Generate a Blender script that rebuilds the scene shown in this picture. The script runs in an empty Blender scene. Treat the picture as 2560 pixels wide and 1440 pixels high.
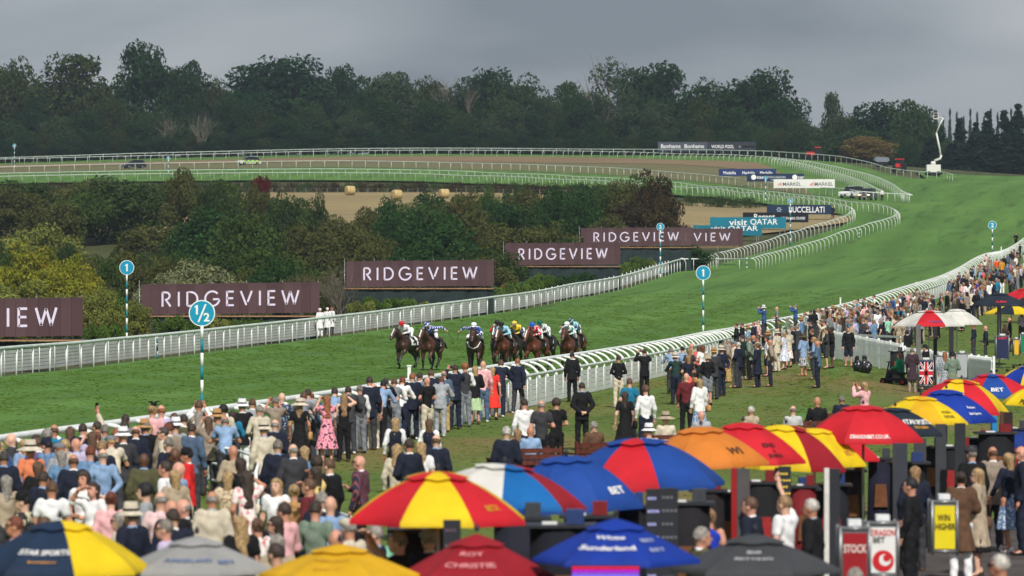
import bpy, math, random, time
import numpy as np
from mathutils import Matrix, Vector
T0 = time.time()
R = math.radians
rng = np.random.default_rng(7)
random.seed(7)

# ---------------------------------------------------------------- camera
FPX = 10500.0      # focal length in photo pixels (2560 wide)
HOR = 683.0        # photo row of the camera's eye level
CAMZ = 4.65
scene = bpy.context.scene
COL = scene.collection
cd = bpy.data.cameras.new('camera')
cam = bpy.data.objects.new('camera', cd)
COL.objects.link(cam)
cam.location = (0, 0, CAMZ)
cam.rotation_euler = (R(90), 0, 0)
cd.sensor_width = 36.0
cd.lens = FPX / 2560 * 36.0
cd.shift_y = (HOR - 720) / 2560
cd.clip_start = 1.0
cd.clip_end = 9000
cd.dof.use_dof = True
cd.dof.focus_distance = 205
cd.dof.aperture_fstop = 3.0
scene.camera = cam

# ---------------------------------------------------------------- world: grey broken cloud
SUN_EL, SUN_AZ = R(44), R(170)     # azimuth clockwise from +Y: high behind the camera
sundir = Vector((math.sin(SUN_AZ) * math.cos(SUN_EL), math.cos(SUN_AZ) * math.cos(SUN_EL), math.sin(SUN_EL)))
w = bpy.data.worlds.new('World')
scene.world = w
w.use_nodes = True
nt = w.node_tree
nt.nodes.clear()
def N(tree, kind, **kw):
    n = tree.nodes.new(kind)
    for k, v in kw.items():
        setattr(n, k, v)
    return n
out = N(nt, 'ShaderNodeOutputWorld')
sky = N(nt, 'ShaderNodeTexSky', sky_type='NISHITA', sun_disc=False)
sky.sun_elevation, sky.sun_rotation = SUN_EL, SUN_AZ
bg1 = N(nt, 'ShaderNodeBackground'); bg1.inputs[1].default_value = 0.07
nt.links.new(sky.outputs[0], bg1.inputs[0])
tc = N(nt, 'ShaderNodeTexCoord')
mp = N(nt, 'ShaderNodeMapping'); mp.inputs['Scale'].default_value = (5, 5, 17)
mp.inputs['Location'].default_value = (1.9, 7.7, 5.2)
nt.links.new(tc.outputs['Generated'], mp.inputs[0])
nz = N(nt, 'ShaderNodeTexNoise'); nz.inputs['Scale'].default_value = 1.15; nz.inputs['Detail'].default_value = 7; nz.inputs['Roughness'].default_value = 0.46
nz.inputs['Distortion'].default_value = 0.35
nt.links.new(mp.outputs[0], nz.inputs[0])
cr = N(nt, 'ShaderNodeValToRGB')
e = cr.color_ramp.elements
e[0].position, e[0].color = 0.36, (0.21, 0.24, 0.285, 1)
e[1].position, e[1].color = 0.66, (0.50, 0.52, 0.545, 1)
m = e.new(0.5); m.color = (0.365, 0.395, 0.435, 1)
nt.links.new(nz.outputs[0], cr.inputs[0])
bg2 = N(nt, 'ShaderNodeBackground'); bg2.inputs[1].default_value = 1.0
nt.links.new(cr.outputs[0], bg2.inputs[0])
mx = N(nt, 'ShaderNodeMixShader'); mx.inputs[0].default_value = 0.9
nt.links.new(bg1.outputs[0], mx.inputs[1]); nt.links.new(bg2.outputs[0], mx.inputs[2])
nt.links.new(mx.outputs[0], out.inputs[0])

sl = bpy.data.lights.new('sun', 'SUN')
sl.energy, sl.angle, sl.color = 4.2, R(1.2), (1.0, 0.95, 0.87)
so = bpy.data.objects.new('sun', sl)
COL.objects.link(so)
so.rotation_euler = (-sundir).to_track_quat('-Z', 'Y').to_euler()

vs = scene.view_settings
vs.view_transform = 'Standard'; vs.look = 'None'; vs.exposure = 0.0; vs.gamma = 1.0
vs.use_curve_mapping = False
scene.render.engine = 'CYCLES'
cy = scene.cycles
cy.use_denoising = True
cy.max_bounces = 5; cy.diffuse_bounces = 2; cy.glossy_bounces = 2; cy.transmission_bounces = 3
cy.transparent_max_bounces = 6; cy.volume_bounces = 0
cy.caustics_reflective = cy.caustics_refractive = False
cy.volume_step_rate = 4.0
try:
    cy.denoising_input_passes = 'RGB_ALBEDO_NORMAL'
except Exception:
    pass

# ---------------------------------------------------------------- materials
MATS = {}
def lin(c):
    """sRGB 0-255 -> linear"""
    return tuple(((v / 255) / 12.92) if v / 255 <= 0.04045 else (((v / 255) + 0.055) / 1.055) ** 2.4 for v in c)
def mat(name, col, rough=0.7, var=0.12, scale=9.0, metal=0.0, bump=0.0, bscale=40.0, emit=0.0, spec=0.3, var2=None):
    """plain procedural surface: base colour broken up by noise, optional bump"""
    if name in MATS:
        return MATS[name]
    m = bpy.data.materials.new(name)
    m.use_nodes = True
    t = m.node_tree
    b = t.nodes['Principled BSDF']
    b.inputs['Roughness'].default_value = rough
    b.inputs['Metallic'].default_value = metal
    b.inputs['Specular IOR Level'].default_value = spec
    tc = N(t, 'ShaderNodeTexCoord')
    nz = N(t, 'ShaderNodeTexNoise')
    nz.inputs['Scale'].default_value = scale; nz.inputs['Detail'].default_value = 4
    t.links.new(tc.outputs['Object'], nz.inputs[0])
    mixn = N(t, 'ShaderNodeMix', data_type='RGBA')
    c2 = var2 if var2 else tuple(v * (1 - 1.8 * var) for v in col)
    c1 = tuple(min(1, v * (1 + 1.2 * var)) for v in col)
    mixn.inputs['A'].default_value = (*c2, 1); mixn.inputs['B'].default_value = (*c1, 1)
    cr = N(t, 'ShaderNodeMapRange')
    cr.inputs[1].default_value, cr.inputs[2].default_value = 0.3, 0.7
    t.links.new(nz.outputs[0], cr.inputs[0])
    t.links.new(cr.outputs[0], mixn.inputs['Factor'])
    t.links.new(mixn.outputs['Result'], b.inputs['Base Color'])
    if bump:
        n2 = N(t, 'ShaderNodeTexNoise'); n2.inputs['Scale'].default_value = bscale; n2.inputs['Detail'].default_value = 3
        t.links.new(tc.outputs['Object'], n2.inputs[0])
        bp = N(t, 'ShaderNodeBump'); bp.inputs['Strength'].default_value = bump; bp.inputs['Distance'].default_value = 0.02
        t.links.new(n2.outputs[0], bp.inputs['Height']); t.links.new(bp.outputs[0], b.inputs['Normal'])
    if emit:
        t.links.new(mixn.outputs['Result'], b.inputs['Emission Color'])
        b.inputs['Emission Strength'].default_value = emit
    MATS[name] = m
    return m

COLOURS = {  # cloth and hair colours, sRGB
 'navy': (27, 33, 52), 'black': (20, 20, 24), 'charcoal': (58, 58, 64), 'grey': (122, 126, 134), 'light grey': (156, 160, 166), 'white': (236, 236, 240),
 'cream': (206, 196, 176), 'beige': (174, 158, 136), 'taupe': (150, 136, 122), 'brown': (96, 70, 52), 'dark brown': (60, 46, 38), 'khaki': (186, 156, 96),
 'olive': (84, 82, 56), 'sage': (116, 134, 118), 'mint': (150, 220, 190), 'pale green': (178, 204, 160), 'dark green': (26, 52, 46), 'teal': (28, 120, 158), 'green': (30, 160, 120),
 'light blue': (136, 164, 200), 'blue': (52, 86, 140), 'royal blue': (28, 60, 180), 'denim blue': (104, 138, 176), 'slate blue': (80, 100, 126), 'lilac': (196, 184, 216),
 'purple': (100, 82, 124), 'plum': (62, 46, 56), 'pink': (236, 180, 184), 'pale pink': (228, 196, 198), 'coral': (238, 104, 96), 'red': (214, 38, 40), 'scarlet': (236, 58, 48),
 'maroon': (104, 36, 42), 'orange': (226, 132, 92), 'bright orange': (240, 90, 40), 'yellow': (236, 206, 130), 'mustard': (206, 150, 40), 'tan': (184, 140, 92), 'rust': (150, 78, 48),
 'silver': (186, 182, 176), 'blonde': (172, 142, 100), 'ginger': (150, 92, 58), 'auburn': (112, 58, 40),
}
def patterned(name, a, b, scale, kind='floral', edge=0.5, rough=0.8):
    if name in MATS:
        return MATS[name]
    m = bpy.data.materials.new(name); m.use_nodes = True
    t = m.node_tree; bs = t.nodes['Principled BSDF']; bs.inputs['Roughness'].default_value = rough
    tc = N(t, 'ShaderNodeTexCoord')
    if kind == 'floral':
        tx = N(t, 'ShaderNodeTexNoise'); tx.inputs['Scale'].default_value = scale; tx.inputs['Detail'].default_value = 1.5
        t.links.new(tc.outputs['Object'], tx.inputs[0]); src = tx.outputs[0]
    elif kind == 'dots':
        tx = N(t, 'ShaderNodeTexVoronoi'); tx.inputs['Scale'].default_value = scale; tx.inputs['Randomness'].default_value = 0.3
        t.links.new(tc.outputs['Object'], tx.inputs[0]); src = tx.outputs[0]
    else:
        tx = N(t, 'ShaderNodeTexWave', wave_type='BANDS', bands_direction='X'); tx.inputs['Scale'].default_value = scale
        t.links.new(tc.outputs['Object'], tx.inputs[0]); src = tx.outputs[1]
    cr = N(t, 'ShaderNodeValToRGB'); cr.color_ramp.interpolation = 'CONSTANT'
    cr.color_ramp.elements[0].color = (*a, 1); cr.color_ramp.elements[1].color = (*b, 1); cr.color_ramp.elements[1].position = edge
    t.links.new(src, cr.inputs[0]); t.links.new(cr.outputs[0], bs.inputs['Base Color'])
    MATS[name] = m
    return m
def cloth(c):
    """a cloth colour name; 'x floral', 'x stripe' and 'x dots' are printed cloths"""
    k = 'cloth ' + c
    if k in MATS:
        return MATS[k]
    P = {'pink floral': ((236, 150, 170), (60, 50, 70), 14, 'floral', .56), 'navy floral': ((34, 44, 70), (140, 156, 180), 22, 'floral', .56), 'white floral': ((236, 228, 222), (206, 110, 120), 12, 'floral', .6),
         'blue floral': ((104, 134, 178), (206, 216, 230), 26, 'floral', .55), 'black floral': ((30, 30, 36), (190, 110, 130), 16, 'floral', .6), 'beige floral': ((206, 188, 158), (140, 112, 84), 22, 'floral', .55),
         'black and cream floral': ((34, 34, 36), (196, 188, 160), 11, 'floral', .52), 'grey floral': ((170, 176, 186), (90, 98, 112), 26, 'floral', .55), 'blue and white floral': ((226, 230, 236), (96, 130, 190), 20, 'floral', .57),
         'striped navy and red': ((32, 38, 60), (150, 70, 76), 9, 'stripe', .8), 'white and black striped': ((232, 232, 230), (60, 66, 70), 12, 'stripe', .62), 'black and white dotted': ((26, 26, 30), (226, 226, 226), 22, 'dots', .45),
         'striped black': ((30, 30, 34), (110, 110, 116), 14, 'stripe', .8), 'pink and white floral': ((240, 226, 222), (226, 140, 150), 16, 'floral', .58)}
    if c in P:
        a, b, s, kd, ed = P[c]
        if kd == 'dots':
            a, b = b, a
        return patterned(k, lin(a), lin(b), s, kd, ed)
    m = mat(k, lin(COLOURS[c]), 0.85, 0.16, 7.0, bump=0.5, bscale=13)
    return m
HAIRC = {'grey': (122, 114, 106), 'silver': (146, 140, 133), 'white': (190, 184, 176), 'charcoal': (66, 60, 56), 'tan': (150, 118, 84)}
def hair_col(c):
    k = 'hair ' + c
    return MATS.get(k) or mat(k, lin(HAIRC.get(c, COLOURS.get(c, (90, 70, 54)))), 0.5, 0.35, 26.0, bump=0.8, bscale=60, spec=.45)
def plain(name, rgb, rough=0.6, var=0.1, scale=9, **kw):
    return mat(name, lin(rgb), rough, var, scale, **kw)

WHITE = plain('white plastic rail', (232, 236, 234), 0.45, 0.06, 3)
RAILTOP = plain('weathered rail tube', (206, 216, 210), 0.5, 0.08, 2)
METAL = plain('galvanised metal', (150, 152, 154), 0.4, 0.1, 6, metal=0.7)
DARK = plain('dark painted metal', (44, 46, 52), 0.5, 0.15, 5)
BLACKM = plain('black plastic', (18, 18, 20), 0.5, 0.1, 6)
RUBBER = plain('rubber', (24, 24, 25), 0.85)
WOODM = plain('stained bench wood', (92, 44, 34), 0.6, 0.25, 12)
PLANK = plain('scaffold plank', (168, 128, 92), 0.8, 0.2, 6)
GLASS = plain('dark window glass', (20, 26, 32), 0.12, 0.05, 4, spec=0.6)
BARK = plain('bark', (92, 84, 72), 0.95, 0.35, 3, bump=0.6, bscale=8)
PALEBARK = plain('pale dead wood', (118, 110, 98), 0.95, 0.25, 3)
DARKBARK = plain('dark bark', (58, 50, 42), 0.95, 0.3, 3)
EYE = plain('eye', (26, 20, 18), 0.3)
LIP = plain('lip', (150, 84, 78), 0.5)
def skin(i):
    cols = [(214, 164, 140), (204, 148, 124), (222, 176, 152), (190, 134, 108), (212, 156, 136), (98, 66, 50)]
    return mat('skin %d' % i, lin(cols[i]), 0.55, 0.10, 20, spec=0.35)

# ---------------------------------------------------------------- object helpers
def tag(o, label=None, cat=None, group=None, kind=None):
    if label: o['label'] = label
    if cat: o['category'] = cat
    if group: o['group'] = group
    if kind: o['kind'] = kind
    return o
def empty(name, loc=(0, 0, 0), rz=0.0, scale=1.0):
    o = bpy.data.objects.new(name, None)
    o.empty_display_size = 0.2
    COL.objects.link(o)
    o.location = loc; o.rotation_euler = (0, 0, rz); o.scale = (scale,) * 3
    return o
def mesh_obj(name, me, material=None, parent=None, loc=(0, 0, 0), rot=(0, 0, 0), scale=(1, 1, 1)):
    """an object of a (possibly shared) mesh; the material sits on the object so that meshes can be shared"""
    o = bpy.data.objects.new(name, me)
    COL.objects.link(o)
    o.location = loc; o.rotation_euler = rot; o.scale = scale
    if material is not None:
        if not me.materials:
            me.materials.append(material)
        if me.materials[0] is not material:
            o.material_slots[0].link = 'OBJECT'
            o.material_slots[0].material = material
    if parent is not None:
        o.parent = parent
    return o
def new_mesh(name, v, f, smooth=False, mi=None, mats=()):
    me = bpy.data.meshes.new(name)
    me.from_pydata([tuple(map(float, p)) for p in v], [], [tuple(int(i) for i in q) for q in f])
    for mm in mats:
        me.materials.append(mm)
    if mi is not None:
        me.polygons.foreach_set('material_index', np.asarray(mi, dtype=np.int32))
    if smooth:
        me.polygons.foreach_set('use_smooth', np.ones(len(me.polygons), dtype=bool))
    me.update()
    return me
def fast_mesh(name, v, quads, smooth=True):
    """numpy arrays straight into a mesh (all faces the same size)"""
    me = bpy.data.meshes.new(name)
    n, k = quads.shape
    me.vertices.add(len(v)); me.vertices.foreach_set('co', np.asarray(v, dtype=np.float32).ravel())
    me.loops.add(n * k); me.loops.foreach_set('vertex_index', np.asarray(quads, dtype=np.int32).ravel())
    me.polygons.add(n)
    me.polygons.foreach_set('loop_start', np.arange(0, n * k, k, dtype=np.int32))
    me.polygons.foreach_set('use_smooth', np.full(n, smooth, dtype=bool))
    me.update(calc_edges=True)
    return me
class MB:
    """collects simple solids into one mesh (one part)"""
    def __init__(s):
        s.v = []; s.f = []; s.m = []; s.cur = 0
    def _add(s, v, f):
        b = len(s.v)
        s.v += [tuple(p) for p in v]
        s.f += [tuple(i + b for i in q) for q in f]
        s.m += [s.cur] * len(f)
        return s
    def box(s, lo, hi, M=None):
        x0, y0, z0 = lo; x1, y1, z1 = hi
        v = [(x0, y0, z0), (x1, y0, z0), (x1, y1, z0), (x0, y1, z0), (x0, y0, z1), (x1, y0, z1), (x1, y1, z1), (x0, y1, z1)]
        if M is not None:
            v = [M @ Vector(p) for p in v]
        return s._add(v, [(0, 3, 2, 1), (4, 5, 6, 7), (0, 1, 5, 4), (1, 2, 6, 5), (2, 3, 7, 6), (3, 0, 4, 7)])
    def tube(s, pts, r, n=6, cap=True):
        pts = [Vector(p) for p in pts]
        rr = r if hasattr(r, '__len__') else [r] * len(pts)
        v = []; f = []
        prev = None
        for i, p in enumerate(pts):
            a = pts[max(i - 1, 0)]; b = pts[min(i + 1, len(pts) - 1)]
            t = (b - a)
            t = t.normalized() if t.length > 1e-9 else Vector((0, 0, 1))
            if prev is None:
                u = t.cross(Vector((0, 0, 1)))
                if u.length < 1e-3: u = t.cross(Vector((1, 0, 0)))
            else:
                u = prev - t * prev.dot(t)
            u = u.normalized(); prev = u
            wv = t.cross(u)
            for k in range(n):
                an = 2 * math.pi * k / n
                v.append(p + (u * math.cos(an) + wv * math.sin(an)) * rr[i])
        for i in range(len(pts) - 1):
            for k in range(n):
                k2 = (k + 1) % n
                f.append((i * n + k, i * n + k2, (i + 1) * n + k2, (i + 1) * n + k))
        if cap:
            f.append(tuple(range(n - 1, -1, -1))); f.append(tuple((len(pts) - 1) * n + k for k in range(n)))
        return s._add(v, f)
    def lathe(s, prof, n=16, M=None, cap=True):
        v = []; f = []
        for (r, z) in prof:
            for k in range(n):
                an = 2 * math.pi * k / n
                p = Vector((r * math.cos(an), r * math.sin(an), z))
                v.append(M @ p if M is not None else p)
        for i in range(len(prof) - 1):
            for k in range(n):
                k2 = (k + 1) % n
                f.append((i * n + k, i * n + k2, (i + 1) * n + k2, (i + 1) * n + k))
        if cap:
            f.append(tuple(range(n - 1, -1, -1))); f.append(tuple((len(prof) - 1) * n + k for k in range(n)))
        return s._add(v, f)
    def prism(s, poly, y0, y1, M=None):
        """polygon in (x, z) pushed from y0 to y1"""
        n = len(poly)
        v = [(x, y0, z) for x, z in poly] + [(x, y1, z) for x, z in poly]
        if M is not None:
            v = [M @ Vector(p) for p in v]
        f = [tuple(range(n)), tuple(range(2 * n - 1, n - 1, -1))] + [((i + 1) % n, i, n + i, n + (i + 1) % n) for i in range(n)]
        return s._add(v, f)
    def mesh(s, name, smooth=False, mats=()):
        return new_mesh(name, s.v, s.f, smooth, s.m if len(mats) > 1 else None, mats)
    def build(s, name, material, parent=None, smooth=False, **kw):
        return mesh_obj(name, s.mesh(name, smooth), material, parent, **kw)

def at(px, py, D):
    """photo pixel at depth D metres -> world point"""
    return Vector(((px - 1280) / FPX * D, D, CAMZ + (HOR - py) / FPX * D))

# ---------------------------------------------------------------- measured courses of the rails: (photo x, photo row of the rail top, distance)
H_RAIL = 1.28
INNER = [(-420, 938, 158), (-180, 905, 172), (27, 870, 190), (190, 854, 203), (317, 841, 216), (560, 819, 237), (720, 803, 252), (853, 789, 266), (1040, 766, 287), (1235, 742, 314), (1430, 710, 350), (1626, 670, 405), (1702, 648, 436)]
N3NEAR = [(1702, 648, 438), (1734, 644, 452), (1787, 633, 472), (1857, 619, 492), (1927, 601, 512), (1998, 579, 530), (2068, 558, 546), (2112, 543, 556), (2129, 530, 566), (2121, 520, 574), (2098, 513, 581)]
N3FAR = [(2098, 513, 581), (2068, 508, 588), (1935, 493, 612), (1844, 484, 630), (1700, 470, 655), (1553, 459, 676), (1377, 449, 698), (1149, 440, 724), (850, 433, 742), (450, 435, 752), (-60, 443, 760)]
N2 = [(1878, 650, 462), (1927, 635, 476), (2015, 610, 498), (2103, 579, 518), (2173, 558, 534), (2222, 545, 546), (2240, 535, 554), (2236, 524, 562), (2217, 515, 570), (2170, 506, 580), (2069, 495, 597), (1935, 480, 622), (1844, 470, 638), (1700, 457, 664), (1553, 446, 685), (1377, 437, 708), (1149, 428, 734), (850, 423, 752), (450, 426, 762), (158, 431, 767), (-60, 435, 770)]
N1 = [(2156, 477, 614), (2103, 469, 625), (1935, 457, 655), (1817, 442, 676), (1700, 432, 697), (1588, 423, 716), (1412, 415, 742), (1149, 407, 770), (850, 402, 788), (450, 407, 800), (225, 411, 804), (-60, 419, 808)]
F2 = [(2281, 489, 620), (2237, 462, 652), (2170, 435, 692), (2086, 415, 730), (2019, 402, 756), (1952, 395, 776), (1895, 391, 792), (1700, 385, 828), (1518, 379, 852), (1279, 376, 868), (850, 377, 880), (450, 387, 886), (-60, 399, 890)]
F2B = [(2204, 476, 634), (2153, 455, 662), (2095, 434, 692), (2036, 418, 722), (1985, 408, 746), (1935, 402, 764)]
F1 = [(2382, 438, 742), (2358, 428, 752), (2328, 432, 756), (2271, 427, 764), (2221, 420, 773), (2170, 404, 786), (2103, 391, 802), (2002, 383, 822), (1902, 377, 838), (1700, 373, 864), (1518, 373, 882), (1279, 371, 896), (850, 372, 908), (527, 379, 912), (352, 383, 914), (176, 389, 916), (-60, 396, 918)]
OUTER = [(-420, 1195, 70.5), (-180, 1154, 76.5), (30, 1120, 83), (300, 1082, 91), (500, 1052, 98.5), (700, 1022, 107), (1000, 973, 125), (1190, 940, 141), (1340, 915, 156), (1500, 890, 175), (1660, 862, 201), (1830, 830, 245), (2000, 793, 272), (2166, 752, 306), (2326, 703, 356), (2402, 671, 399), (2481, 635, 446), (2560, 599, 500), (2640, 565, 560)]

# ---------------------------------------------------------------- terrain height: thin-plate spline through the measured ground
ctrl = []
for crv in (INNER, N3NEAR, N3FAR, N2, N1, F2, F1, OUTER):
    for px, py, D in crv:
        p = at(px, py, D); z = p.z - H_RAIL
        if D < 250: z = 0.0 if crv is OUTER else z * min(1, max(0, (D - 195) / 15))
        ctrl.append((p.x, p.y, z))
for x in (-40, -15, 10, 35):
    for y in (-60, 20, 60):
        ctrl.append((x, y, 0.0))
for x, y, z in [(20, 110, 0), (30, 160, 0), (34, 215, 0), (50, 280, .7), (62, 350, 2.4), (90, 450, 6.5), (-50, 150, 0), (-45, 205, -.3), (-40, 260, -.6), (-55, 330, -.8), (-24, 340, .5), (-60, 400, 0), (-32, 400, 1.2), (-14, 390, 2.1),
                (-60, 470, 4.5), (-25, 470, 4.5), (0, 460, 3.4), (100, 620, 15.5), (110, 800, 23.0), (82, 790, 22.6), (110, 900, 22.6), (90, 1000, 22.0), (0, 1000, 32), (-100, 1000, 32.5), (130, 560, 12)]:
    ctrl.append((x, y, z))
for px, py, D in [(850, 541, 546), (400, 545, 546), (100, 540, 548), (1250, 540, 546), (875, 487, 600), (400, 483, 604), (1300, 482, 612), (40, 490, 604), (1560, 520, 580), (1800, 528, 572), (2420, 446, 770), (2555, 446, 770), (2500, 520, 640), (2430, 600, 520)]:
    p = at(px, py, D); ctrl.append((p.x, p.y, p.z))
ctrl = np.array(ctrl)
_S = 100.0
def _U(d2):
    return 0.5 * d2 * np.log(d2 + 1e-12)
_c = ctrl[:, :2] / _S
_n = len(_c)
_K = _U(((_c[:, None] - _c[None]) ** 2).sum(-1)) + np.eye(_n) * 4e-3
_P = np.hstack([np.ones((_n, 1)), _c])
_A = np.block([[_K, _P], [_P.T, np.zeros((3, 3))]])
_w = np.linalg.solve(_A, np.concatenate([ctrl[:, 2], np.zeros(3)]))
def HH(x, y):
    x = np.clip(np.asarray(x, float), -125, 130); y = np.clip(np.asarray(y, float), -60, 1000)
    sh = x.shape
    q = np.stack([x.ravel(), y.ravel()], 1) / _S
    o = np.empty(len(q))
    for i in range(0, len(q), 20000):
        s = q[i:i + 20000]
        o[i:i + 20000] = _U(((s[:, None] - _c[None]) ** 2).sum(-1)) @ _w[:_n] + _w[_n] + s @ _w[_n + 1:]
    o = o.reshape(sh)
    # the enclosure banks up away from the outer rail
    xr = np.interp(y, [a[2] for a in OUTER], [(a[0] - 1280) / FPX * a[2] for a in OUTER])
    off = np.clip(x - xr - 1.6, 0, 12) if True else 0
    bank = off * np.interp(y, [110, 155, 180, 220, 265, 330, 520, 700], [0, .045, .075, .13, .215, .2, .1, 0])
    near = np.clip((235 - y) / 30, 0, 1)      # lower down, the bank is only a terrace along the rail
    o = o + bank * (1 - near) + near * np.minimum(bank, np.clip(14 - off * 1.0 - 2.0, 0, 12) * .12)
    tps = o - (bank * (1 - near) + near * np.minimum(bank, np.clip(14 - off * 1.0 - 2.0, 0, 12) * .12))
    flat = np.clip((y - 195) / 50, 0, 1)          # the lawn and the near straight are level
    flat = flat * flat * (3 - 2 * flat)
    return tps * flat + (o - tps)
def H(x, y):
    return float(HH(np.array([x]), np.array([y]))[0])
def on_ground(px, py, h, d0=30.0, d1=720.0):
    """first depth at which the ray through the pixel is h metres above the ground"""
    D = np.concatenate([np.arange(d0, 300, 0.25), np.arange(300, d1, 1.0)])
    z = CAMZ + (HOR - py) / FPX * D
    g = HH((px - 1280) / FPX * D, D) + h
    s = np.nonzero(z <= g)[0]
    return float(D[s[0]]) if len(s) else None
def smooth_curve(pts, step):
    """Catmull-Rom through 3-D points, resampled at even spacing"""
    P = np.array(pts, float)
    P = np.vstack([2 * P[0] - P[1], P, 2 * P[-1] - P[-2]])
    o = []
    for i in range(1, len(P) - 2):
        t = np.linspace(0, 1, 24, endpoint=False)[:, None]
        a, b, c, d = P[i - 1], P[i], P[i + 1], P[i + 2]
        o.append(0.5 * ((2 * b) + (-a + c) * t + (2 * a - 5 * b + 4 * c - d) * t ** 2 + (-a + 3 * b - 3 * c + d) * t ** 3))
    o = np.vstack(o + [P[-2][None]])
    L = np.concatenate([[0], np.cumsum(np.linalg.norm(np.diff(o[:, :2], axis=0), axis=1))])
    n = max(2, int(round(L[-1] / step)) + 1)
    s = np.linspace(0, L[-1], n)
    return np.stack([np.interp(s, L, o[:, k]) for k in range(o.shape[1])], 1)
def course(crv, step):
    q = smooth_curve([tuple(at(*c))[:2] for c in crv], step)
    return np.column_stack([q, HH(q[:, 0], q[:, 1])])
# ---------------------------------------------------------------- ground sheets
def turf_mat(name, cols, speck=0.35, rot=-0.16, streak=0.35, rough=0.9, brown=None, bthr=0.56, bscale=0.05, bands=0.0):
    m = bpy.data.materials.new(name); m.use_nodes = True
    t = m.node_tree; b = t.nodes['Principled BSDF']; b.inputs['Roughness'].default_value = rough; b.inputs['Specular IOR Level'].default_value = 0.15
    tc = N(t, 'ShaderNodeTexCoord')
    def noise(scale, detail, sc=(1, 1, 1), rz=0.0, rough=0.55):
        m0 = N(t, 'ShaderNodeMapping'); m0.inputs['Rotation'].default_value = (0, 0, rz)
        mp = N(t, 'ShaderNodeMapping'); mp.inputs['Scale'].default_value = sc
        t.links.new(m0.outputs[0], mp.inputs[0])
        n = N(t, 'ShaderNodeTexNoise'); n.inputs['Scale'].default_value = scale; n.inputs['Detail'].default_value = detail; n.inputs['Roughness'].default_value = rough
        t.links.new(tc.outputs['Object'], m0.inputs[0]); t.links.new(mp.outputs[0], n.inputs[0])
        return n.outputs[0]
    def mixc(f, a, c, lo=0.35, hi=0.65):
        mr = N(t, 'ShaderNodeMapRange'); mr.inputs[1].default_value, mr.inputs[2].default_value = lo, hi
        t.links.new(f, mr.inputs[0])
        mx = N(t, 'ShaderNodeMix', data_type='RGBA')
        t.links.new(mr.outputs[0], mx.inputs['Factor'])
        for s, v in (('A', a), ('B', c)):
            if isinstance(v, tuple): mx.inputs[s].default_value = (*v, 1)
            else: t.links.new(v, mx.inputs[s])
        return mx.outputs['Result']
    c0, c1, c2 = [lin(c) for c in cols]
    big = noise(0.045, 4)
    col = mixc(big, c0, c1)
    st = noise(1.0, 5, (0.8, 0.010, 1), -rot, 0.6)       # mown and galloped streaks run along the course
    dk = tuple(v * (1 - streak) for v in c2)
    col = mixc(st, col, dk, 0.53, 0.72)
    if brown:
        bn = noise(bscale, 5, (1, 0.45, 1))
        col = mixc(bn, col, lin(brown), bthr, bthr + 0.12)
    sp = noise(2.2, 3, (1, 0.6, 1))
    col = mixc(sp, col, tuple(v * (1 - speck) for v in c2), 0.58, 0.75)
    fine = noise(14.0, 2)
    mr = N(t, 'ShaderNodeMapRange'); mr.inputs[1].default_value, mr.inputs[2].default_value, mr.inputs[3].default_value, mr.inputs[4].default_value = 0.3, 0.7, 0.72, 1.25
    t.links.new(fine, mr.inputs[0])
    mul = N(t, 'ShaderNodeMix', data_type='RGBA', blend_type='MULTIPLY'); mul.inputs['Factor'].default_value = 1.0
    t.links.new(col, mul.inputs['A'])
    cmb = N(t, 'ShaderNodeCombineColor')
    for i in range(3): t.links.new(mr.outputs[0], cmb.inputs[i])
    t.links.new(cmb.outputs[0], mul.inputs['B'])
    res = mul.outputs['Result']
    if bands:       # broad mower stripes along the course
        m0 = N(t, 'ShaderNodeMapping'); m0.inputs['Rotation'].default_value = (0, 0, -rot)
        wv = N(t, 'ShaderNodeTexWave', wave_type='BANDS', bands_direction='X'); wv.inputs['Scale'].default_value = 0.045; wv.inputs['Distortion'].default_value = 2.5; wv.inputs['Detail'].default_value = 2; wv.inputs['Detail Scale'].default_value = 0.4
        t.links.new(tc.outputs['Object'], m0.inputs[0]); t.links.new(m0.outputs[0], wv.inputs[0])
        m2 = N(t, 'ShaderNodeMapRange'); m2.inputs[3].default_value, m2.inputs[4].default_value = 1 - bands, 1 + bands
        t.links.new(wv.outputs['Fac'], m2.inputs[0])
        vm = N(t, 'ShaderNodeVectorMath', operation='SCALE'); t.links.new(res, vm.inputs[0]); t.links.new(m2.outputs[0], vm.inputs['Scale'])
        res = vm.outputs[0]
    t.links.new(res, b.inputs['Base Color'])
    bp = N(t, 'ShaderNodeBump'); bp.inputs['Strength'].default_value = 0.6; bp.inputs['Distance'].default_value = 0.05
    t.links.new(sp, bp.inputs['Height']); t.links.new(bp.outputs[0], b.inputs['Normal'])
    return m
M_TURF = turf_mat('race turf', [(78, 114, 51), (90, 125, 57), (70, 102, 45)], 0.35, streak=0.16, bands=0.10)
M_LAWN = turf_mat('enclosure lawn', [(86, 108, 48), (98, 116, 54), (76, 96, 42)], 0.4, streak=0.15, brown=(118, 106, 64), bthr=0.48, bscale=0.075)
M_ROUGH = turf_mat('rough ground', [(66, 74, 44), (86, 86, 54), (54, 58, 38)], 0.5, streak=0.2)
M_HAY = turf_mat('stubble field', [(150, 134, 96), (138, 124, 90), (122, 110, 80)], 0.25, rot=1.4, streak=0.2)
M_DRY = turf_mat('dry long grass', [(126, 106, 82), (136, 116, 88), (104, 90, 66)], 0.4, rot=1.4, streak=0.3)
M_VERGE = turf_mat('mown verge', [(104, 108, 70), (112, 104, 76), (88, 98, 62)], 0.3, rot=1.4, streak=0.2)
M_TARMAC = mat('tarmac', lin((78, 72, 70)), 0.92, 0.2, 1.2, bump=0.3, bscale=60)

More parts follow.
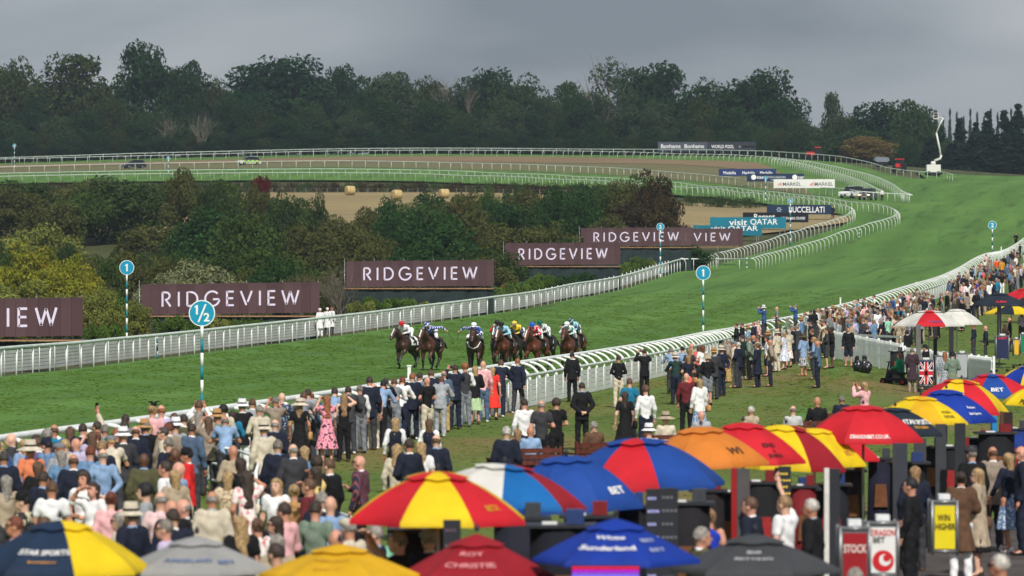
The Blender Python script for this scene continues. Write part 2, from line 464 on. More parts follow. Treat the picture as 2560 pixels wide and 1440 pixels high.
def sheet(name, xs_fn, ys, nx, material, dz=0.0, kind='structure', **kw):
    """a draped sheet: for each y a row of x from xs_fn(y)"""
    ys = np.asarray(ys, float)
    lo = np.array([xs_fn(y)[0] for y in ys]); hi = np.array([xs_fn(y)[1] for y in ys])
    t = np.linspace(0, 1, nx)[None]
    X = lo[:, None] + (hi - lo)[:, None] * t
    Y = np.repeat(ys[:, None], nx, 1)
    return grid_obj(name, X, Y, material, dz, kind)
def grid_obj(name, X, Y, material, dz, kind='structure'):
    Z = HH(X, Y) + dz
    ny, nx = X.shape
    idx = np.arange(ny * nx).reshape(ny, nx)
    q = np.stack([idx[:-1, :-1], idx[:-1, 1:], idx[1:, 1:], idx[1:, :-1]], -1).reshape(-1, 4)
    v = np.stack([X, Y, Z], -1).reshape(-1, 3)
    me = fast_mesh(name, v, q, True)
    o = mesh_obj(name, me, material)
    tag(o, kind=kind)
    return o
def interp_x(curve):
    """x as a function of y along a course"""
    c = curve[np.argsort(curve[:, 1])]
    return lambda y: float(np.interp(y, c[:, 1], c[:, 0]))
def interp_y(curve):
    c = curve[np.argsort(curve[:, 0])]
    return lambda x: np.interp(x, c[:, 0], c[:, 1])
cIN, cN3n, cN3f, cN2, cN1, cF2, cF1, cOUT, cF2B = [course(c, 2.0) for c in (INNER, N3NEAR, N3FAR, N2, N1, F2, F1, OUTER, F2B)]
near_left = np.vstack([cIN, cN3n[:-4]])
_xl = interp_x(near_left)
def left_of_track(y):
    if y < 158: return _xl(158) - (158 - y) * 0.13
    return _xl(y)
ys = np.concatenate([np.arange(-60, 200, 4), np.arange(200, 570, 2.0)])
sheet('racetrack', lambda y: (left_of_track(y) - 0.4, 180.0), ys, 110, M_TURF, 0.0)
_yN3 = interp_y(cN3f); _yF1 = interp_y(cF1); _yN1 = interp_y(cN1); _yF2 = interp_y(cF2)
xs = np.concatenate([np.arange(-125, 80, 2.0), np.arange(80, 185, 8.0)])
t = np.linspace(0, 1, 90)[:, None]
y0 = np.where(xs < cN3f[:, 0].max(), _yN3(xs), 566.0)[None] ; y1 = np.where(xs < 76, _yF1(xs) + 3, 800 + 0 * xs)[None]
y1 = np.maximum(y1, y0 + 5)
grid_obj('racetrack', np.repeat(xs[None], 90, 0), y0 + (y1 - y0) * t, M_TURF, 0.012)
# rough verge between the two far strips
xs = np.arange(-125, 47, 1.5); t = np.linspace(0, 1, 26)[:, None]
a = _yN1(xs)[None] + 0.5; b_ = np.maximum(_yF2(xs)[None] - 3.0, a + 0.6); mid = a + (b_ - a) * 0.52
grid_obj('verge', np.repeat(xs[None], 26, 0), a + (mid - a) * t, M_VERGE, 0.05)
grid_obj('verge', np.repeat(xs[None], 26, 0), mid + (b_ - mid) * t, M_DRY, 0.10)
# stubble field
xs = np.arange(-125, 52, 2.0); t = np.linspace(0, 1, 60)[:, None]
y0 = np.interp(xs, [-125, 10, 25, 40, 52], [520, 520, 535, 556, 575])[None]; y1 = np.maximum(_yN3(xs)[None] - np.interp(xs, [-125, 0, 30, 46], [68, 52, 24, 4])[None], y0 + 3)
grid_obj('field', np.repeat(xs[None], 60, 0), y0 + (y1 - y0) * t, M_HAY, -0.06)
# enclosure lawn and the tarmac path behind the bookmakers
_xo = interp_x(cOUT)
def xo(y): return _xo(y) if y > cOUT[:, 1].min() else _xo(cOUT[:, 1].min()) - (cOUT[:, 1].min() - y) * 0.15
sheet('lawn', lambda y: (xo(y) + 0.35, 120.0), np.arange(20, 520, 2.5), 70, M_LAWN, 0.025)
PATH = ([20, 36, 49, 75, 100, 140, 200, 240, 300], [-7, -3.4, 0.8, 8.2, 13.6, 19.0, 25.0, 29.5, 38])
sheet('path', lambda y: (np.interp(y, *PATH), np.interp(y, *PATH) + np.interp(y, [20, 100, 300], [16, 12, 9])), np.arange(20, 300, 3), 14, M_TARMAC, 0.045)
# everything else: one sheet to the horizon
gx = np.concatenate([[-4000, -2000, -1000, -500, -250], np.arange(-160, 160, 5), [200, 300, 500, 1000, 2000, 4000]])
gy = np.concatenate([[-500, -200], np.arange(-60, 1010, 6), [1100, 1300, 1800, 3000, 5000]])
X, Y = np.meshgrid(gx, gy)
grid_obj('ground', X.astype(float), Y.astype(float), M_ROUGH, -0.35)

# ---------------------------------------------------------------- rails
def post_straight(h, r=0.035):
    return MB().tube([(0, 0, -0.1), (0, 0, h)], r, 6).mesh('post', True)
def post_arm(h, reach, r=0.032):
    """upright that bends over in a quarter round to carry the rail"""
    rad = min(reach, h * 0.45)
    pts = [(0, 0, -0.1), (0, 0, h - rad)] + [(reach * (1 - math.cos(a)), 0, h - rad + rad * math.sin(a)) for a in np.linspace(0.25, math.pi / 2, 6)]
    return MB().tube(pts, r, 6).mesh('post', True)
def rail_fence(name, crv, label, spacing, h=H_RAIL, style='straight', side=1, top_r=0.06, top_mat=None, post_mat=None, off=0.0, group=None, smooth_step=1.2, reach=0.45, lo=None, post_r=0.035):
    root = empty(name); tag(root, label, 'running rail', group)
    q = course(crv, smooth_step)
    d = np.gradient(q[:, :2], axis=0); d /= np.linalg.norm(d, axis=1)[:, None]
    nrm = np.stack([-d[:, 1], d[:, 0]], 1)
    q2 = q.copy(); q2[:, :2] += nrm * off; q2[:, 2] = HH(q2[:, 0], q2[:, 1]) + h
    b = MB()
    b.tube([tuple(p) for p in q2], top_r, 8)
    b.build('rail', top_mat or RAILTOP, root, True)
    L = np.concatenate([[0], np.cumsum(np.linalg.norm(np.diff(q2[:, :2], axis=0), axis=1))])
    s = np.arange(0.3, L[-1], spacing)
    px = np.interp(s, L, q2[:, 0]); py = np.interp(s, L, q2[:, 1])
    dx = np.interp(s, L, d[:, 0]); dy = np.interp(s, L, d[:, 1])
    me = post_straight(h - 0.02, post_r) if style == 'straight' else post_arm(h - 0.02, reach, post_r)
    gx, gy = px.copy(), py.copy()
    if style != 'straight':
        gx = px - side * (-dy) * reach; gy = py - side * dx * reach
    gz = HH(gx, gy)
    for i in range(len(s)):
        ang = math.atan2(side * dx[i], side * (-dy[i]))
        mesh_obj('post', me, post_mat or WHITE, root, (gx[i], gy[i], gz[i]), (random.uniform(-.02, .02), random.uniform(-.02, .02), ang))
    return root
rail_fence('running_rail', INNER, 'white inner running rail on straight posts in front of the pale screen fence', 3.3, top_r=0.085, post_r=0.045)
rail_fence('running_rail', N3NEAR + N3FAR[1:], 'curved-post rail inside the bend, beside the sponsor boards', 2.4, style='arm', side=1, reach=0.5, h=1.35)
rail_fence('running_rail', N2, 'outer of the two rails rounding the tight bend, its arms bending over', 2.4, style='arm', side=1, reach=0.5, h=1.35)
rail_fence('running_rail', N1, 'plain rail along the near edge of the brown verge', 3.0, top_r=0.055)
rail_fence('running_rail', F2, 'rail with bent posts between the dry grass and the far strip of turf', 2.7, style='arm', side=-1, reach=0.5, top_r=0.055)
rail_fence('running_rail', F2B, 'short rail doubling the bent-post rail behind the white car', 2.4, style='arm', side=-1, reach=0.5, top_r=0.055)
rail_fence('running_rail', F1, 'farthest white rail at the foot of the wood', 3.1, top_r=0.065)
out_c = [c for c in OUTER]
rail_fence('running_rail', out_c, 'white outer running rail on bent-over posts above the crowd', 2.4, style='arm', side=1, reach=0.75, h=1.42, top_r=0.075, top_mat=WHITE, post_r=0.055)
# public barrier just inside the outer rail: tube on posts with white slatted panels
def panel_fence(name, q, label, h, spacing, rail_r, material, lines=5, thick=0.02, top=True, post_r=0.035):
    root = empty(name); tag(root, label, 'fence')
    L = np.concatenate([[0], np.cumsum(np.linalg.norm(np.diff(q[:, :2], axis=0), axis=1))])
    n = int(L[-1] / spacing)
    s = np.linspace(0, L[-1], n + 1)
    X = np.interp(s, L, q[:, 0]); Y = np.interp(s, L, q[:, 1]); Z = HH(X, Y)
    if top:
        MB().tube([(x, y, z + h) for x, y, z in zip(X, Y, Z)], rail_r, 8).build('rail', RAILTOP, root, True)
    pm = post_straight(h, post_r)
    for i in range(n + 1):
        mesh_obj('post', pm, WHITE, root, (X[i], Y[i], Z[i]))
    for i in range(n):
        a = Vector((X[i], Y[i], Z[i] + 0.06)); c = Vector((X[i + 1], Y[i + 1], Z[i + 1] + 0.06))
        u = (c - a); ln = Vector((u.x, u.y, 0)).length
        b = MB()
        hh = h - 0.2
        M = Matrix.Translation(a) @ Matrix.Rotation(math.atan2(u.y, u.x), 4, 'Z')
        sl = u.z
        x0, x1 = 0.05, ln - 0.05
        for k in range(lines):
            z0 = hh * k / lines; z1 = hh * (k + 1) / lines - 0.022
            v = [M @ Vector(p) for p in [(x0, -thick / 2, z0), (x1, -thick / 2, z0 + sl), (x1, thick / 2, z0 + sl), (x0, thick / 2, z0), (x0, -thick / 2, z1), (x1, -thick / 2, z1 + sl), (x1, thick / 2, z1 + sl), (x0, thick / 2, z1)]]
            b._add(v, [(0, 3, 2, 1), (4, 5, 6, 7), (0, 1, 5, 4), (1, 2, 6, 5), (2, 3, 7, 6), (3, 0, 4, 7)])
        b.build('panel', material, root)
    return root
SCREEN = plain('pale screen sheeting', (206, 208, 204), 0.8, 0.1, 0.8)
q = course(INNER, 1.0); d = np.gradient(q[:, :2], axis=0); d /= np.linalg.norm(d, axis=1)[:, None]
qi = q.copy(); qi[:, 0] -= d[:, 1] * 1.3; qi[:, 1] += d[:, 0] * 1.3
panel_fence('screen_fence', qi, 'pale panelled screen fence standing behind the inner running rail', 1.22, 3.3, 0.03, SCREEN, 6, top=False)
q = course([c for c in OUTER if 60 < c[2] < 420], 1.0); d = np.gradient(q[:, :2], axis=0); d /= np.linalg.norm(d, axis=1)[:, None]
qo = q.copy(); qo[:, 0] += d[:, 1] * 1.25; qo[:, 1] -= d[:, 0] * 1.25
PUB = qo
panel_fence('barrier_fence', qo, 'white panelled crowd barrier with tube top along the lawn edge', 1.12, 2.4, 0.055, plain('white barrier panel', (226, 230, 228), 0.7, 0.06, 1.5), 5, post_r=0.04)
# cross rails that close the ends of the straights
def short_rail(label, a, b_, h, n):
    root = empty('cross_rail', a); tag(root, label, 'running rail')
    A = Vector(a); B = Vector(b_)
    MB().tube([(0, 0, h), tuple(B - A + Vector((0, 0, h)))], 0.06, 8).build('rail', WHITE, root, True)
    pm = post_straight(h)
    for i in range(n):
        p = A.lerp(B, (i + 0.5) / n)
        mesh_obj('post', pm, WHITE, root, p - A + Vector((0, 0, H(p.x, p.y) - p.z)))
def gpt(px, py, D, h=H_RAIL):
    p = at(px, py, D); return (p.x, p.y, H(p.x, p.y))
short_rail('white rail closing the gap at the start of the tight bend', gpt(1704, 648, 438), gpt(1876, 650, 461), 1.3, 3)
short_rail('white rail running past the parked white car', gpt(2156, 477, 614), gpt(2264, 478, 618), 1.25, 6)
short_rail('stubby white rail at the tip of the far rails', gpt(2252, 489, 622), gpt(2281, 489, 620), 1.25, 2)
# slim white posts rising above the rail
for px, pyb, pyt, lab in [(1023, 1010, 916, 'slim white post rising from the rail above the suited men'), (2101, 800, 745, 'slim white post rising out of the packed crowd'), (2291, 740, 706, 'slim white post farther up the outer rail'), (2503, 640, 617, 'slim white post beyond the far number two pole')]:
    D = np.interp(px, [c[0] for c in OUTER], [c[2] for c in OUTER]) - 0.5
    p = at(px, pyt, D); g = H(p.x, D)
    b = MB(); b.box((-0.05, -0.05, 0), (0.05, 0.05, p.z - g)); b.box((-0.07, -0.07, p.z - g), (0.07, 0.07, p.z - g + 0.04))
    tag(b.build('white_post', WHITE, None, loc=(p.x, D, g)), lab, 'post')

# ---------------------------------------------------------------- grass standing up from the near turf and lawn
def blade_mat(name, a, b):
    m = bpy.data.materials.new(name); m.use_nodes = True
    t = m.node_tree; t.nodes.clear()
    o = N(t, 'ShaderNodeOutputMaterial'); geo = N(t, 'ShaderNodeNewGeometry')
    mx = N(t, 'ShaderNodeMix', data_type='RGBA'); mx.inputs['A'].default_value = (*lin(a), 1); mx.inputs['B'].default_value = (*lin(b), 1)
    t.links.new(geo.outputs['Random Per Island'], mx.inputs['Factor'])
    df = N(t, 'ShaderNodeBsdfDiffuse'); tr = N(t, 'ShaderNodeBsdfTranslucent'); ms = N(t, 'ShaderNodeMixShader'); ms.inputs[0].default_value = .35
    t.links.new(mx.outputs['Result'], df.inputs[0]); t.links.new(mx.outputs['Result'], tr.inputs[0]); t.links.new(df.outputs[0], ms.inputs[1]); t.links.new(tr.outputs[0], ms.inputs[2]); t.links.new(ms.outputs[0], o.inputs[0])
    return m
def grass(name, label, n, y0, y1, xlo, xhi, material, size, seed, dz):
    """ragged tufts: three leaning blades each"""
    r_ = np.random.default_rng(seed)
    y = y0 + (y1 - y0) * r_.random(n) ** 0.8
    lo = np.array([xlo(v) for v in np.linspace(y0, y1, 200)]); hi = np.array([xhi(v) for v in np.linspace(y0, y1, 200)])
    t_ = (y - y0) / (y1 - y0) * 199
    x = np.interp(t_, np.arange(200), lo); x = x + (np.interp(t_, np.arange(200), hi) - x) * r_.random(n)
    # clumped: drop where a slow wave pattern says bare
    keep = (np.sin(x * 1.7 + 2 * np.sin(y * .21)) + np.sin(y * .43 + x * .6) + r_.normal(0, .8, n)) > -.6
    keep &= r_.random(len(x)) < np.clip((y1 - y) / (.45 * (y1 - y0)), 0, 1)     # thins out with distance
    x, y = x[keep], y[keep]; n = len(x)
    z = HH(x, y) + dz
    s = size * (.6 + .9 * r_.random(n)) * (1 + y / 260)
    V = np.empty((n, 3, 3, 3))
    for k in range(3):
        an = r_.uniform(0, 2 * np.pi, n); w_ = s * (1.2 + 1.4 * r_.random(n)); h_ = s * (.08 + .13 * r_.random(n))
        cx = x + r_.normal(0, 1, n) * s; cy = y + r_.normal(0, 1, n) * s
        ca, sa = np.cos(an) * w_ / 2, np.sin(an) * w_ / 2
        V[:, k, 0] = np.stack([cx - ca, cy - sa, z], 1); V[:, k, 1] = np.stack([cx + ca, cy + sa, z], 1)
        V[:, k, 2] = np.stack([cx + ca * r_.uniform(-.8, .8, n), cy + sa * .3 + s * .2, z + h_], 1)
    me = fast_mesh(name, V.reshape(-1, 3), np.arange(n * 9).reshape(-1, 3), False)
    tag(mesh_obj(name, me, material), label, 'grass', kind='stuff')
grass('grass', 'rough tufted turf of the home straight', 80000, 75, 380, lambda y: left_of_track(y) + .5, lambda y: xo(y) - .3, blade_mat('turf blades', (82, 114, 50), (102, 132, 60)), .075, 5, -.004)
grass('grass', 'uneven grass of the spectators lawn', 30000, 60, 250, lambda y: xo(y) + 1.9, lambda y: float(np.interp(y, *PATH)), blade_mat('lawn blades', (84, 104, 46), (118, 130, 66)), .07, 6, .02)
# ---------------------------------------------------------------- trees and shrubs
def leaf_mat(name, a, b, trans=0.3, patch=0.0, pcol=None):
    if name in MATS: return MATS[name]
    m = bpy.data.materials.new(name); m.use_nodes = True
    t = m.node_tree; t.nodes.clear()
    out = N(t, 'ShaderNodeOutputMaterial')
    geo = N(t, 'ShaderNodeNewGeometry'); oi = N(t, 'ShaderNodeObjectInfo'); tc = N(t, 'ShaderNodeTexCoord')
    nz = N(t, 'ShaderNodeTexNoise'); nz.inputs['Scale'].default_value = 0.45; nz.inputs['Detail'].default_value = 2
    t.links.new(tc.outputs['Object'], nz.inputs[0])
    ad = N(t, 'ShaderNodeMath', operation='MULTIPLY_ADD'); ad.inputs[1].default_value = 0.45
    t.links.new(geo.outputs['Random Per Island'], ad.inputs[0])
    sc = N(t, 'ShaderNodeMath', operation='MULTIPLY_ADD'); sc.inputs[1].default_value = 1.3; sc.inputs[2].default_value = -0.35
    t.links.new(nz.outputs[0], sc.inputs[0]); t.links.new(sc.outputs[0], ad.inputs[2])
    mx = N(t, 'ShaderNodeMix', data_type='RGBA'); mx.inputs['A'].default_value = (*lin(a), 1); mx.inputs['B'].default_value = (*lin(b), 1)
    t.links.new(ad.outputs[0], mx.inputs['Factor'])
    col = mx.outputs['Result']
    if pcol:
        n2 = N(t, 'ShaderNodeTexNoise'); n2.inputs['Scale'].default_value = 0.6; n2.inputs['Detail'].default_value = 3
        mp = N(t, 'ShaderNodeVectorMath', operation='ADD'); t.links.new(tc.outputs['Object'], mp.inputs[0]); mp.inputs[1].default_value = (7.3, 2.1, 4.4)
        t.links.new(mp.outputs[0], n2.inputs[0])
        mr = N(t, 'ShaderNodeMapRange'); mr.inputs[1].default_value, mr.inputs[2].default_value = 0.62 - patch, 0.70 - patch
        t.links.new(n2.outputs[0], mr.inputs[0])
        m2 = N(t, 'ShaderNodeMix', data_type='RGBA'); t.links.new(mr.outputs[0], m2.inputs['Factor']); t.links.new(col, m2.inputs['A']); m2.inputs['B'].default_value = (*lin(pcol), 1)
        col = m2.outputs['Result']
    df = N(t, 'ShaderNodeBsdfDiffuse'); tr = N(t, 'ShaderNodeBsdfTranslucent'); ms = N(t, 'ShaderNodeMixShader'); ms.inputs[0].default_value = trans
    t.links.new(col, df.inputs[0]); t.links.new(col, tr.inputs[0])
    t.links.new(df.outputs[0], ms.inputs[1]); t.links.new(tr.outputs[0], ms.inputs[2]); t.links.new(ms.outputs[0], out.inputs[0])
    MATS[name] = m
    return m
LEAF = {
 'dark': leaf_mat('leaf dark green', (40, 54, 32), (76, 96, 50)),
 'deep': leaf_mat('leaf deep green', (32, 54, 32), (66, 98, 50)),
 'green': leaf_mat('leaf mid green', (48, 66, 34), (90, 112, 54)),
 'fdark': leaf_mat('wood leaf dark', (24, 42, 27), (52, 80, 42)),  # far-wood set: darker leaf greens with the cloud shade put into the colour
 'fdeep': leaf_mat('wood leaf deep', (22, 42, 30), (48, 78, 46)),
 'fgreen': leaf_mat('wood leaf green', (34, 52, 32), (66, 90, 50)),
 'fbrown': leaf_mat('wood leaf brown', (38, 48, 27), (72, 84, 44)),
 'fbirch': leaf_mat('wood leaf grey green', (42, 58, 40), (74, 92, 58)),
 'olive': leaf_mat('leaf olive', (84, 94, 44), (146, 150, 78)),
 'sage': leaf_mat('leaf sage', (82, 90, 62), (150, 154, 112)),
 'brown': leaf_mat('leaf brown green', (58, 64, 36), (104, 108, 60), 0.3, -0.04, (110, 92, 50)),
 'russet': leaf_mat('leaf russet', (46, 42, 30), (80, 70, 44), 0.3, -0.03, (100, 60, 38)),
 'yellow': leaf_mat('leaf yellow green', (92, 104, 36), (156, 154, 56), 0.3, -0.03, (190, 160, 44)),
 'fresh': leaf_mat('leaf fresh green', (58, 84, 36), (104, 130, 58)),
 'conifer': leaf_mat('leaf conifer', (26, 42, 36), (48, 68, 50)),
 'birch': leaf_mat('leaf grey green', (64, 78, 56), (98, 110, 78)),
 'red': leaf_mat('leaf red', (74, 26, 28), (104, 38, 34)),
 'flower': leaf_mat('leaf and flower', (64, 92, 42), (110, 132, 64), 0.3, -0.03, (196, 110, 80)),
 'tanleaf': leaf_mat('leaf ochre tan', (92, 82, 48), (134, 116, 68)),
}
def crown_mesh(seed, n, leaf, rx, rz, clumps=34, cr=0.34, hollow=0.75, flat=0.15, kind='round', gap=0.0):
    """leaf-sized faces through a crown of overlapping clumps; unit is metres, crown centred on (0,0,0)"""
    g = np.random.default_rng(seed)
    d = g.normal(size=(clumps, 3)); d /= np.linalg.norm(d, axis=1)[:, None]
    rad = g.uniform(0.45, 0.92, clumps)[:, None]
    d[:, 2] = np.sign(d[:, 2]) * np.abs(d[:, 2]) ** 1.15
    if kind == 'round':
        c = d * rad * np.array([rx, rx, rz]); c[:, 2] = np.where(c[:, 2] < -0.75 * rz, -0.75 * rz, c[:, 2])
        s = g.uniform(0.6, 1.25, clumps) * cr * min(rx, rz)
    elif kind == 'cone':
        tt = g.uniform(0, 1, clumps) ** 0.8
        an = g.uniform(0, 2 * math.pi, clumps)
        rr = rx * (1 - tt) * g.uniform(0.55, 1.0, clumps)
        c = np.stack([rr * np.cos(an), rr * np.sin(an), -rz + 2 * rz * tt], 1)
        s = (0.22 + 0.55 * (1 - tt)) * cr * rx
    else:   # hedge or low bush: a long heap
        c = g.uniform(-1, 1, (clumps, 3)) * np.array([rx * 0.85, rx * 0.85, rz * 0.7]); s = g.uniform(0.6, 1.2, clumps) * cr * rz
    wts = s ** 2; wts /= wts.sum()
    ci = g.choice(clumps, n, p=wts)
    dd = g.normal(size=(n, 3)); dd /= np.linalg.norm(dd, axis=1)[:, None]
    dd[:, 2] += flat
    r = s[ci] * (hollow + (1.12 - hollow) * g.random(n) ** 0.7)
    p = c[ci] + dd * r[:, None] * np.array([1, 1, 0.72])
    nn = dd * 0.7 + g.normal(size=(n, 3)) * 0.65; nn /= np.linalg.norm(nn, axis=1)[:, None]
    a = np.cross(nn, g.normal(size=(n, 3))); a /= np.linalg.norm(a, axis=1)[:, None] + 1e-9
    b = np.cross(nn, a)
    ls = leaf * g.uniform(0.55, 1.3, n)[:, None]
    v = np.stack([p - a * ls, p - b * ls * 0.5 + nn * ls * .12, p + a * ls, p + b * ls * 0.5 + nn * ls * .12], 1).reshape(-1, 3)
    return fast_mesh('crown', v, np.arange(n * 4).reshape(n, 4), False)
def trunk_mesh(seed, h, r, spread, limbs=6, lift=0.45):
    g = random.Random(seed); b = MB()
    pts = [(0, 0, -0.6)]
    x = y = 0
    for i in range(1, 7):
        x += g.uniform(-.03, .03) * h; y += g.uniform(-.03, .03) * h
        pts.append((x * .6, y * .6, h * i / 6))
    b.tube(pts, [r * (1.25 if i == 0 else 1 - 0.8 * i / 6) for i in range(7)], 7)
    for k in range(limbs):
        i = g.randint(2, 5); p = Vector(pts[i]); an = g.uniform(0, 6.28); L = spread * g.uniform(.6, 1.0)
        q = p + Vector((math.cos(an) * L * .45, math.sin(an) * L * .45, L * lift * .6)); e = q + Vector((math.cos(an + .3) * L * .5, math.sin(an + .3) * L * .5, L * lift))
        rr = r * (1 - .8 * i / 6) * .6
        b.tube([p, q, e], [rr, rr * .6, rr * .15], 5)
        for s in (-1, 1):
            b.tube([q, q + Vector((math.cos(an + s * .8) * L * .35, math.sin(an + s * .8) * L * .35, L * lift * .7))], [rr * .5, rr * .1], 4)
    return b.mesh('trunk', True)
def twig_mesh(seed, h, r, n=26, spread=0.8, depth=3):
    """bare branching shrub or dead crown"""
    g = random.Random(seed); b = MB()
    def grow(p, d, L, rr, k):
        e = p + d * L; mid = p + d * L * .5 + Vector((g.uniform(-1, 1), g.uniform(-1, 1), g.uniform(-.3, .6))) * L * .09
        b.tube([p, mid, e], [rr, rr * .8, rr * .55], 4, False)
        if k:
            for _ in range(g.choice((2, 3))):
                nd = (d + Vector((g.uniform(-1, 1), g.uniform(-1, 1), g.uniform(-.35, .7))) * .62).normalized()
                grow(e if g.random() < .7 else mid, nd, L * g.uniform(.55, .8), rr * .55, k - 1)
    for i in range(n):
        an = g.uniform(0, 6.28); t = g.uniform(0.1, spread)
        grow(Vector((g.uniform(-.2, .2), g.uniform(-.2, .2), 0)), Vector((math.cos(an) * t, math.sin(an) * t, 1)).normalized(), h * g.uniform(.28, .42), r, depth)
    return b.mesh('branches', True)
CR_FAR = [crown_mesh(100 + i, 11000, 0.34, 6.0, 7.0, 70, .36, flat=.3) for i in range(6)]
CR_AIRY = [crown_mesh(120 + i, 3600, 0.30, 6.0, 8.0, 90, .22, flat=.1) for i in range(2)]
CR_CON = [crown_mesh(140 + i, 4600, 0.40, 3.4, 8.0, 90, .50, kind='cone') for i in range(3)]
CR_MID = [crown_mesh(160 + i, 9000, 0.150, 3.0, 2.9, 60, .30, flat=.2) for i in range(6)]
CR_LOW = [crown_mesh(180 + i, 4200, 0.085, 1.2, 0.75, 36, .42, kind='heap') for i in range(4)]
TRK_FAR = [trunk_mesh(200 + i, 12, .38, 5.0) for i in range(3)]
TRK_MID = [trunk_mesh(220 + i, 4.2, .12, 2.4) for i in range(3)]
def nearest_words(lst, px):
    return min(lst, key=lambda r: abs(r[0] - px))[5]
SEEN = {}
def own_words(opts):
    for o_ in opts:
        if o_ not in SEEN and len(o_.split()) <= 16:
            SEEN[o_] = 1; return o_
    return opts[0] if len(opts[0].split()) <= 16 else ' '.join(opts[0].split()[:16])
def behind_fence(px, half, D):
    """step back along the sight line until the whole crown is clear of the screen fence"""
    for _ in range(120):
        if D > 445 or (px + half - 1280) * D / FPX < left_of_track(D) - 2.0: break
        D += 1.0
    return D
def tree(name, label, px, top, half, D, leaf, crowns, trunks, base_r, base_rz, group=None, depth=1.0, trunk_h=12.0, bark=None, drop=0.55, idx=[0]):
    """put a tree so that its crown spans px +- half and its top stands at the photo row `top`"""
    idx[0] += 1; k = idx[0]
    D = behind_fence(px, half, D)
    s = D / FPX
    x = (px - 1280) * s
    g = H(x, D) - 0.15
    zt = CAMZ + (HOR - top) * s
    ht = max(zt - g, 1.0)
    rx = half * s
    me = crowns[k % len(crowns)]
    if D > 850 and 'f' + leaf in LEAF: leaf = 'f' + leaf  # far trees take the leaf copy darkened to stand in for cloud shadow
    rz = min(ht * drop, ht * 0.56)
    o = empty(name, (x, D, g), 0)
    tag(o, label, 'tree' if 'tree' in name or 'conifer' in name else 'shrub', group)
    mesh_obj('crown', me, LEAF[leaf], o, (0, 0, ht - rz * 0.97), (0, 0, random.uniform(0, 6.28)), (rx / base_r, rx / base_r * depth, rz / base_rz))
    if trunks:
        mesh_obj('trunk', trunks[k % len(trunks)], bark or DARKBARK, o, (0, 0, 0), (0, 0, random.uniform(0, 6.28)), (max(.35, rx / 6 if trunk_h > 8 else rx / 3), max(.35, rx / 6 if trunk_h > 8 else rx / 3), ht * .8 / trunk_h))
    return o
WOOD = 'trees of the wood along the far rail'
far = [  # x, crown top, half width, distance, leaf, words
 (-30, 175, 80, 985, 'brown', 'brown-green tree at the end of the wood'), (35, 146, 72, 975, 'brown', 'sparse-topped olive tree next to the big round one'), (185, 143, 98, 965, 'brown', 'broad round olive-brown tree above the dark parked car'), (352, 108, 76, 985, 'dark', 'tallest tiered tree of the wood'),
 (470, 165, 48, 985, 'dark', 'slender tree beside the tallest tiered one'), (530, 205, 50, 990, 'brown', 'low thin-topped tree in the dip of the skyline'), (690, 150, 108, 970, 'deep', 'broad dark tree with flat top above the ambulance car'), (620, 210, 60, 960, 'deep', 'rounded dark tree leaning on the broad one'), (795, 195, 60, 980, 'dark', 'dark tree with ragged shoulder'), (862, 166, 56, 985, 'dark', 'upright tree with open crown'),
 (985, 190, 66, 975, 'birch', 'grey-green birch with pale stems'), (1075, 205, 56, 985, 'brown', 'brownish tree under the dead branches'), (1215, 180, 66, 980, 'deep', 'dark lobed tree right of the dead branches'), (1300, 186, 66, 970, 'green', 'mid green tree with domed top'), (1405, 210, 56, 975, 'green', 'low green tree before the tall airy one'),
 (1655, 160, 86, 985, 'dark', 'dark round tree behind the tall airy one'), (1590, 185, 50, 990, 'dark', 'narrow dark tree filling the skyline'), (1770, 215, 66, 980, 'dark', 'dark tree above the grey sponsor board'), (1895, 186, 84, 965, 'dark', 'big dark dome-shaped tree near the end of the wood'), (1985, 250, 58, 960, 'deep', 'lower dark tree at the foot of the dome'), (2085, 236, 34, 965, 'birch', 'small airy tree standing proud of the skyline'),
 (2195, 256, 78, 955, 'deep', 'wide green tree where the wood falls away'), (2280, 262, 56, 950, 'green', 'last green tree before the white lift'), (2140, 330, 62, 880, 'green', 'round low tree behind the far rail'), (2168, 345, 62, 862, 'tanleaf', 'low ochre tree behind the far rail'),
 (1140, 215, 60, 970, 'dark', 'dark tree in the middle of the wood'), (930, 230, 52, 965, 'dark', 'dark tree between the birch and the open crown'), (1480, 230, 56, 970, 'dark', 'dark tree behind the forked trunk'), (1835, 235, 60, 975, 'dark', 'dark tree closing the gap by the dome')]
for px, top, half, D, lf, lab in far:
    tree('woodland_tree', lab, px, top, half * 1.22, D, lf, CR_FAR, TRK_FAR, 6.0, 7.0, WOOD)
tree('woodland_tree', 'tall airy tree with pale forked trunk at the wood edge', 1520, 140, 80, 948, 'birch', CR_AIRY, [trunk_mesh(777, 12, .5, 6.5, 9, .8)], 6.0, 8.0, WOOD, bark=PALEBARK, drop=.46)
for i, px in enumerate(range(-40, 2380, 62)):      # lower storey at the wood edge
    top = 275 + 30 * math.sin(i * 2.3) + (10 if px > 1900 else 0) + (40 if px > 2050 else 0)
    lf = ['dark', 'green', 'deep', 'birch', 'dark', 'brown'][i % 6]
    w_ = ['dark green', 'mid green', 'deep green', 'grey green', 'blackish green', 'brownish green'][i % 6]
    nw = nearest_words(far, px)
    tree('understorey_tree', own_words([f'{w_} understorey tree before the {nw}', f'second {w_} understorey tree before the {nw}', f'{w_} lower tree near the {nw}']), px, top, 52, 938 + 8 * (i % 3), lf, CR_FAR, TRK_FAR, 6.0, 7.0, 'understorey trees of the far wood', drop=.54)
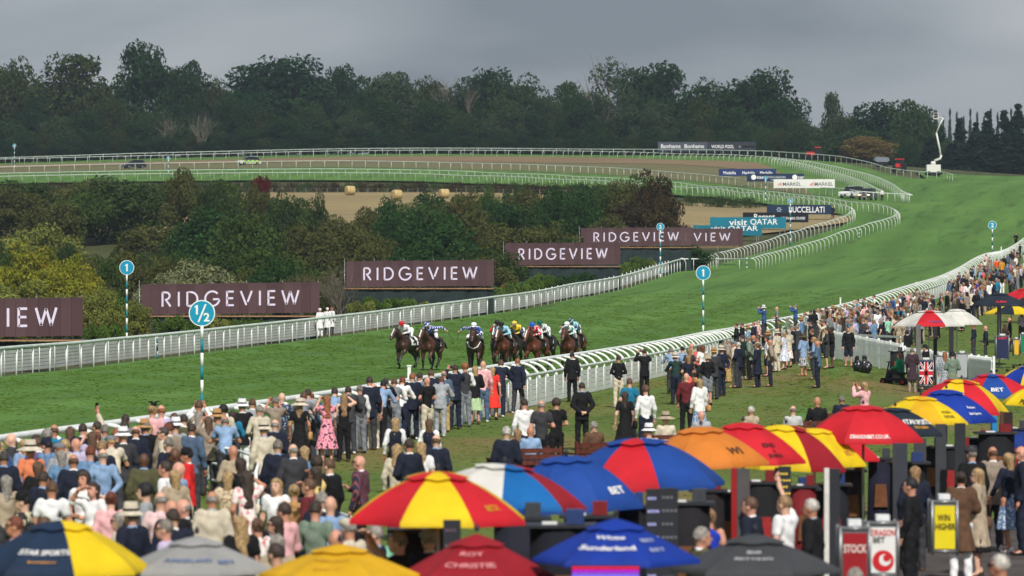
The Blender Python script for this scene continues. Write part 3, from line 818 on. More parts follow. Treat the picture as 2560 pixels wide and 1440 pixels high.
for i, px in enumerate(range(-30, 2300, 46)):      # shrubs at its foot
    nw = nearest_words(far, px); sw_ = ['dark', 'deep green', 'blackish', 'brownish'][i % 4]
    tree('woodland_shrub', own_words([f'{sw_} low shrub under the {nw}', f'{sw_} squat shrub near the {nw}', f'{sw_} small shrub below the {nw}']), px, 338 + 14 * math.sin(i * 1.7) + (18 if px > 2000 else 0), 34, 928 + 3 * (i % 2), ['dark', 'deep', 'dark', 'brown'][i % 4], CR_FAR, None, 6.0, 7.0, 'shrubs at the foot of the far wood', drop=.56)
for i, (px, top, half, D) in enumerate([(2352, 318, 30, 960), (2400, 300, 30, 930), (2440, 312, 28, 900), (2470, 286, 30, 905), (2510, 280, 34, 900), (2545, 268, 34, 890), (2580, 276, 34, 900), (2430, 345, 34, 880), (2490, 340, 40, 870), (2550, 335, 40, 865), (2380, 360, 34, 880), (2330, 350, 36, 900)]):
    tree('conifer_tree', ['conifer directly behind the white lift', 'pointed conifer just right of the lift', 'low conifer right of the lift', 'conifer with the highest tip near the lift', 'tall conifer on the rise', 'tallest conifer near the picture edge', 'conifer cut by the picture edge', 'short front conifer nearer the lift', 'short front conifer in mid rise', 'short front conifer at the picture edge', 'squat conifer at the lift foot', 'squat conifer left of the lift foot'][i], px, top, half * 1.7, D, 'conifer', CR_CON, TRK_FAR, 3.4, 8.0, 'conifers behind the white lift', drop=.55)
for i in range(16):
    tree('far_conifer', 'hazy distant conifer on the ridge beyond the lift', 2290 + i * 17, 292 + 8 * math.sin(i * 2.1), 16, 1500 + 40 * (i % 3), 'conifer', CR_CON, None, 3.4, 8.0, 'hazy conifers on the ridge', drop=.55)
tw = twig_mesh(5, 9, .09, 9, .55, 3)
for px, py, sc_, lab in [(1110, 300, 1.25, 'bare dead tree whose branches rise over the wood'), (1172, 285, .8, 'smaller bare crown beside the dead tree')]:
    p = at(px, py, 968); b0 = H(p.x, 968)
    o = empty('dead_tree', (p.x, 968, b0)); tag(o, lab, 'tree')
    mesh_obj('branches', tw, PALEBARK, o, (0, 0, p.z - b0), (0, 0, px), (sc_,) * 3)
    MB().tube([(0, 0, -.5), (.1, 0, (p.z - b0) * .5), (0, 0, p.z - b0 + .5)], [.3, .24, .16], 6).build('trunk', PALEBARK, o, True)
for px, py, sc_, lab in [(420, 335, 1.0, 'pale leafless tree leaning inside the wood'), (505, 330, 1.1, 'grey leafless thicket inside the wood')]:
    p = at(px, py, 928); b0 = H(p.x, 928)
    o = empty('dead_tree', (p.x, 928, b0)); tag(o, lab, 'tree')
    mesh_obj('branches', tw, PALEBARK, o, (0, 0, 1.0), (0, .1, px), (sc_,) * 3)
    MB().tube([(0, 0, -.5), (0, 0, 1.4)], [.25, .2], 6).build('trunk', PALEBARK, o, True)

EXTRA = [(60, 452, 110, 540, 'dark', 'dark scrub tree at the picture edge below the far rail'), (210, 448, 90, 538, 'brown', 'brown-topped tree below the far rail'), (390, 446, 80, 535, 'dark', 'dark scrub tree below the dark car'), (560, 456, 70, 530, 'green', 'green scrub tree before the hedge'), (640, 492, 70, 520, 'dark', 'dark scrub tree near the wire fence'), (740, 500, 56, 515, 'brown', 'brown scrub tree at the start of the stubble gap'), (1010, 500, 66, 505, 'green', 'green scrub tree by the half hidden bale'), (1120, 496, 80, 500, 'brown', 'olive scrub tree below the peeping bale'), (1240, 484, 80, 505, 'deep', 'deep green scrub tree under the hedge'), (1330, 480, 70, 510, 'brown', 'brown scrub tree under the hedge end'), (1440, 468, 80, 515, 'deep', 'deep green scrub tree below the far turf'), (1530, 464, 80, 510, 'green', 'green scrub tree left of the russet tree'), (1570, 440, 60, 505, 'brown', 'brown scrub tree touching the russet tree')]
MORE = [(680, 486, 60, 508, 'green', 'green tree at the near end of the stubble gap'), (830, 520, 60, 470, 'brown', 'low brown tree under the lone hay bale'), (930, 528, 70, 465, 'brown', 'olive tree below the stubble gap'), (960, 500, 46, 480, 'deep', 'slim green tree before the half hidden bale'), (1075, 480, 60, 520, 'deep', 'dark green tree beneath the third bale'), (1160, 478, 60, 515, 'brown', 'brown tree between the bales and hedge'), (1480, 458, 60, 525, 'deep', 'green tree with its top against the turf'), (1380, 470, 60, 520, 'green', 'mid green tree left of the turf gap')]
SCRUB = 'trees and bushes of the valley between the straights'
mid = [ # x, top, half, distance, leaf, words
 (20, 470, 90, 520, 'brown', 'brown-green tree against the stubble field'), (130, 500, 90, 505, 'brown', 'dull brown tree in front of the stubble'), (300, 440, 125, 515, 'dark', 'wide dark tree reaching up to the far rail'), (200, 470, 80, 510, 'green', 'greenish tree left of the wide dark one'), (470, 432, 66, 500, 'brown', 'tall thin-leaved tree at the edge of the stubble'), (545, 470, 70, 490, 'dark', 'dark tree with spreading top'),
 (640, 462, 46, 500, 'brown', 'thin brown tree by the wire fence'), (712, 482, 60, 480, 'dark', 'open dark tree before the stubble'), (785, 480, 42, 470, 'dark', 'leggy dark tree leaning over the stubble'), (400, 540, 100, 460, 'brown', 'brown bush with reddish tips'), (520, 530, 110, 440, 'deep', 'deep green maple with red leaf tips'), (640, 540, 120, 430, 'green', 'full green tree in mid valley'), (760, 560, 90, 425, 'brown', 'brownish tree in mid valley'),
 (870, 565, 90, 420, 'brown', 'rounded olive-brown tree before the hay bales'), (90, 560, 120, 450, 'olive', 'olive bush behind the yellow one'), (1060, 488, 90, 450, 'deep', 'deep green tree hiding the hay bales'), (985, 540, 60, 430, 'deep', 'deep green tree with narrow top'), (1180, 500, 80, 455, 'brown', 'olive-brown tree beside the deep green one'), (1120, 560, 130, 400, 'deep', 'broad deep green tree above a sponsor board'), (1270, 560, 100, 420, 'brown', 'brown-flecked tree above the middle boards'),
 (1225, 462, 34, 520, 'green', 'small green tree on the hedge line'), (1290, 452, 36, 525, 'deep', 'small deep green tree on the hedge line'), (1400, 478, 80, 480, 'deep', 'deep green tree below the far turf'), (1470, 500, 80, 465, 'deep', 'dense green tree left of the russet one'), (1385, 560, 80, 440, 'brown', 'brown bush under the deep green trees'), (1640, 428, 70, 500, 'russet', 'tall russet tree rising in front of the rails'), (1610, 490, 110, 480, 'russet', 'dark russet bush round the tall russet tree'), (1690, 548, 50, 505, 'russet', 'ochre bush at the bend'), (1540, 545, 70, 460, 'brown', 'brown bush behind the upper boards'),
 (700, 630, 130, 360, 'green', 'big green bush behind the wide sponsor board'), (850, 655, 70, 345, 'brown', 'ochre-flecked bush between two sponsor boards'), (940, 600, 90, 380, 'brown', 'brown hawthorn in the valley'), (580, 620, 90, 370, 'dark', 'dark bush in the hollow'), (330, 610, 110, 380, 'brown', 'dull olive bush behind the mile pole'), (1060, 620, 110, 370, 'deep', 'deep green bush behind the third board'), (1230, 625, 80, 385, 'dark', 'dark bush at the end of the third board'),
 (60, 612, 110, 330, 'yellow', 'bright yellow-green bush at the valley edge'), (190, 640, 70, 322, 'yellow', 'yellow-tipped bush beside the brighter one'), (30, 700, 120, 295, 'olive', 'pale olive bush above the first board'), (190, 715, 100, 285, 'olive', 'olive bush near the first numbered pole'), (290, 740, 80, 280, 'fresh', 'fresh green bush at the pole foot'), (245, 722, 60, 262, 'olive', 'light olive bush between the first two plum boards'), (335, 755, 50, 262, 'olive', 'light olive bush touching the wide board'), (150, 660, 110, 305, 'yellow', 'wide yellow-green bush below the brightest one'), (500, 648, 100, 310, 'sage', 'round silvery sage bush above the wide board'), (610, 690, 70, 305, 'sage', 'low sage bush above the wide board'), (400, 690, 80, 300, 'sage', 'sage bush left of the silvery one'), (760, 690, 70, 325, 'brown', 'scrubby bush at the right of the wide board'), (840, 740, 40, 320, 'brown', 'thin scrub between the boards')]
for px, top, half, D, lf, lab in mid + EXTRA + MORE:
    tree('valley_bush' if D < 345 else 'valley_tree', lab, px, top, half, D, lf, CR_MID, TRK_MID, 3.0, 2.9, SCRUB, trunk_h=4.2, drop=.6)
tree('valley_bush', 'small dark red shrub beside the wire fence', 648, 440, 20, 560, 'red', CR_LOW, None, 1.2, .75)
for i in range(44):   # undergrowth that fills the hollow
    px = -40 + i * 41 + random.uniform(-15, 15)
    D = random.uniform(330, 470) if px < 1300 else random.uniform(430, 480)
    nw = nearest_words(mid, px); sw_ = ['dark', 'brown', 'green', 'deep green', 'brownish'][i % 5]
    tree('valley_bush', own_words([f'{sw_} filler bush near the {nw}', f'{sw_} thicket bush by the {nw}', f'{sw_} undergrowth bush below the {nw}']), px, 690 - (D - 300) * .62 + random.uniform(-12, 12), random.uniform(50, 80), D, ['dark', 'brown', 'green', 'deep', 'brown'][i % 5], CR_MID, None, 3.0, 2.9, 'bushes deep in the valley thicket', drop=.56)
twm = twig_mesh(9, 4.6, .035, 34, .75, 3)
for px, py, D, sc_, lab in [(200, 640, 352, 1.0, 'bare grey-brown shrub fanning up behind the yellow bushes'), (250, 650, 346, .85, 'second bare shrub tangled with the fanning one'), (385, 560, 450, .9, 'leafless grey tree in mid valley'), (745, 800, 300, .8, 'pale bare sapling by the wide board'), (850, 800, 318, .9, 'pale bare sapling between the boards')]:
    p = at(px, py, D)
    o = empty('bare_shrub', (p.x, D, H(p.x, D) - .1)); tag(o, lab, 'shrub')
    mesh_obj('branches', twm, BARK if D > 330 else PALEBARK, o, (0, 0, 0), (0, 0, px), (sc_, sc_, sc_ * 1.15))
# hedge and shrubs along the screen fence
def low_bushes(lst, name, label, group):
    ords = 'first second third fourth fifth sixth seventh eighth ninth tenth'.split()
    for i_, (px, py, half, D, lf) in enumerate(sorted(lst)):
        D = behind_fence(px, half, D); p = at(px, py, D); s = half * D / FPX
        g = H(p.x, D)
        o = empty(name, (p.x, D, g - .1)); tag(o, f'{label}, {ords[i_]} from the left', 'shrub', group)
        ht = max(p.z - g, .5)
        mesh_obj('crown', CR_LOW[int(px) % 4], LEAF[lf], o, (0, 0, ht * .45), (0, 0, px), (s / 1.2, s / 1.2, ht * .62 / .75))
low_bushes([(430, 790, 40, 262, 'fresh'), (470, 795, 40, 262, 'fresh'), (540, 793, 40, 263, 'olive'), (600, 795, 40, 264, 'fresh'), (660, 797, 40, 265, 'fresh'), (720, 798, 36, 266, 'olive'), (240, 812, 30, 232, 'fresh'), (280, 808, 30, 236, 'fresh'), (60, 852, 30, 215, 'olive'), (120, 850, 30, 217, 'olive')], 'fence_shrub', 'leafy shrub growing along the screen fence below the wide board', 'shrubs along the screen fence')
low_bushes([(900, 752, 36, 296, 'olive'), (950, 742, 40, 300, 'fresh'), (1000, 745, 40, 303, 'fresh'), (1050, 750, 40, 306, 'olive'), (1110, 752, 36, 310, 'fresh')], 'fence_shrub', 'leafy shrub growing below the third board', 'shrubs below the third board')
low_bushes([(1250, 716, 30, 326, 'flower'), (1300, 705, 36, 333, 'flower'), (1350, 684, 36, 343, 'fresh'), (1400, 690, 40, 352, 'deep'), (1450, 682, 40, 362, 'deep')], 'fence_shrub', 'flowering shrub between the third and fourth boards', 'flowering shrubs between boards')
low_bushes([(1570, 655, 30, 396, 'flower'), (1610, 642, 34, 405, 'flower'), (1650, 640, 30, 412, 'fresh')], 'fence_shrub', 'shrub at the foot of the slim number two pole', 'shrubs by the number two pole')
# hedge on the far side of the stubble
hq = smooth_curve([tuple(at(px, 460, D))[:2] for px, D in [(-60, 690), (300, 690), (700, 688), (1000, 676), (1250, 662), (1450, 650), (1640, 640)]], 3.0)
hr = empty('hedge', (hq[0][0], hq[0][1], 0)); tag(hr, 'long dark brown hedge between the stubble field and the far turf', 'hedge')
HM = [crown_mesh(300 + i, 1500, .11, 2.0, 1.0, 24, .55, kind='heap') for i in range(3)]
for i, (x, y) in enumerate(hq):
    mesh_obj('hedge_section', HM[i % 3], LEAF['russet' if i % 3 else 'dark'], hr, (x - hq[0][0], y - hq[0][1], H(x, y) + .95), (0, 0, random.uniform(0, 6)), (1, 1, 1.2))
hq = smooth_curve([tuple(at(px, 460, D))[:2] for px, D in [(1735, 604), (1800, 603), (1862, 600)]], 2.5)
hr = empty('hedge', (hq[0][0], hq[0][1], 0)); tag(hr, 'short dark hedge stub next to the russet tree', 'hedge')
for i, (x, y) in enumerate(hq):
    mesh_obj('hedge_section', HM[i % 3], LEAF['dark'], hr, (x - hq[0][0], y - hq[0][1], H(x, y) + .6), (0, 0, random.uniform(0, 6)), (1, 1, .9))
# wire fence in front of the hedge
fq = smooth_curve([tuple(at(px, 460, D))[:2] for px, D in [(-60, 672), (300, 672), (700, 670), (1000, 660), (1250, 648), (1450, 636), (1560, 628)]], 1.9)
fr = empty('wire_fence', (fq[0][0], fq[0][1], 0)); tag(fr, 'thin stake and wire fence at the top of the stubble field', 'fence')
STAKE = plain('weathered stake', (120, 112, 100), .9, .2)
pm = MB().box((-.05, -.05, -.1), (.05, .05, 1.25)).mesh('stake')
fz = HH(fq[:, 0], fq[:, 1])
for i in range(len(fq)):
    mesh_obj('stake', pm, STAKE, fr, (fq[i, 0] - fq[0, 0], fq[i, 1] - fq[0, 1], fz[i]), (0, 0, .3))
for h_ in (.35, .7, 1.1):
    MB().tube([(x - fq[0, 0], y - fq[0, 1], z + h_) for (x, y), z in zip(fq, fz)], .012, 3, False).build('wire', METAL, fr)
# round hay bales
BALE = mat('hay bale', lin((190, 168, 118)), .95, .25, 6, bump=.8, bscale=18)
for px, py, D, rz, lab in [(875, 487, 600, .5, 'round hay bale standing alone on the stubble'), (992, 500, 585, .6, 'round hay bale half hidden by the deep green tree'), (1110, 490, 590, .45, 'round hay bale peeping over the treetops')]:
    p = at(px, py, D)
    b = MB(); M = Matrix.Rotation(R(90), 4, 'Y')
    b.lathe([(.45, -.62), (.62, -.6), (.66, -.5), (.67, 0), (.66, .5), (.62, .6), (.45, .62)], 18, M)
    tag(b.build('hay_bale', BALE, None, True, loc=(p.x, D, H(p.x, D) + .6), rot=(0, 0, rz)), lab, 'hay bale', 'hay bales')
# ---------------------------------------------------------------- lettering
def text_geo(s, size=1.0, bold=0.0, spacing=1.0, shear=0.0):
    cu = bpy.data.curves.new('lettering', 'FONT')
    cu.body = s; cu.size = size; cu.offset = bold; cu.space_character = spacing; cu.shear = shear
    cu.resolution_u = 3; cu.align_x = 'CENTER'; cu.align_y = 'CENTER'; cu.fill_mode = 'FRONT'
    ob = bpy.data.objects.new('lettering', cu)
    COL.objects.link(ob)
    me = bpy.data.meshes.new_from_object(ob)
    v = np.array([tuple(p.co)[:2] for p in me.vertices]); f = [tuple(p.vertices) for p in me.polygons]
    bpy.data.objects.remove(ob); bpy.data.meshes.remove(me); bpy.data.curves.remove(cu)
    return v, f
def flat_text(s, w, h, material, parent, loc, rot=(R(90), 0, 0), bold=0.0, spacing=1.0, shear=0.0, name='lettering'):
    """text fitted into w x h on a plane whose local normal faces the viewer (rotated about X by 90 deg)"""
    v, f = text_geo(s, 1.0, bold, spacing, shear)
    lo, hi = v.min(0), v.max(0)
    v = (v - (lo + hi) / 2) / (hi - lo) * np.array([w, h])
    me = new_mesh(name, np.column_stack([v, np.zeros(len(v))]), f)
    return mesh_obj(name, me, material, parent, loc, rot)
def arc(cx, cy, rx, ry, a0, a1, n=14):
    return [(cx + rx * math.cos(R(a)), cy + ry * math.sin(R(a))) for a in np.linspace(a0, a1, n)]
STROKE = {  # light geometric capitals, drawn as strokes in a box of height 1: (advance, strokes)
 'R': (.62, [[(.06, 0), (.06, .97)], [(.06, .97), (.26, .97)] + arc(.28, .73, .24, .24, 85, -75), [(.24, .52), (.58, 0)]]),
 'I': (.14, [[(.07, 0), (.07, 1)]]),
 'D': (.78, [[(.06, .03), (.06, .97), (.28, .97)] + arc(.28, .5, .44, .47, 88, -88), [(.28, .03), (.06, .03)]]),
 'G': (.95, [arc(.48, .5, .46, .5, 42, 352, 26), [(.93, .46), (.52, .46)]]),
 'E': (.5, [[(.06, 0), (.06, 1)], [(.06, .965), (.5, .965)], [(.06, .51), (.46, .51)], [(.06, .035), (.5, .035)]]),
 'V': (.78, [[(.03, 1), (.39, .03)], [(.75, 1), (.47, .24)]]),
 'W': (1.12, [[(.03, 1), (.30, .03)], [(.30, .03), (.56, .96)], [(.56, .96), (.82, .03)], [(.82, .03), (1.09, 1)]]),
}
def stroke_word(word, width, height, th, gap=0.42):
    """quads of a stroked word centred on the origin in the XZ plane"""
    adv = [STROKE[c][0] for c in word]; tot = sum(adv) + gap * (len(word) - 1)
    res = []
    x = -tot / 2; sx = width / tot
    for c, a in zip(word, adv):
        v = []; f = []
        for st in STROKE[c][1]:
            P = [np.array(((x + p[0]) * sx, (p[1] - .5) * height)) for p in st]
            L = []; Rr = []
            for i in range(len(P)):
                d = P[min(i + 1, len(P) - 1)] - P[max(i - 1, 0)]; d = d / (np.linalg.norm(d) + 1e-9); n = np.array((-d[1], d[0])) * th / 2
                L.append(P[i] + n); Rr.append(P[i] - n)
            b = len(v)
            for l, r in zip(L, Rr): v += [(l[0], 0, l[1]), (r[0], 0, r[1])]
            f += [(b + 2 * i, b + 2 * i + 1, b + 2 * i + 3, b + 2 * i + 2) for i in range(len(P) - 1)]
        res.append((c, v, f)); x += a + gap
    return res
# ---------------------------------------------------------------- sponsor boards
LILAC = plain('lilac led lettering', (222, 214, 236), .6, .04)
PLUM = plain('plum led panel', (84, 60, 64), .6, .06, .8)
PLUMS = [plain('plum led panel %d' % i, (84 + k, 60 + k, 64 + k), .55 + .05 * i, .10, .8) for i, k in enumerate((0, 5, -5, 2))]
TARP = plain('dark green netting', (38, 52, 52), .9, .25, 1.5, bump=.5, bscale=6)
def wide_board(x0, x1, yt0, yt1, yb, D, label, word='RIDGEVIEW', txt=None, scaffold=True, panels=20, yaw=0.0, tarp=None):
    """led board on scaffolding: vertical modules side by side, stroked letters standing proud"""
    s = D / FPX
    W = (x1 - x0) * s; Hb = (yb - (yt0 + yt1) / 2) * s
    c = at((x0 + x1) / 2, yb, D)
    g = H(c.x, D)
    tilt = math.atan2((yt0 - yt1), (x1 - x0))
    root = empty('sponsor_board', (c.x, D, g)); tag(root, label, 'sponsor board')
    zb = c.z - g
    M0 = Matrix.Rotation(tilt, 4, 'Y')
    pw = W / panels
    me = MB().box((-pw / 2 + .006, -.06, 0), (pw / 2 - .006, .06, Hb)).mesh('panel')
    for i in range(panels):
        xx = -W / 2 + pw * (i + .5)
        mesh_obj('panel', me, PLUMS[random.randrange(4)], root, (xx, random.uniform(0, .006), zb - xx * math.tan(tilt)))
    def letters(word, cx, w, h, th):
        for ch, v, f in stroke_word(word, w, h, th):
            v = [(p[0] + cx, -.075, zb + Hb / 2 + p[2] - (p[0] + cx) * math.tan(tilt)) for p in v]
            mesh_obj('letter', new_mesh('letter', v, f), LILAC, root)
    txt = txt or [(word, 0.0, .77, .48)]
    for wd, cx, fr, hh in txt:
        letters(wd, cx * W, fr * W, hh * Hb, .105 * Hb * .62)
    # scaffold: standards and ledgers behind, planks below
    b = MB()
    for xx in np.linspace(-W / 2 - .15, W / 2 - .1, 6):
        b.tube([(xx, .35, -.5), (xx, .35, zb + Hb + .18)], .03, 6)
    for zz in (zb - .12, zb + Hb * .55):
        b.tube([(-W / 2 - .5, .3, zz), (W / 2 + .1, .3, zz)], .028, 6)
    b.tube([(-W / 2, .35, -.3), (-W / 2 + 1.5, .35, zb - .1)], .028, 6)
    b.build('scaffold', METAL, root, True)
    bp = MB().box((-W / 2 - .2, -.25, zb - .20), (W / 2, .35, zb - .13)); bp.build('plank', PLANK, root)
    if scaffold:
        n = 30; v = []; f = []
        t0, t1 = tarp or (0, 1)
        for i in range(n + 1):
            xx = -W / 2 - .2 + (W + .2) * (t0 + (t1 - t0) * i / n)
            for j in range(5):
                v.append((xx, -.05 + .06 * math.sin(i * 1.3 + j * .8) + .03 * math.sin(i * 3.1), (zb - .22) * (1 - j / 4) - .03 * (j == 0) * abs(math.sin(i * .9))))
        for i in range(n):
            for j in range(4): f.append((i * 5 + j, (i + 1) * 5 + j, (i + 1) * 5 + j + 1, i * 5 + j + 1))
        mesh_obj('netting', new_mesh('netting', v, f, True), TARP, root)
    return root
wide_board(-351, 207, 743, 751, 843, 212, 'plum led board cut by the picture edge, reading IEW')
wide_board(353, 799, 705, 711, 784, 265, 'wide plum led board behind the half-furlong disc')
wide_board(866, 1235, 650, 653, 716, 318, 'plum led board above green netting beyond the leading horses')
wide_board(1263, 1551, 606, 608, 662, 390, 'smaller plum led board half overlapping the farthest plum one')
wide_board(1452, 1728, 568, 570, 615, 440, 'far plum led board with the number two pole before it')
wide_board(1581, 1857, 571, 572, 614, 472, 'farthest plum led board, its first letters hidden by the next', scaffold=False)
def flat_board(x0, x1, yt, yb, D, col, label, parts, legs=True, name='banner_board', thick=.06):
    s = D / FPX
    W = (x1 - x0) * s; Hb = (yb - yt) * s
    c = at((x0 + x1) / 2, yb, D); g = H(c.x, D); zb = max(c.z - g, .05)
    root = empty(name, (c.x, D, g)); tag(root, label, 'sponsor board')
    MB().box((-W / 2, -thick / 2, zb), (W / 2, thick / 2, zb + Hb)).build('board', plain('board %s' % (col,), col, .6, .05, 1), root)
    b = MB()
    for k in (-.42, -.14, .14, .42):
        b.box((k * W - .04, thick / 2 + .002, -.3), (k * W + .04, thick / 2 + .08, zb + Hb * .9))
        b.tube([(k * W, .06, zb + .2), (k * W + .1, 1.2, -.2)], .035, 5)
    b.build('leg', METAL, root)
    for kind, cx, cz, w_, h_, colr, s_ in parts:
        m_ = plain('print %s' % (colr,), colr, .6, .03)
        if kind == 'text':
            flat_text(s_, w_ * W, h_ * Hb, m_, root, (cx * W, -thick / 2 - .012, zb + cz * Hb), bold=.012)
        elif kind == 'disc':
            v = [(cx * W + h_ * Hb * math.cos(a), -thick / 2 - .010, zb + cz * Hb + h_ * Hb * math.sin(a)) for a in np.linspace(0, 2 * math.pi, 24, endpoint=False)]
            mesh_obj('emblem', new_mesh('emblem', v, [tuple(range(24))]), m_, root)
        elif kind == 'star':
            for a in range(6):
                an = a * math.pi / 3; u = Vector((math.cos(an), 0, math.sin(an))); n_ = Vector((-math.sin(an), 0, math.cos(an)))
                o_ = Vector((cx * W, -thick / 2 - .012, zb + cz * Hb))
                v = [o_ + u * h_ * Hb * .25, o_ + u * h_ * Hb * .6 + n_ * h_ * Hb * .3, o_ + u * h_ * Hb, o_ + u * h_ * Hb * .6 - n_ * h_ * Hb * .3]
                mesh_obj('emblem', new_mesh('emblem', v, [(0, 1, 2, 3)]), m_, root)
        else:
            v = [(cx * W + a * w_ * W / 2, -thick / 2 - .008, zb + cz * Hb + b_ * h_ * Hb / 2) for a, b_ in ((-1, -1), (1, -1), (1, 1), (-1, 1))]
            mesh_obj('print', new_mesh('print', v, [(0, 1, 2, 3)]), m_, root)
    return root
WH = (236, 238, 240)
flat_board(1733, 1905, 563, 589, 516, (10, 110, 132), 'teal board half hidden behind the farthest plum board', [('text', .1, .66, .68, .56, WH, 'visit QATAR')])
flat_board(1775, 1965, 543, 571, 534, (12, 118, 140), 'bright teal board reading visit QATAR in full', [('text', -.13, .52, .24, .55, WH, 'visit'), ('text', .21, .55, .36, .6, WH, 'QATAR')])
flat_board(1857, 2021, 531, 556, 550, (16, 22, 32), 'black board with script lettering above the teal one', [('text', -.17, .5, .32, .7, WH, 'Regent'), ('text', .27, .42, .36, .26, WH, 'SEVEN SEAS CRUISES')])
flat_board(1917, 2078, 512, 536, 568, (20, 44, 74), 'navy board with tall serif lettering and a flower mark', [('text', .12, .5, .55, .62, WH, 'BUCCELLATI'), ('star', -.31, .5, 0, .3, (150, 164, 184), '')])
flat_board(1934, 2087, 448, 470, 634, (226, 226, 224), 'white board with red bars and grey lettering', [('text', -.2, .45, .3, .4, (90, 94, 100), 'MARKEL'), ('text', .32, .45, .3, .4, (90, 94, 100), 'MARKEL'), ('rect', -.4, .42, .012, .3, (222, 62, 40), ''), ('rect', -.38, .46, .012, .4, (222, 62, 40), ''), ('rect', -.425, .38, .012, .22, (222, 62, 40), ''), ('rect', .10, .38, .012, .22, (222, 62, 40), ''), ('rect', .122, .42, .012, .3, (222, 62, 40), ''), ('rect', .144, .46, .012, .4, (222, 62, 40), '')])
flat_board(1867, 2010, 434, 454, 650, (26, 44, 76), 'dark blue board with two round white emblems', [('disc', -.38, .55, 0, .32, WH, ''), ('disc', .34, .55, 0, .32, WH, ''), ('text', -.26, .5, .12, .3, WH, 'EBF'), ('text', .45, .5, .1, .3, WH, 'EBF'), ('text', 0, .55, .36, .26, (190, 196, 206), 'EUROPEAN BREEDERS'), ('text', 0, .2, .14, .2, (190, 196, 206), 'FUND')])
flat_board(1797, 1940, 422, 440, 668, (34, 52, 104), 'blue board repeating one white name three times', [('text', k, .45, .22, .42, WH, 'Medallia') for k in (-.31, .02, .33)])
flat_board(1645, 1890, 355, 378, 905, (74, 80, 92), 'long grey board at the foot of the wood', [('text', -.37, .55, .2, .42, WH, 'Bonhams'), ('text', -.13, .55, .2, .42, WH, 'Bonhams'), ('rect', .25, .5, .5, .96, (44, 48, 58), ''), ('text', .16, .5, .23, .36, WH, 'WORLD POOL'), ('rect', .42, .5, .15, .12, (96, 108, 130), ''), ('disc', .335, .5, 0, .14, (120, 120, 120), '')])
# ---------------------------------------------------------------- furlong poles
TEAL = plain('teal pole paint', (8, 126, 142), .5, .06); DISC = plain('disc blue', (20, 146, 182), .5, .05); DGREEN = plain('pole dark teal', (10, 92, 92), .5, .06)
def furlong_pole(px, pyc, diam, pyb, D, num, label, stripes=None, paint=None):
    s = D / FPX
    r = diam * s / 2
    c = at(px, pyc, D); g = H(c.x, D)
    hc = c.z - g
    root = empty('furlong_pole', (c.x, D, g)); tag(root, label, 'furlong pole')
    n = stripes or max(6, int((hc - r) / .42)); hh = hc - r + .02
    pr = .055 if D < 300 else .07
    for k in range(n):
        z1 = hh - hh * k / n; z0 = hh - hh * (k + 1) / n
        MB().tube([(0, 0, z0), (0, 0, z1)], pr, 10).build('stripe', WHITE if k % 2 == 0 else (paint or TEAL), root, True)
    M = Matrix.Translation((0, 0, hc)) @ Matrix.Rotation(R(90), 4, 'X')
    MB().lathe([(r, -.03), (r, .03)], 40, M).build('disc_rim', WHITE, root)
    MB().lathe([(r * .92, -.036), (r * .92, .038)], 40, M).build('disc', DISC, root)
    def one(cx, cz, h_):
        q = [(-.08, -.5), (.14, -.5), (.14, .5), (.0, .5), (-.24, .32), (-.16, .2), (-.08, .26)]
        mesh_obj('numeral', new_mesh('numeral', [(cx + a * h_, -.045, cz + b_ * h_) for a, b_ in q], [(0, 1, 2, 3, 6), (3, 4, 5, 6)]), WHITE, root)
    if num == '1/2':
        one(-r * .40, hc + r * .26, r * .72)
        flat_text('2', r * .46, r * .66, WHITE, root, (r * .36, -.045, hc - r * .3), bold=.03)
        v = [(r * (-.34), -.045, hc - r * .68), (r * (-.2), -.045, hc - r * .68), (r * .36, -.045, hc + r * .68), (r * .22, -.045, hc + r * .68)]
        mesh_obj('lettering', new_mesh('lettering', v, [(0, 1, 2, 3)]), WHITE, root)
    elif num == '1':
        one(0, hc, r * 1.0)
    else:
        flat_text(num, r * .66, r * 1.0, WHITE, root, (0, -.045, hc), bold=.03)
    return root
furlong_pole(505, 783, 66, 1005, 146, '1/2', 'tall pole with large one-half disc on the near edge of the track')
furlong_pole(1758, 682, 37, 865, 252, '1', 'numbered one pole beside the outer rail above the crowd')
furlong_pole(317, 669, 37, 870, 252, '1', 'numbered one pole behind the inner rail next to a plum board')
furlong_pole(2481, 563, 21.5, 640, 447, '2', 'number two pole on the outer rail at the top of the crowd', paint=DGREEN)
furlong_pole(1651, 567, 19.5, 660, 414, '2', 'slim number two pole in front of the far plum boards')
furlong_pole(1976, 503, 13, 590, 520, '3', 'small number three pole in front of the navy board')
furlong_pole(1914, 445, 10, 500, 622, '4', 'tiny number four pole between the blue board and the rails')
furlong_pole(421, 395, 9, 430, 770, '5', 'tiny number five pole by the verge near the dark car')
furlong_pole(36, 364, 9, 410, 862, '6', 'tiny number six pole by the far rail at the picture edge')
for px, py, D, h_, lab in [(393, 868, 223.5, 1.25, 'short striped post against the inner rail'), (1867, 668, 458, 1.45, 'short striped post under the cross rail'), (2148, 578, 524, 1.3, 'short striped post on the bend rail')]:
    p = at(px, py, D); root = empty('striped_post', (p.x, D, H(p.x, D))); tag(root, lab, 'post')
    for k in range(6):
        MB().tube([(0, 0, h_ * k / 6), (0, 0, h_ * (k + 1) / 6)], .05, 8).build('stripe', TEAL if k % 2 == 0 else WHITE, root, True)
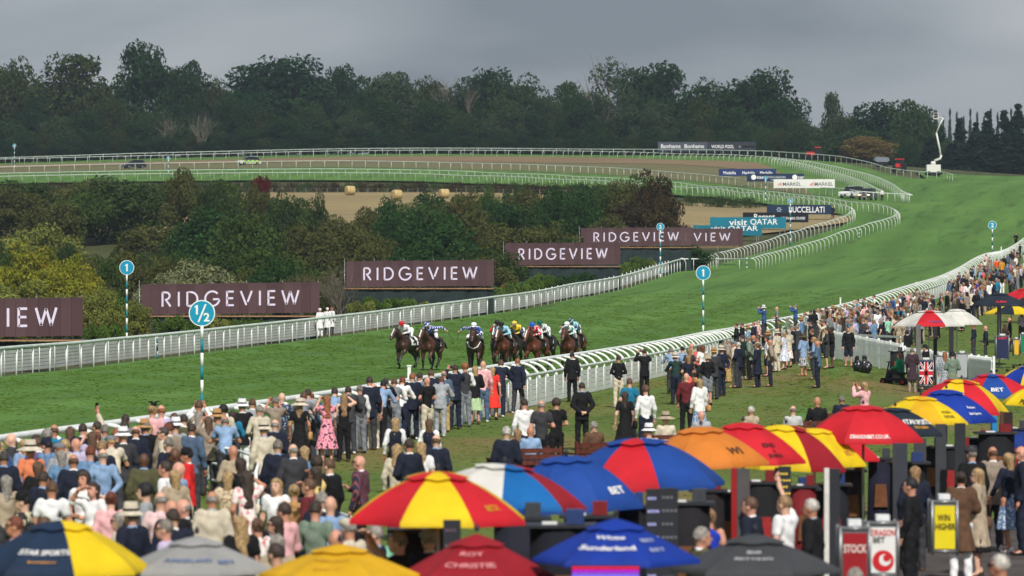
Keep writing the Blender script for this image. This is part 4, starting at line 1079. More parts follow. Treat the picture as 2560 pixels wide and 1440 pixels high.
# ---------------------------------------------------------------- vehicles
def car(name, px, pyb, D, yaw, body, label, pickup=False, livery=None, L=4.5, Wd=1.85, Ht=1.68, lights=False):
    p = at(px, pyb, D); g = H(p.x, D)
    root = empty(name, (p.x, D, g), yaw); tag(root, label, 'car')
    # side outline (x forward, z up) lofted across the width with tumblehome
    low = [(-.5, .30), (-.5, .72), (-.47, .93), (-.30, .97), (.17, .97), (.44, .86), (.5, .70), (.5, .30)]
    cab = [(-.47, .93), (-.42, 1.45), (-.34, 1.62), (.0, 1.66), (.12, 1.58), (.27, .97)]
    def loft(prof, ws):
        v = []; f = []; n = len(prof)
        for k, (wy, sc) in enumerate(ws):
            for x, z in prof: v.append((x * L * sc, wy * Wd, z * Ht / 1.66 - (.0 if sc == 1 else 0)))
        for k in range(len(ws) - 1):
            for i in range(n):
                j = (i + 1) % n; f.append((k * n + i, k * n + j, (k + 1) * n + j, (k + 1) * n + i))
        f.append(tuple(range(n - 1, -1, -1))); f.append(tuple((len(ws) - 1) * n + i for i in range(n)))
        return v, f
    v, f = loft(low, [(-.5, .965), (-.47, 1), (.47, 1), (.5, .965)])
    mesh_obj('body', new_mesh('body', v, f), body, root)
    v, f = loft(cab, [(-.40, .93), (-.34, 1), (.34, 1), (.40, .93)])
    mesh_obj('cabin', new_mesh('cabin', v, f), GLASS, root)
    rf = MB().box((-.36 * L, -.34 * Wd, 1.615 * Ht / 1.66), (.02 * L, .34 * Wd, 1.69 * Ht / 1.66)); rf.build('roof', body, root)
    for sx in (-.31, .31):
        for sy in (-1, 1):
            M = Matrix.Translation((sx * L, sy * Wd * .46, .34)) @ Matrix.Rotation(R(90), 4, 'X')
            w_ = MB().lathe([(.22, -.11), (.34, -.10), (.34, .10), (.22, .11)], 14, M).build('wheel', RUBBER, root, True)
            mesh_obj('rim', MB().lathe([(.2, -.125), (.2, .125)], 10, M).mesh('rim'), METAL, w_)
    for sy in (-1, 1):
        hm = mat('lit headlamp', (1, .62, .3), .3, .05, 3, emit=3.0) if lights else plain('headlamp glass', (214, 220, 226), .2)
        MB().box((.485 * L, sy * .36 * Wd - .16, .62), (.503 * L, sy * .36 * Wd + .16, .78)).build('headlight', hm, root)
        MB().box((.16 * L, sy * .5 * Wd - .02 * sy, .95), (.2 * L, sy * .58 * Wd, 1.1)).build('mirror', BLACKM, root)
    MB().box((.497 * L, -.26 * Wd, .34), (.512 * L, .26 * Wd, .56)).build('grille', BLACKM, root)
    MB().box((.505 * L, -.2, .40), (.516 * L, .2, .5)).build('number_plate', plain('plate', (232, 230, 214), .5), root)
    if livery:
        cols = [plain('livery yellow', (206, 226, 40), .5), plain('livery green', (0, 132, 84), .5)]
        for sy in (-1, 1):
            for i in range(8):
                for j in range(2):
                    x0 = (-.46 + .105 * i) * L; z0 = .42 + .26 * j
                    MB().box((x0, sy * .501 * Wd - .004, z0), (x0 + .105 * L, sy * .501 * Wd + .006, z0 + .26)).build('livery_square', cols[(i + j) % 2], root)
        MB().box((-.2 * L, -.3 * Wd, 1.70), (-.14 * L, .3 * Wd, 1.8)).build('light_bar', plain('blue beacon', (60, 90, 170), .3), root)
    return root
DCAR = plain('dark car paint', (34, 36, 42), .25, .05, 2, spec=.6); WCAR = plain('white car paint', (226, 228, 230), .3, .03, 2, spec=.6); GCAR = plain('grey car paint', (70, 74, 82), .3, .05, 2, spec=.6)
car('parked_car', 335, 414, 815, R(208), DCAR, 'dark estate car driving on the verge near the number five pole')
car('ambulance_car', 622, 404, 822, R(210), plain('ambulance white', (206, 214, 214), .35, .03), 'ambulance car in yellow and green squares on the verge', livery=True)
car('parked_car', 2130, 486, 622, R(232), WCAR, 'white off-road car by the white sponsor board', L=4.7, Ht=1.8)
car('parked_car', 2170, 491, 617, R(250), GCAR, 'dark grey car with lit headlamps beside the white one', L=4.5, Ht=1.7, lights=True)
REDP = plain('tractor red', (196, 50, 44), .4, .08)
def tractor(px, pyb, D, yaw, label):
    p = at(px, pyb, D); root = empty('tractor', (p.x, D, H(p.x, D)), yaw); tag(root, label, 'tractor')
    MB().box((.2, -.4, .8), (1.9, .4, 1.5)).build('bonnet', REDP, root)
    MB().box((-1.0, -.7, .7), (.2, .7, 1.25)).build('chassis', BLACKM, root)
    MB().prism([(-1.0, 1.25), (.3, 1.25), (.1, 2.3), (-.9, 2.3)], -.7, .7).build('cab', GLASS, root)
    MB().box((-1.1, -.8, 2.3), (.25, .8, 2.48)).build('roof', REDP, root)
    for sx, sy, r_, w_ in [(-.7, -.95, .8, .25), (-.7, .95, .8, .25), (1.5, -.8, .5, .2), (1.5, .8, .5, .2)]:
        M = Matrix.Translation((sx, sy, r_)) @ Matrix.Rotation(R(90), 4, 'X')
        MB().lathe([(r_ * .55, -w_), (r_, -w_ * .9), (r_, w_ * .9), (r_ * .55, w_)], 16, M).build('wheel', RUBBER, root, True)
    MB().tube([(.9, .3, 1.5), (.9, .3, 2.3)], .05, 6).build('exhaust', BLACKM, root)
    return root
tractor(2248, 424, 790, R(255), 'red tractor parked behind the far rail by the lift')
tractor(2038, 398, 850, R(190), 'red tractor low behind the far rail under the wood')
p = at(2203, 418, 800); root = empty('turf_machine', (p.x, 800, H(p.x, 800)), R(10)); tag(root, 'grey wheeled machine with wide top beside the red tractor', 'machine')
MB().prism([(-1.4, 1.3), (-1.0, 1.0), (1.0, 1.0), (1.5, 1.3), (1.2, 1.9), (-1.1, 2.0)], -.7, .7).build('hopper', plain('machine grey', (120, 130, 140), .5, .15), root)
MB().box((-.9, -.5, .5), (.9, .5, 1.0)).build('chassis', DARK, root)
for sx in (-.7, .7):
    for sy in (-.6, .6):
        MB().lathe([(.3, -.12), (.42, -.1), (.42, .1), (.3, .12)], 12, Matrix.Translation((sx, sy, .42)) @ Matrix.Rotation(R(90), 4, 'X')).build('wheel', RUBBER, root, True)
# camera lift: white truck body, jointed boom, basket
p = at(2333, 432, 790); z0 = H(p.x, 790); s = 790 / FPX
root = empty('camera_lift', (p.x, 790, z0)); tag(root, 'white truck-mounted lift with jointed boom raised above the trees', 'lift')
LW = plain('lift white', (224, 224, 218), .5, .08)
MB().box((-1.3, -1.1, .6), (1.3, 1.1, 2.1)).build('truck_body', LW, root)
MB().box((-1.5, -1.0, .25), (1.6, 1.0, .6)).build('chassis', BLACKM, root)
for sx in (-.9, .9):
    for sy in (-1, 1):
        MB().lathe([(.2, -.15), (.45, -.12), (.45, .12), (.2, .15)], 12, Matrix.Translation((sx, sy, .45)) @ Matrix.Rotation(R(90), 4, 'X')).build('wheel', RUBBER, root, True)
def L_(px, py): q = at(px, py, 790); return (q.x - p.x, 0, q.z - z0)
MB().lathe([(.5, 2.1), (.45, 2.6), (.3, 2.75)], 12).build('turret', LW, root, True)
MB().tube([L_(2336, 402), L_(2351, 396), L_(2353, 388)], .22, 8).build('boom', LW, root, True)
MB().tube([L_(2353, 392), L_(2347, 362), L_(2341, 332)], .17, 8).build('boom', LW, root, True)
MB().tube([L_(2341, 332), L_(2351, 308), L_(2359, 295)], .13, 8).build('boom', LW, root, True)
MB().tube([L_(2359, 295), L_(2348, 293), L_(2340, 296)], .09, 8).build('boom', LW, root, True)
q = L_(2340, 296)
b = MB()
for sx in (-.5, .5):
    for sy in (-.4, .4): b.tube([(q[0] + sx, sy, q[2] - .1), (q[0] + sx, sy, q[2] + 1.0)], .03, 5)
for zz in (0, .5, 1.0):
    b.tube([(q[0] - .5, -.4, q[2] + zz), (q[0] + .5, -.4, q[2] + zz), (q[0] + .5, .4, q[2] + zz), (q[0] - .5, .4, q[2] + zz), (q[0] - .5, -.4, q[2] + zz)], .025, 5)
b.box((q[0] - .5, -.4, q[2] - .14), (q[0] + .5, .4, q[2] - .06)); b.build('basket', LW, root)
LIFT_BASKET = (p.x + q[0], 790, z0 + q[2] - .06)
# ---------------------------------------------------------------- bodies: smooth distance fields meshed with surface nets
def surface_nets(fn, lo, hi, h):
    lo = np.array(lo, float); hi = np.array(hi, float)
    n = np.maximum(np.ceil((hi - lo) / h).astype(int) + 1, 3)
    ax = [lo[k] + h * np.arange(n[k]) for k in range(3)]
    G = np.stack(np.meshgrid(*ax, indexing='ij'), -1)
    V = fn(G.reshape(-1, 3)).reshape(n)
    S = V < 0
    cells = tuple(n - 1)
    acc = np.zeros(cells + (3,)); cnt = np.zeros(cells)
    offs = [(i, j, k) for i in (0, 1) for j in (0, 1) for k in (0, 1)]
    sub = lambda o: tuple(slice(o[k], o[k] + n[k] - 1) for k in range(3))
    for a in offs:
        for k in range(3):
            if a[k] == 0:
                b = list(a); b[k] = 1; b = tuple(b)
                va, vb = V[sub(a)], V[sub(b)]
                m = (va < 0) != (vb < 0)
                t = np.where(m, va / np.where(m, va - vb, 1), 0)
                for c in range(3):
                    acc[..., c] += np.where(m, a[c] + (t if c == k else 0), 0)
                cnt += m
    act = cnt > 0
    idx = -np.ones(cells, int); idx[act] = np.arange(act.sum())
    ijk = np.argwhere(act)
    v = lo + h * (ijk + acc[act] / cnt[act][:, None])
    F = []
    for k in range(3):
        u, w_ = (k + 1) % 3, (k + 2) % 3
        sl0 = [slice(None)] * 3; sl1 = [slice(None)] * 3
        sl0[k] = slice(0, n[k] - 1); sl1[k] = slice(1, n[k])
        d = S[tuple(sl0)].astype(int) - S[tuple(sl1)].astype(int)
        e = np.argwhere(d != 0)
        e = e[(e[:, u] > 0) & (e[:, w_] > 0) & (e[:, u] < n[u] - 1) & (e[:, w_] < n[w_] - 1)]
        if not len(e): continue
        sg = d[e[:, 0], e[:, 1], e[:, 2]]
        q = []
        for du, dw in ((1, 1), (0, 1), (0, 0), (1, 0)):
            c = e.copy(); c[:, u] -= du; c[:, w_] -= dw
            q.append(idx[c[:, 0], c[:, 1], c[:, 2]])
        q = np.stack(q, 1)
        q[sg < 0] = q[sg < 0][:, ::-1]
        F.append(q)
    return v, np.vstack(F)
def d_cone(P, a, b, ra, rb, fy=1.0):
    a = np.array(a, float); b = np.array(b, float)
    p = P - a; d = b - a
    if fy != 1.0:
        p = p * np.array([1, fy, 1]); d = d * np.array([1, fy, 1])
    t = np.clip((p @ d) / (d @ d + 1e-12), 0, 1)
    return np.linalg.norm(p - t[:, None] * d, axis=1) - (ra + (rb - ra) * t)
def d_ell(P, c, r):
    r = np.array(r, float)
    k = np.linalg.norm((P - np.array(c)) / r, axis=1)
    return (k - 1) * r.min() * np.where(k > 1, 1.0, 1.0)
def smin(a, b, k):
    h = np.clip(.5 + .5 * (b - a) / k, 0, 1)
    return b + (a - b) * h - k * h * (1 - h)
def field(prims, k=.03):
    """prims: ('c', a, b, ra, rb[, fy]) round cone or ('e', c, r) ellipsoid"""
    def fn(P):
        d = None
        for q in prims:
            x = d_cone(P, *q[1:]) if q[0] == 'c' else d_ell(P, q[1], q[2])
            d = x if d is None else smin(d, x, k)
        return d
    return fn
def sdf_mesh(name, fn, prims, h, pad=.05, k=None):
    pts = []
    for q in prims:
        if q[0] == 'c':
            for p, r in ((q[1], q[3]), (q[2], q[4])): pts += [np.array(p) - r, np.array(p) + r]
        else:
            pts += [np.array(q[1]) - np.array(q[2]), np.array(q[1]) + np.array(q[2])]
    pts = np.array(pts)
    v, f = surface_nets(fn, pts.min(0) - pad, pts.max(0) + pad, h)
    return v, f
V3 = lambda *a: np.array(a, float)
def skeleton(pose):
    """joints of a 1.75 m figure facing +Y, x to its right"""
    J = {'pel': V3(0, 0, .95), 'wst': V3(0, 0, 1.08), 'chs': V3(0, .0, 1.29), 'nck': V3(0, -.005, 1.48), 'head': V3(0, .02, 1.625)}
    for s, n in ((1, 'R'), (-1, 'L')):
        J['sh' + n] = V3(.175 * s, -.005, 1.43); J['el' + n] = V3(.235 * s, -.03, 1.15); J['wr' + n] = V3(.24 * s, .06, .91); J['hd' + n] = V3(.235 * s, .09, .83)
        J['hp' + n] = V3(.085 * s, 0, .92); J['kn' + n] = V3(.105 * s, .02, .50); J['an' + n] = V3(.115 * s, -.02, .09); J['to' + n] = V3(.14 * s, .15, .035)
    A = lambda n, e, w_, h_: J.update({'el' + n: V3(*e), 'wr' + n: V3(*w_), 'hd' + n: V3(*h_)})
    if pose == 'fr':      # hands together in front
        A('R', (.25, .0, 1.17), (.08, .2, 1.1), (.02, .24, 1.12)); A('L', (-.25, .0, 1.17), (-.08, .2, 1.08), (-.02, .24, 1.1))
    elif pose == 'up':    # one arm raised high
        A('R', (.26, .14, 1.60), (.24, .26, 1.84), (.24, .28, 1.93)); A('L', (-.24, -.02, 1.15), (-.2, .12, .98), (-.18, .17, .93))
    elif pose == 'ph':    # both hands up in front of the face
        A('R', (.27, .16, 1.36), (.12, .3, 1.58), (.09, .32, 1.64)); A('L', (-.27, .16, 1.36), (-.12, .3, 1.58), (-.09, .32, 1.64))
    elif pose == 'hs':    # hand shading the eyes
        A('R', (.3, .1, 1.5), (.14, .17, 1.64), (.06, .16, 1.67)); A('L', (-.24, -.02, 1.15), (-.22, .1, .95), (-.2, .14, .88))
    elif pose == 'bk':    # hands clasped behind
        A('R', (.27, -.08, 1.17), (.1, -.18, 1.0), (.03, -.19, .97)); A('L', (-.27, -.08, 1.17), (-.1, -.18, 1.0), (-.03, -.19, .98))
    elif pose == 'cr':    # one hand holding a drink at the chest
        A('R', (.26, .0, 1.18), (.12, .22, 1.2), (.06, .26, 1.24)); A('L', (-.24, -.03, 1.15), (-.23, .06, .91), (-.22, .09, .84))
    elif pose == 'ln':    # leaning forward on a rail
        def lean(p):
            a = R(24); q = p - V3(0, 0, .95)
            return V3(q[0], q[1] * math.cos(a) + q[2] * math.sin(a), -q[1] * math.sin(a) + q[2] * math.cos(a)) + V3(0, 0, .95)
        for k in ('wst', 'chs', 'nck', 'head', 'shR', 'shL'): J[k] = lean(J[k])
        J['head'] = J['nck'] + V3(0, .09, .115)
        A('R', (.3, .3, 1.14), (.2, .52, 1.15), (.12, .58, 1.17)); A('L', (-.3, .3, 1.14), (-.2, .52, 1.15), (-.12, .58, 1.17))
        J['knL'] = V3(-.1, .08, .5); J['anR'] = V3(.12, -.2, .1); J['toR'] = V3(.13, -.05, .035); J['knR'] = V3(.1, -.04, .51)
    elif pose == 'se':    # seated, origin on the ground below the seat
        dz = V3(0, -.12, -.42)
        for k in list(J):
            if k[:2] in ('pe', 'ws', 'ch', 'nc', 'he', 'sh', 'el', 'wr', 'hd', 'hp'): J[k] = J[k] + dz
        for s, n in ((1, 'R'), (-1, 'L')):
            J['kn' + n] = V3(.12 * s, .36, .52); J['an' + n] = V3(.12 * s, .38, .09); J['to' + n] = V3(.13 * s, .54, .035)
            J['wr' + n] = V3(.15 * s, .2, .66); J['hd' + n] = V3(.13 * s, .28, .64); J['el' + n] = V3(.24 * s, -.08, .74)
    elif pose == 'wk':    # stepping
        J['knR'] = V3(.1, .2, .55); J['anR'] = V3(.11, .1, .14); J['toR'] = V3(.12, .27, .1); J['knL'] = V3(-.1, -.02, .5); J['anL'] = V3(-.11, -.14, .09); J['toL'] = V3(-.12, .03, .035)
        A('R', (.25, -.1, 1.17), (.25, -.12, .93), (.25, -.1, .85)); A('L', (-.25, .05, 1.17), (-.23, .2, 1.0), (-.22, .25, .94))
    return J
def fingers(J, b):
    """five tapering fingers on each hand, curled a little, the thumb from the side of the palm"""
    for n in ('R', 'L'):
        s = 1 if n == 'R' else -1
        d = J['hd' + n] - J['wr' + n]; d = d / (np.linalg.norm(d) + 1e-9)
        up = V3(0, 0, 1) if abs(d[2]) < .8 else V3(0, 1, 0)
        side = np.cross(d, up); side /= np.linalg.norm(side); pn = np.cross(side, d)
        for i, (o, L) in enumerate(((-.03, .062), (-.01, .074), (.01, .07), (.03, .055))):
            p = J['hd' + n] + d * .03 + side * o
            m = p + d * L * .55; e_ = m + (d * .75 - pn * .65) * L * .5
            b.tube([p, m, e_], [.0095, .009, .006], 5)
        p = J['hd' + n] - d * .02 + side * s * .035
        b.tube([p, p + side * s * .025 + d * .03, p + side * s * .028 + d * .058], [.011, .010, .007], 5)
def limbs(J, arm=1.0, leg=1.0, arm_to=1.0):
    q = []
    for n in ('R', 'L'):
        q.append(('c', J['sh' + n], J['el' + n], .052 * arm, .041 * arm))
        q.append(('c', J['el' + n], J['wr' + n], .041 * arm, .028 * arm))
    return q
def body_mesh(pose):
    J = skeleton(pose)
    hd = J['head']
    pr = [('c', J['pel'], J['wst'], .115, .105, 1.35), ('c', J['wst'], J['chs'], .11, .13, 1.35), ('c', J['chs'] + V3(-.09, 0, .07), J['chs'] + V3(.09, 0, .07), .085, .085, 1.2), ('c', J['nck'] - V3(0, .01, .06), hd + V3(0, -.025, -.05), .056, .052)]
    for n in ('R', 'L'):
        pr += [('c', J['sh' + n] * .8 + J['nck'] * .2, J['el' + n], .056, .040), ('c', J['el' + n], J['wr' + n], .040, .027), ('c', J['wr' + n], J['hd' + n] + (J['hd' + n] - J['wr' + n]) * .15, .026, .032)]
        pr += [('c', J['hp' + n], J['kn' + n], .083, .056), ('c', J['kn' + n], J['an' + n], .055, .036), ('c', J['an' + n], J['to' + n], .038, .03)]
    head = [('e', hd + V3(0, -.008, .012), (.077, .098, .108)), ('e', hd + V3(0, .028, -.055), (.058, .066, .066)), ('c', hd + V3(0, .085, .012), hd + V3(0, .108, -.022), .012, .017)]
    head += [('e', hd + V3(s * .078, -.012, -.012), (.013, .024, .032)) for s in (1, -1)]
    f1 = field(pr, .035); f2 = field(head, .015)
    v, f = sdf_mesh('b', lambda P: smin(f1(P), f2(P), .02), pr + head, .019)
    b = MB(); b.v = [tuple(p) for p in v]; b.f = [tuple(q) for q in f]; b.m = [0] * len(f)
    fingers(J, b)
    b.cur = 1
    for s in (1, -1):
        M = Matrix.Translation(Vector(hd + V3(s * .032, .082, .018))) @ Matrix.Scale(1.0, 4)
        b.lathe([(.001, -.007), (.011, 0), (.001, .007)], 6, M)
        b.tube([tuple(hd + V3(s * .016, .094, .036)), tuple(hd + V3(s * .048, .08, .036))], .005, 4)
    b.cur = 2
    b.tube([tuple(hd + V3(-.024, .088, -.062)), tuple(hd + V3(0, .095, -.062)), tuple(hd + V3(.024, .088, -.062))], .006, 4)
    return b.mesh('body', True, (skin(0), EYE, LIP))
def folds(P, amp, seed):
    return amp * (np.sin(P[:, 2] * 38 + P[:, 0] * 22 + seed) * .5 + np.sin(P[:, 0] * 47 - P[:, 2] * 19 + seed * 2) * .35 + np.sin(P[:, 1] * 41 + P[:, 2] * 27) * .3)
def garment_mesh(kind, pose):
    J = skeleton(pose); lean = pose == 'ln'; seat = pose == 'se'
    H0 = .42 if seat else 0.0
    def torso(g, low):
        c = J['chs']; q = [('c', J['wst'], c, .125 + g, .145 + g, 1.32), ('c', c + V3(-.105, -.005, .085), c + V3(.105, -.005, .085), .088 + g, .088 + g, 1.15), ('c', J['nck'] + V3(0, -.01, -.05), J['nck'] + V3(0, -.005, -.005), .075 + g * .4, .062 + g * .3)]
        if low: q.append(('c', J['pel'] + V3(0, 0, -.02), J['wst'], .14 + g, .128 + g, 1.25))
        return q
    def arms(g, upto):
        q = []
        for n in ('R', 'L'):
            sh = J['sh' + n] * .88 + J['nck'] * .12 + V3(0, 0, -.01); el = J['el' + n]; wr = J['wr' + n]
            if upto < 1:
                q.append(('c', sh, sh + (el - sh) * upto, .074 + g, .064 + g))
            else:
                q += [('c', sh, el, .069 + g, .048 + g), ('c', el, el + (wr - el) * .97, .048 + g, .036 + g)]
        return q
    if kind in ('shirt', 'tshirt', 'jacket', 'vest', 'coat', 'dress', 'top'):
        g = {'shirt': .004, 'tshirt': .006, 'jacket': .022, 'vest': .012, 'coat': .030, 'dress': .0, 'top': .0}[kind]
        hem = {'shirt': .90, 'tshirt': .86, 'jacket': .78, 'vest': .90, 'coat': .50, 'dress': .40, 'top': .9}[kind] - H0
        pr = torso(g, True)
        if kind not in ('vest', 'top'): pr += arms(g * .8, .5 if kind in ('tshirt', 'dress') else 1)
        if kind == 'jacket' and not seat:
            pr.append(('c', J['pel'] + V3(0, -.01, -.16), J['wst'], .172, .145, 1.25))
        if kind in ('coat', 'dress'):
            pr.append(('c', V3(0, J['pel'][1], .36), J['wst'], .25 if kind == 'coat' else .30, .13, 1.15))
        f0 = field(pr, .03)
        amp = .008 if kind in ('shirt', 'tshirt') else .007
        def fn(P):
            d = f0(P) + folds(P, amp, 1.0)
            if kind in ('coat', 'dress'):
                an = np.arctan2(P[:, 1], P[:, 0]); d = d + np.clip((1.0 - P[:, 2]) / .6, 0, 1) * .016 * np.sin(an * 9)
            d = np.maximum(d, hem - P[:, 2])
            # open the neck
            nk = J['nck'] + V3(0, .03, .045)
            return np.maximum(d, -(np.linalg.norm(P - nk, axis=1) - .062))
        v, f = sdf_mesh(kind, fn, pr, .022)
    elif kind in ('trousers', 'shorts'):
        pr = [('c', J['pel'] + V3(0, 0, -.05), J['wst'] + V3(0, 0, -.06), .142, .128, 1.25)]
        for n in ('R', 'L'):
            an = J['an' + n] + V3(0, 0, -.02); kn = J['kn' + n]
            pr.append(('c', J['hp' + n], kn, .098, .074))
            if kind == 'trousers': pr.append(('c', kn, an, .074, .062))
            else: pr[-1] = ('c', J['hp' + n], J['hp' + n] + (kn - J['hp' + n]) * .92, .105, .095)
        f0 = field(pr, .02)
        v, f = sdf_mesh(kind, lambda P: f0(P) + folds(P, .008, 3.0), pr, .022)
    elif kind == 'skirt':
        pr = [('c', V3(0, 0, .36), J['wst'] + V3(0, 0, -.04), .24, .125, 1.15)]
        f0 = field(pr, .02)
        def fn(P):
            an = np.arctan2(P[:, 1], P[:, 0])
            return np.maximum(f0(P) + np.clip((1.0 - P[:, 2]) / .6, 0, 1) * .02 * np.sin(an * 10 + P[:, 2] * 3), .42 - P[:, 2])
        v, f = sdf_mesh(kind, fn, pr, .022)
    elif kind == 'shoe_R' or kind == 'shoe_L':
        n = kind[-1]; an = J['an' + n]; to = J['to' + n]
        pr = [('c', an + V3(0, -.02, -.045), to, .042, .036), ('c', an + V3(0, -.01, 0), an + V3(0, -.01, -.04), .044, .044)]
        v, f = sdf_mesh(kind, field(pr, .02), pr, .02)
    elif kind == 'collar':
        b = MB(); c = J['nck'] + V3(0, .0, .0)
        M = Matrix.Translation(Vector(c)) @ Matrix.Rotation(R(-12 if not lean else -34), 4, 'X')
        b.lathe([(.066, -.03), (.069, .0), (.066, .028), (.058, .03), (.056, -.03)], 12, M)
        v, f = np.array([tuple(p) for p in b.v]), b.f
        return new_mesh(kind, v, f, True)
    return fast_mesh(kind, v, f, True)
def hair_mesh(style):
    E = lambda P, c, r: d_ell(P, c, r)
    if style in ('short', 'curly', 'balding'):
        def fn(P):
            d = E(P, (0, -.014, .020), (.084, .104, .110))
            if style == 'curly': d = E(P, (0, -.018, .03), (.104, .118, .118)) + .010 * np.sin(P[:, 0] * 150) * np.sin(P[:, 1] * 140) * np.sin(P[:, 2] * 130)
            d = np.maximum(d, np.minimum(P[:, 1] - .035, .062 - P[:, 2]))
            d = np.maximum(d, -.058 - P[:, 2] + np.clip(P[:, 1], -.1, .1) * -.4)
            d = d + .0045 * np.sin(P[:, 0] * 130 + 3 * np.sin(P[:, 2] * 60)) * np.sin(P[:, 1] * 110 + P[:, 2] * 90)
            if style == 'balding': d = np.maximum(d, P[:, 2] - .045 + np.clip(P[:, 1] + .05, -.2, .2) * .4)
            return d
    else:
        ln = {'long': .36, 'bob': .17, 'bun': .06, 'wavy': .42}[style]
        pr = [('c', (0, -.055, .03), (0, -.08, -ln), .080, .05 if style != 'wavy' else .075)]
        f0 = field(pr, .03)
        def fn(P):
            d = E(P, (0, -.012, .022), (.088, .107, .112))
            d = np.maximum(d, np.minimum(P[:, 1] - .03, .058 - P[:, 2]))
            d = np.maximum(d, -.07 - P[:, 2])
            if style == 'bun': d = smin(d, np.linalg.norm(P - np.array([0, -.11, .05]), axis=1) - .055, .02)
            else:
                wv = .005 * np.sin(P[:, 2] * 26 + P[:, 0] * 30) + .004 * np.sin(P[:, 0] * 120 + 2 * np.sin(P[:, 2] * 20))
                d2 = np.maximum(f0(P * np.array([.82, 1.1, 1])) + wv, P[:, 1] - .05)
                d = smin(d, d2, .02)
            return d
    lz = {'long': -.45, 'bob': -.26, 'wavy': -.52}.get(style, -.14)
    v, f = surface_nets(fn, (-.16, -.2, lz), (.16, .16, .2), .0155)
    return fast_mesh('hair', v, f, True)
def hat_mesh(style):
    b = MB()
    if style in ('panama', 'wide', 'bucket'):
        br, cr_, dr = {'panama': (.165, .098, .02), 'wide': (.235, .10, .035), 'bucket': (.15, .1, .07)}[style]
        ct = .19 if style != 'bucket' else .17
        b.lathe([(br, .045 - dr), (br - .004, .052 - dr), (.115, .066), (cr_, .075), (cr_ * .97, .13), (cr_ * .8, ct), (cr_ * .45, ct - .018), (.0, ct - .022)], 20, cap=False)
        b.lathe([(br, .044 - dr), (.09, .05)], 20, cap=False)
    elif style == 'cap':
        b.lathe([(.096, .03), (.1, .06), (.094, .11), (.06, .145), (0, .152)], 16, cap=False)
        b._add([(-.075, .07, .045), (.075, .07, .045), (.06, .165, .03), (0, .185, .028), (-.06, .165, .03), (-.075, .07, .055), (.075, .07, .055), (.06, .165, .04), (0, .185, .038), (-.06, .165, .04)], [(0, 1, 2, 3, 4), (9, 8, 7, 6, 5), (0, 4, 9, 5), (4, 3, 8, 9), (3, 2, 7, 8), (2, 1, 6, 7)])
    elif style == 'flat':
        M = Matrix.Translation((0, .015, 0)) @ Matrix.Diagonal((1, 1.22, 1, 1))
        b.lathe([(.09, .03), (.104, .055), (.106, .085), (.08, .118), (0, .13)], 16, M, cap=False)
    elif style == 'fascinator':
        b.lathe([(.03, .1), (.07, .11), (.06, .14), (0, .15)], 10, Matrix.Translation((.03, -.02, 0)), cap=False)
        for k in range(6):
            a = k * 1.05; b.tube([(.03, -.02, .13), (.03 + .07 * math.cos(a), -.02 + .07 * math.sin(a), .18), (.03 + .12 * math.cos(a), -.02 + .12 * math.sin(a), .19)], [.01, .012, .004], 4)
    return b.mesh('hat', True)
PCACHE = {}
def part_mesh(kind, pose=''):
    k = (kind, pose)
    if k not in PCACHE:
        if kind == 'body': PCACHE[k] = body_mesh(pose)
        elif kind.startswith('hair_'): PCACHE[k] = hair_mesh(kind[5:])
        elif kind.startswith('hat_'): PCACHE[k] = hat_mesh(kind[4:])
        elif kind == 'hatband': PCACHE[k] = MB().lathe([(.102, .07), (.1015, .105)], 20, cap=False).mesh('hatband', True)
        elif kind == 'phone': PCACHE[k] = MB().box((-.037, -.005, -.075), (.037, .005, .075)).mesh('phone')
        elif kind == 'glasses':
            b = MB()
            for s in (1, -1): b.box((s * .034 - .027, .088, .002), (s * .034 + .027, .098, .036)); b.box((s * .072 - .004, -.02, .016), (s * .072 + .004, .09, .026))
            b.box((-.01, .09, .022), (.01, .098, .03)); PCACHE[k] = b.mesh('glasses')
        else: PCACHE[k] = garment_mesh(kind, pose)
    return PCACHE[k]
POSE_Z = {p: skeleton(p)['head'][2] + .12 for p in ('st', 'fr', 'up', 'ph', 'hs', 'bk', 'cr', 'ln', 'se', 'wk')}
TOPW = {'jk': ('jacket', 'jacket'), 'sh': ('shirt', 'shirt'), 'ts': ('tshirt', 't-shirt'), 'sw': ('shirt', 'sweater'), 'co': ('coat', 'long coat'), 'dr': ('dress', 'dress'), 'vs': ('vest', 'waistcoat'), 'tp': ('top', 'sleeveless top')}
BOTW = {'tr': ('trousers', 'trousers'), 'so': ('shorts', 'shorts'), 'sk': ('skirt', 'skirt')}
HAIRW = {'sh': 'short', 'bd': 'balding', 'bl': 'bald', 'cu': 'curly', 'lg': 'long', 'wv': 'wavy', 'bo': 'bob', 'bn': 'bun'}
HATW = {'pan': ('panama', 'brimmed hat'), 'wid': ('wide', 'wide-brimmed hat'), 'cap': ('cap', 'peaked cap'), 'flt': ('flat', 'flat cap'), 'buc': ('bucket', 'bucket hat'), 'fas': ('fascinator', 'fascinator')}
POSEW = {'st': '', 'fr': '', 'up': 'holding a phone up high', 'ph': 'taking a photo', 'hs': 'shading the eyes', 'bk': 'hands behind the back', 'cr': 'holding a drink', 'ln': 'leaning on the rail', 'se': 'seated', 'wk': 'mid-step'}
SHOEC = ['black', 'brown', 'dark brown', 'white', 'tan']
def article(c): return c
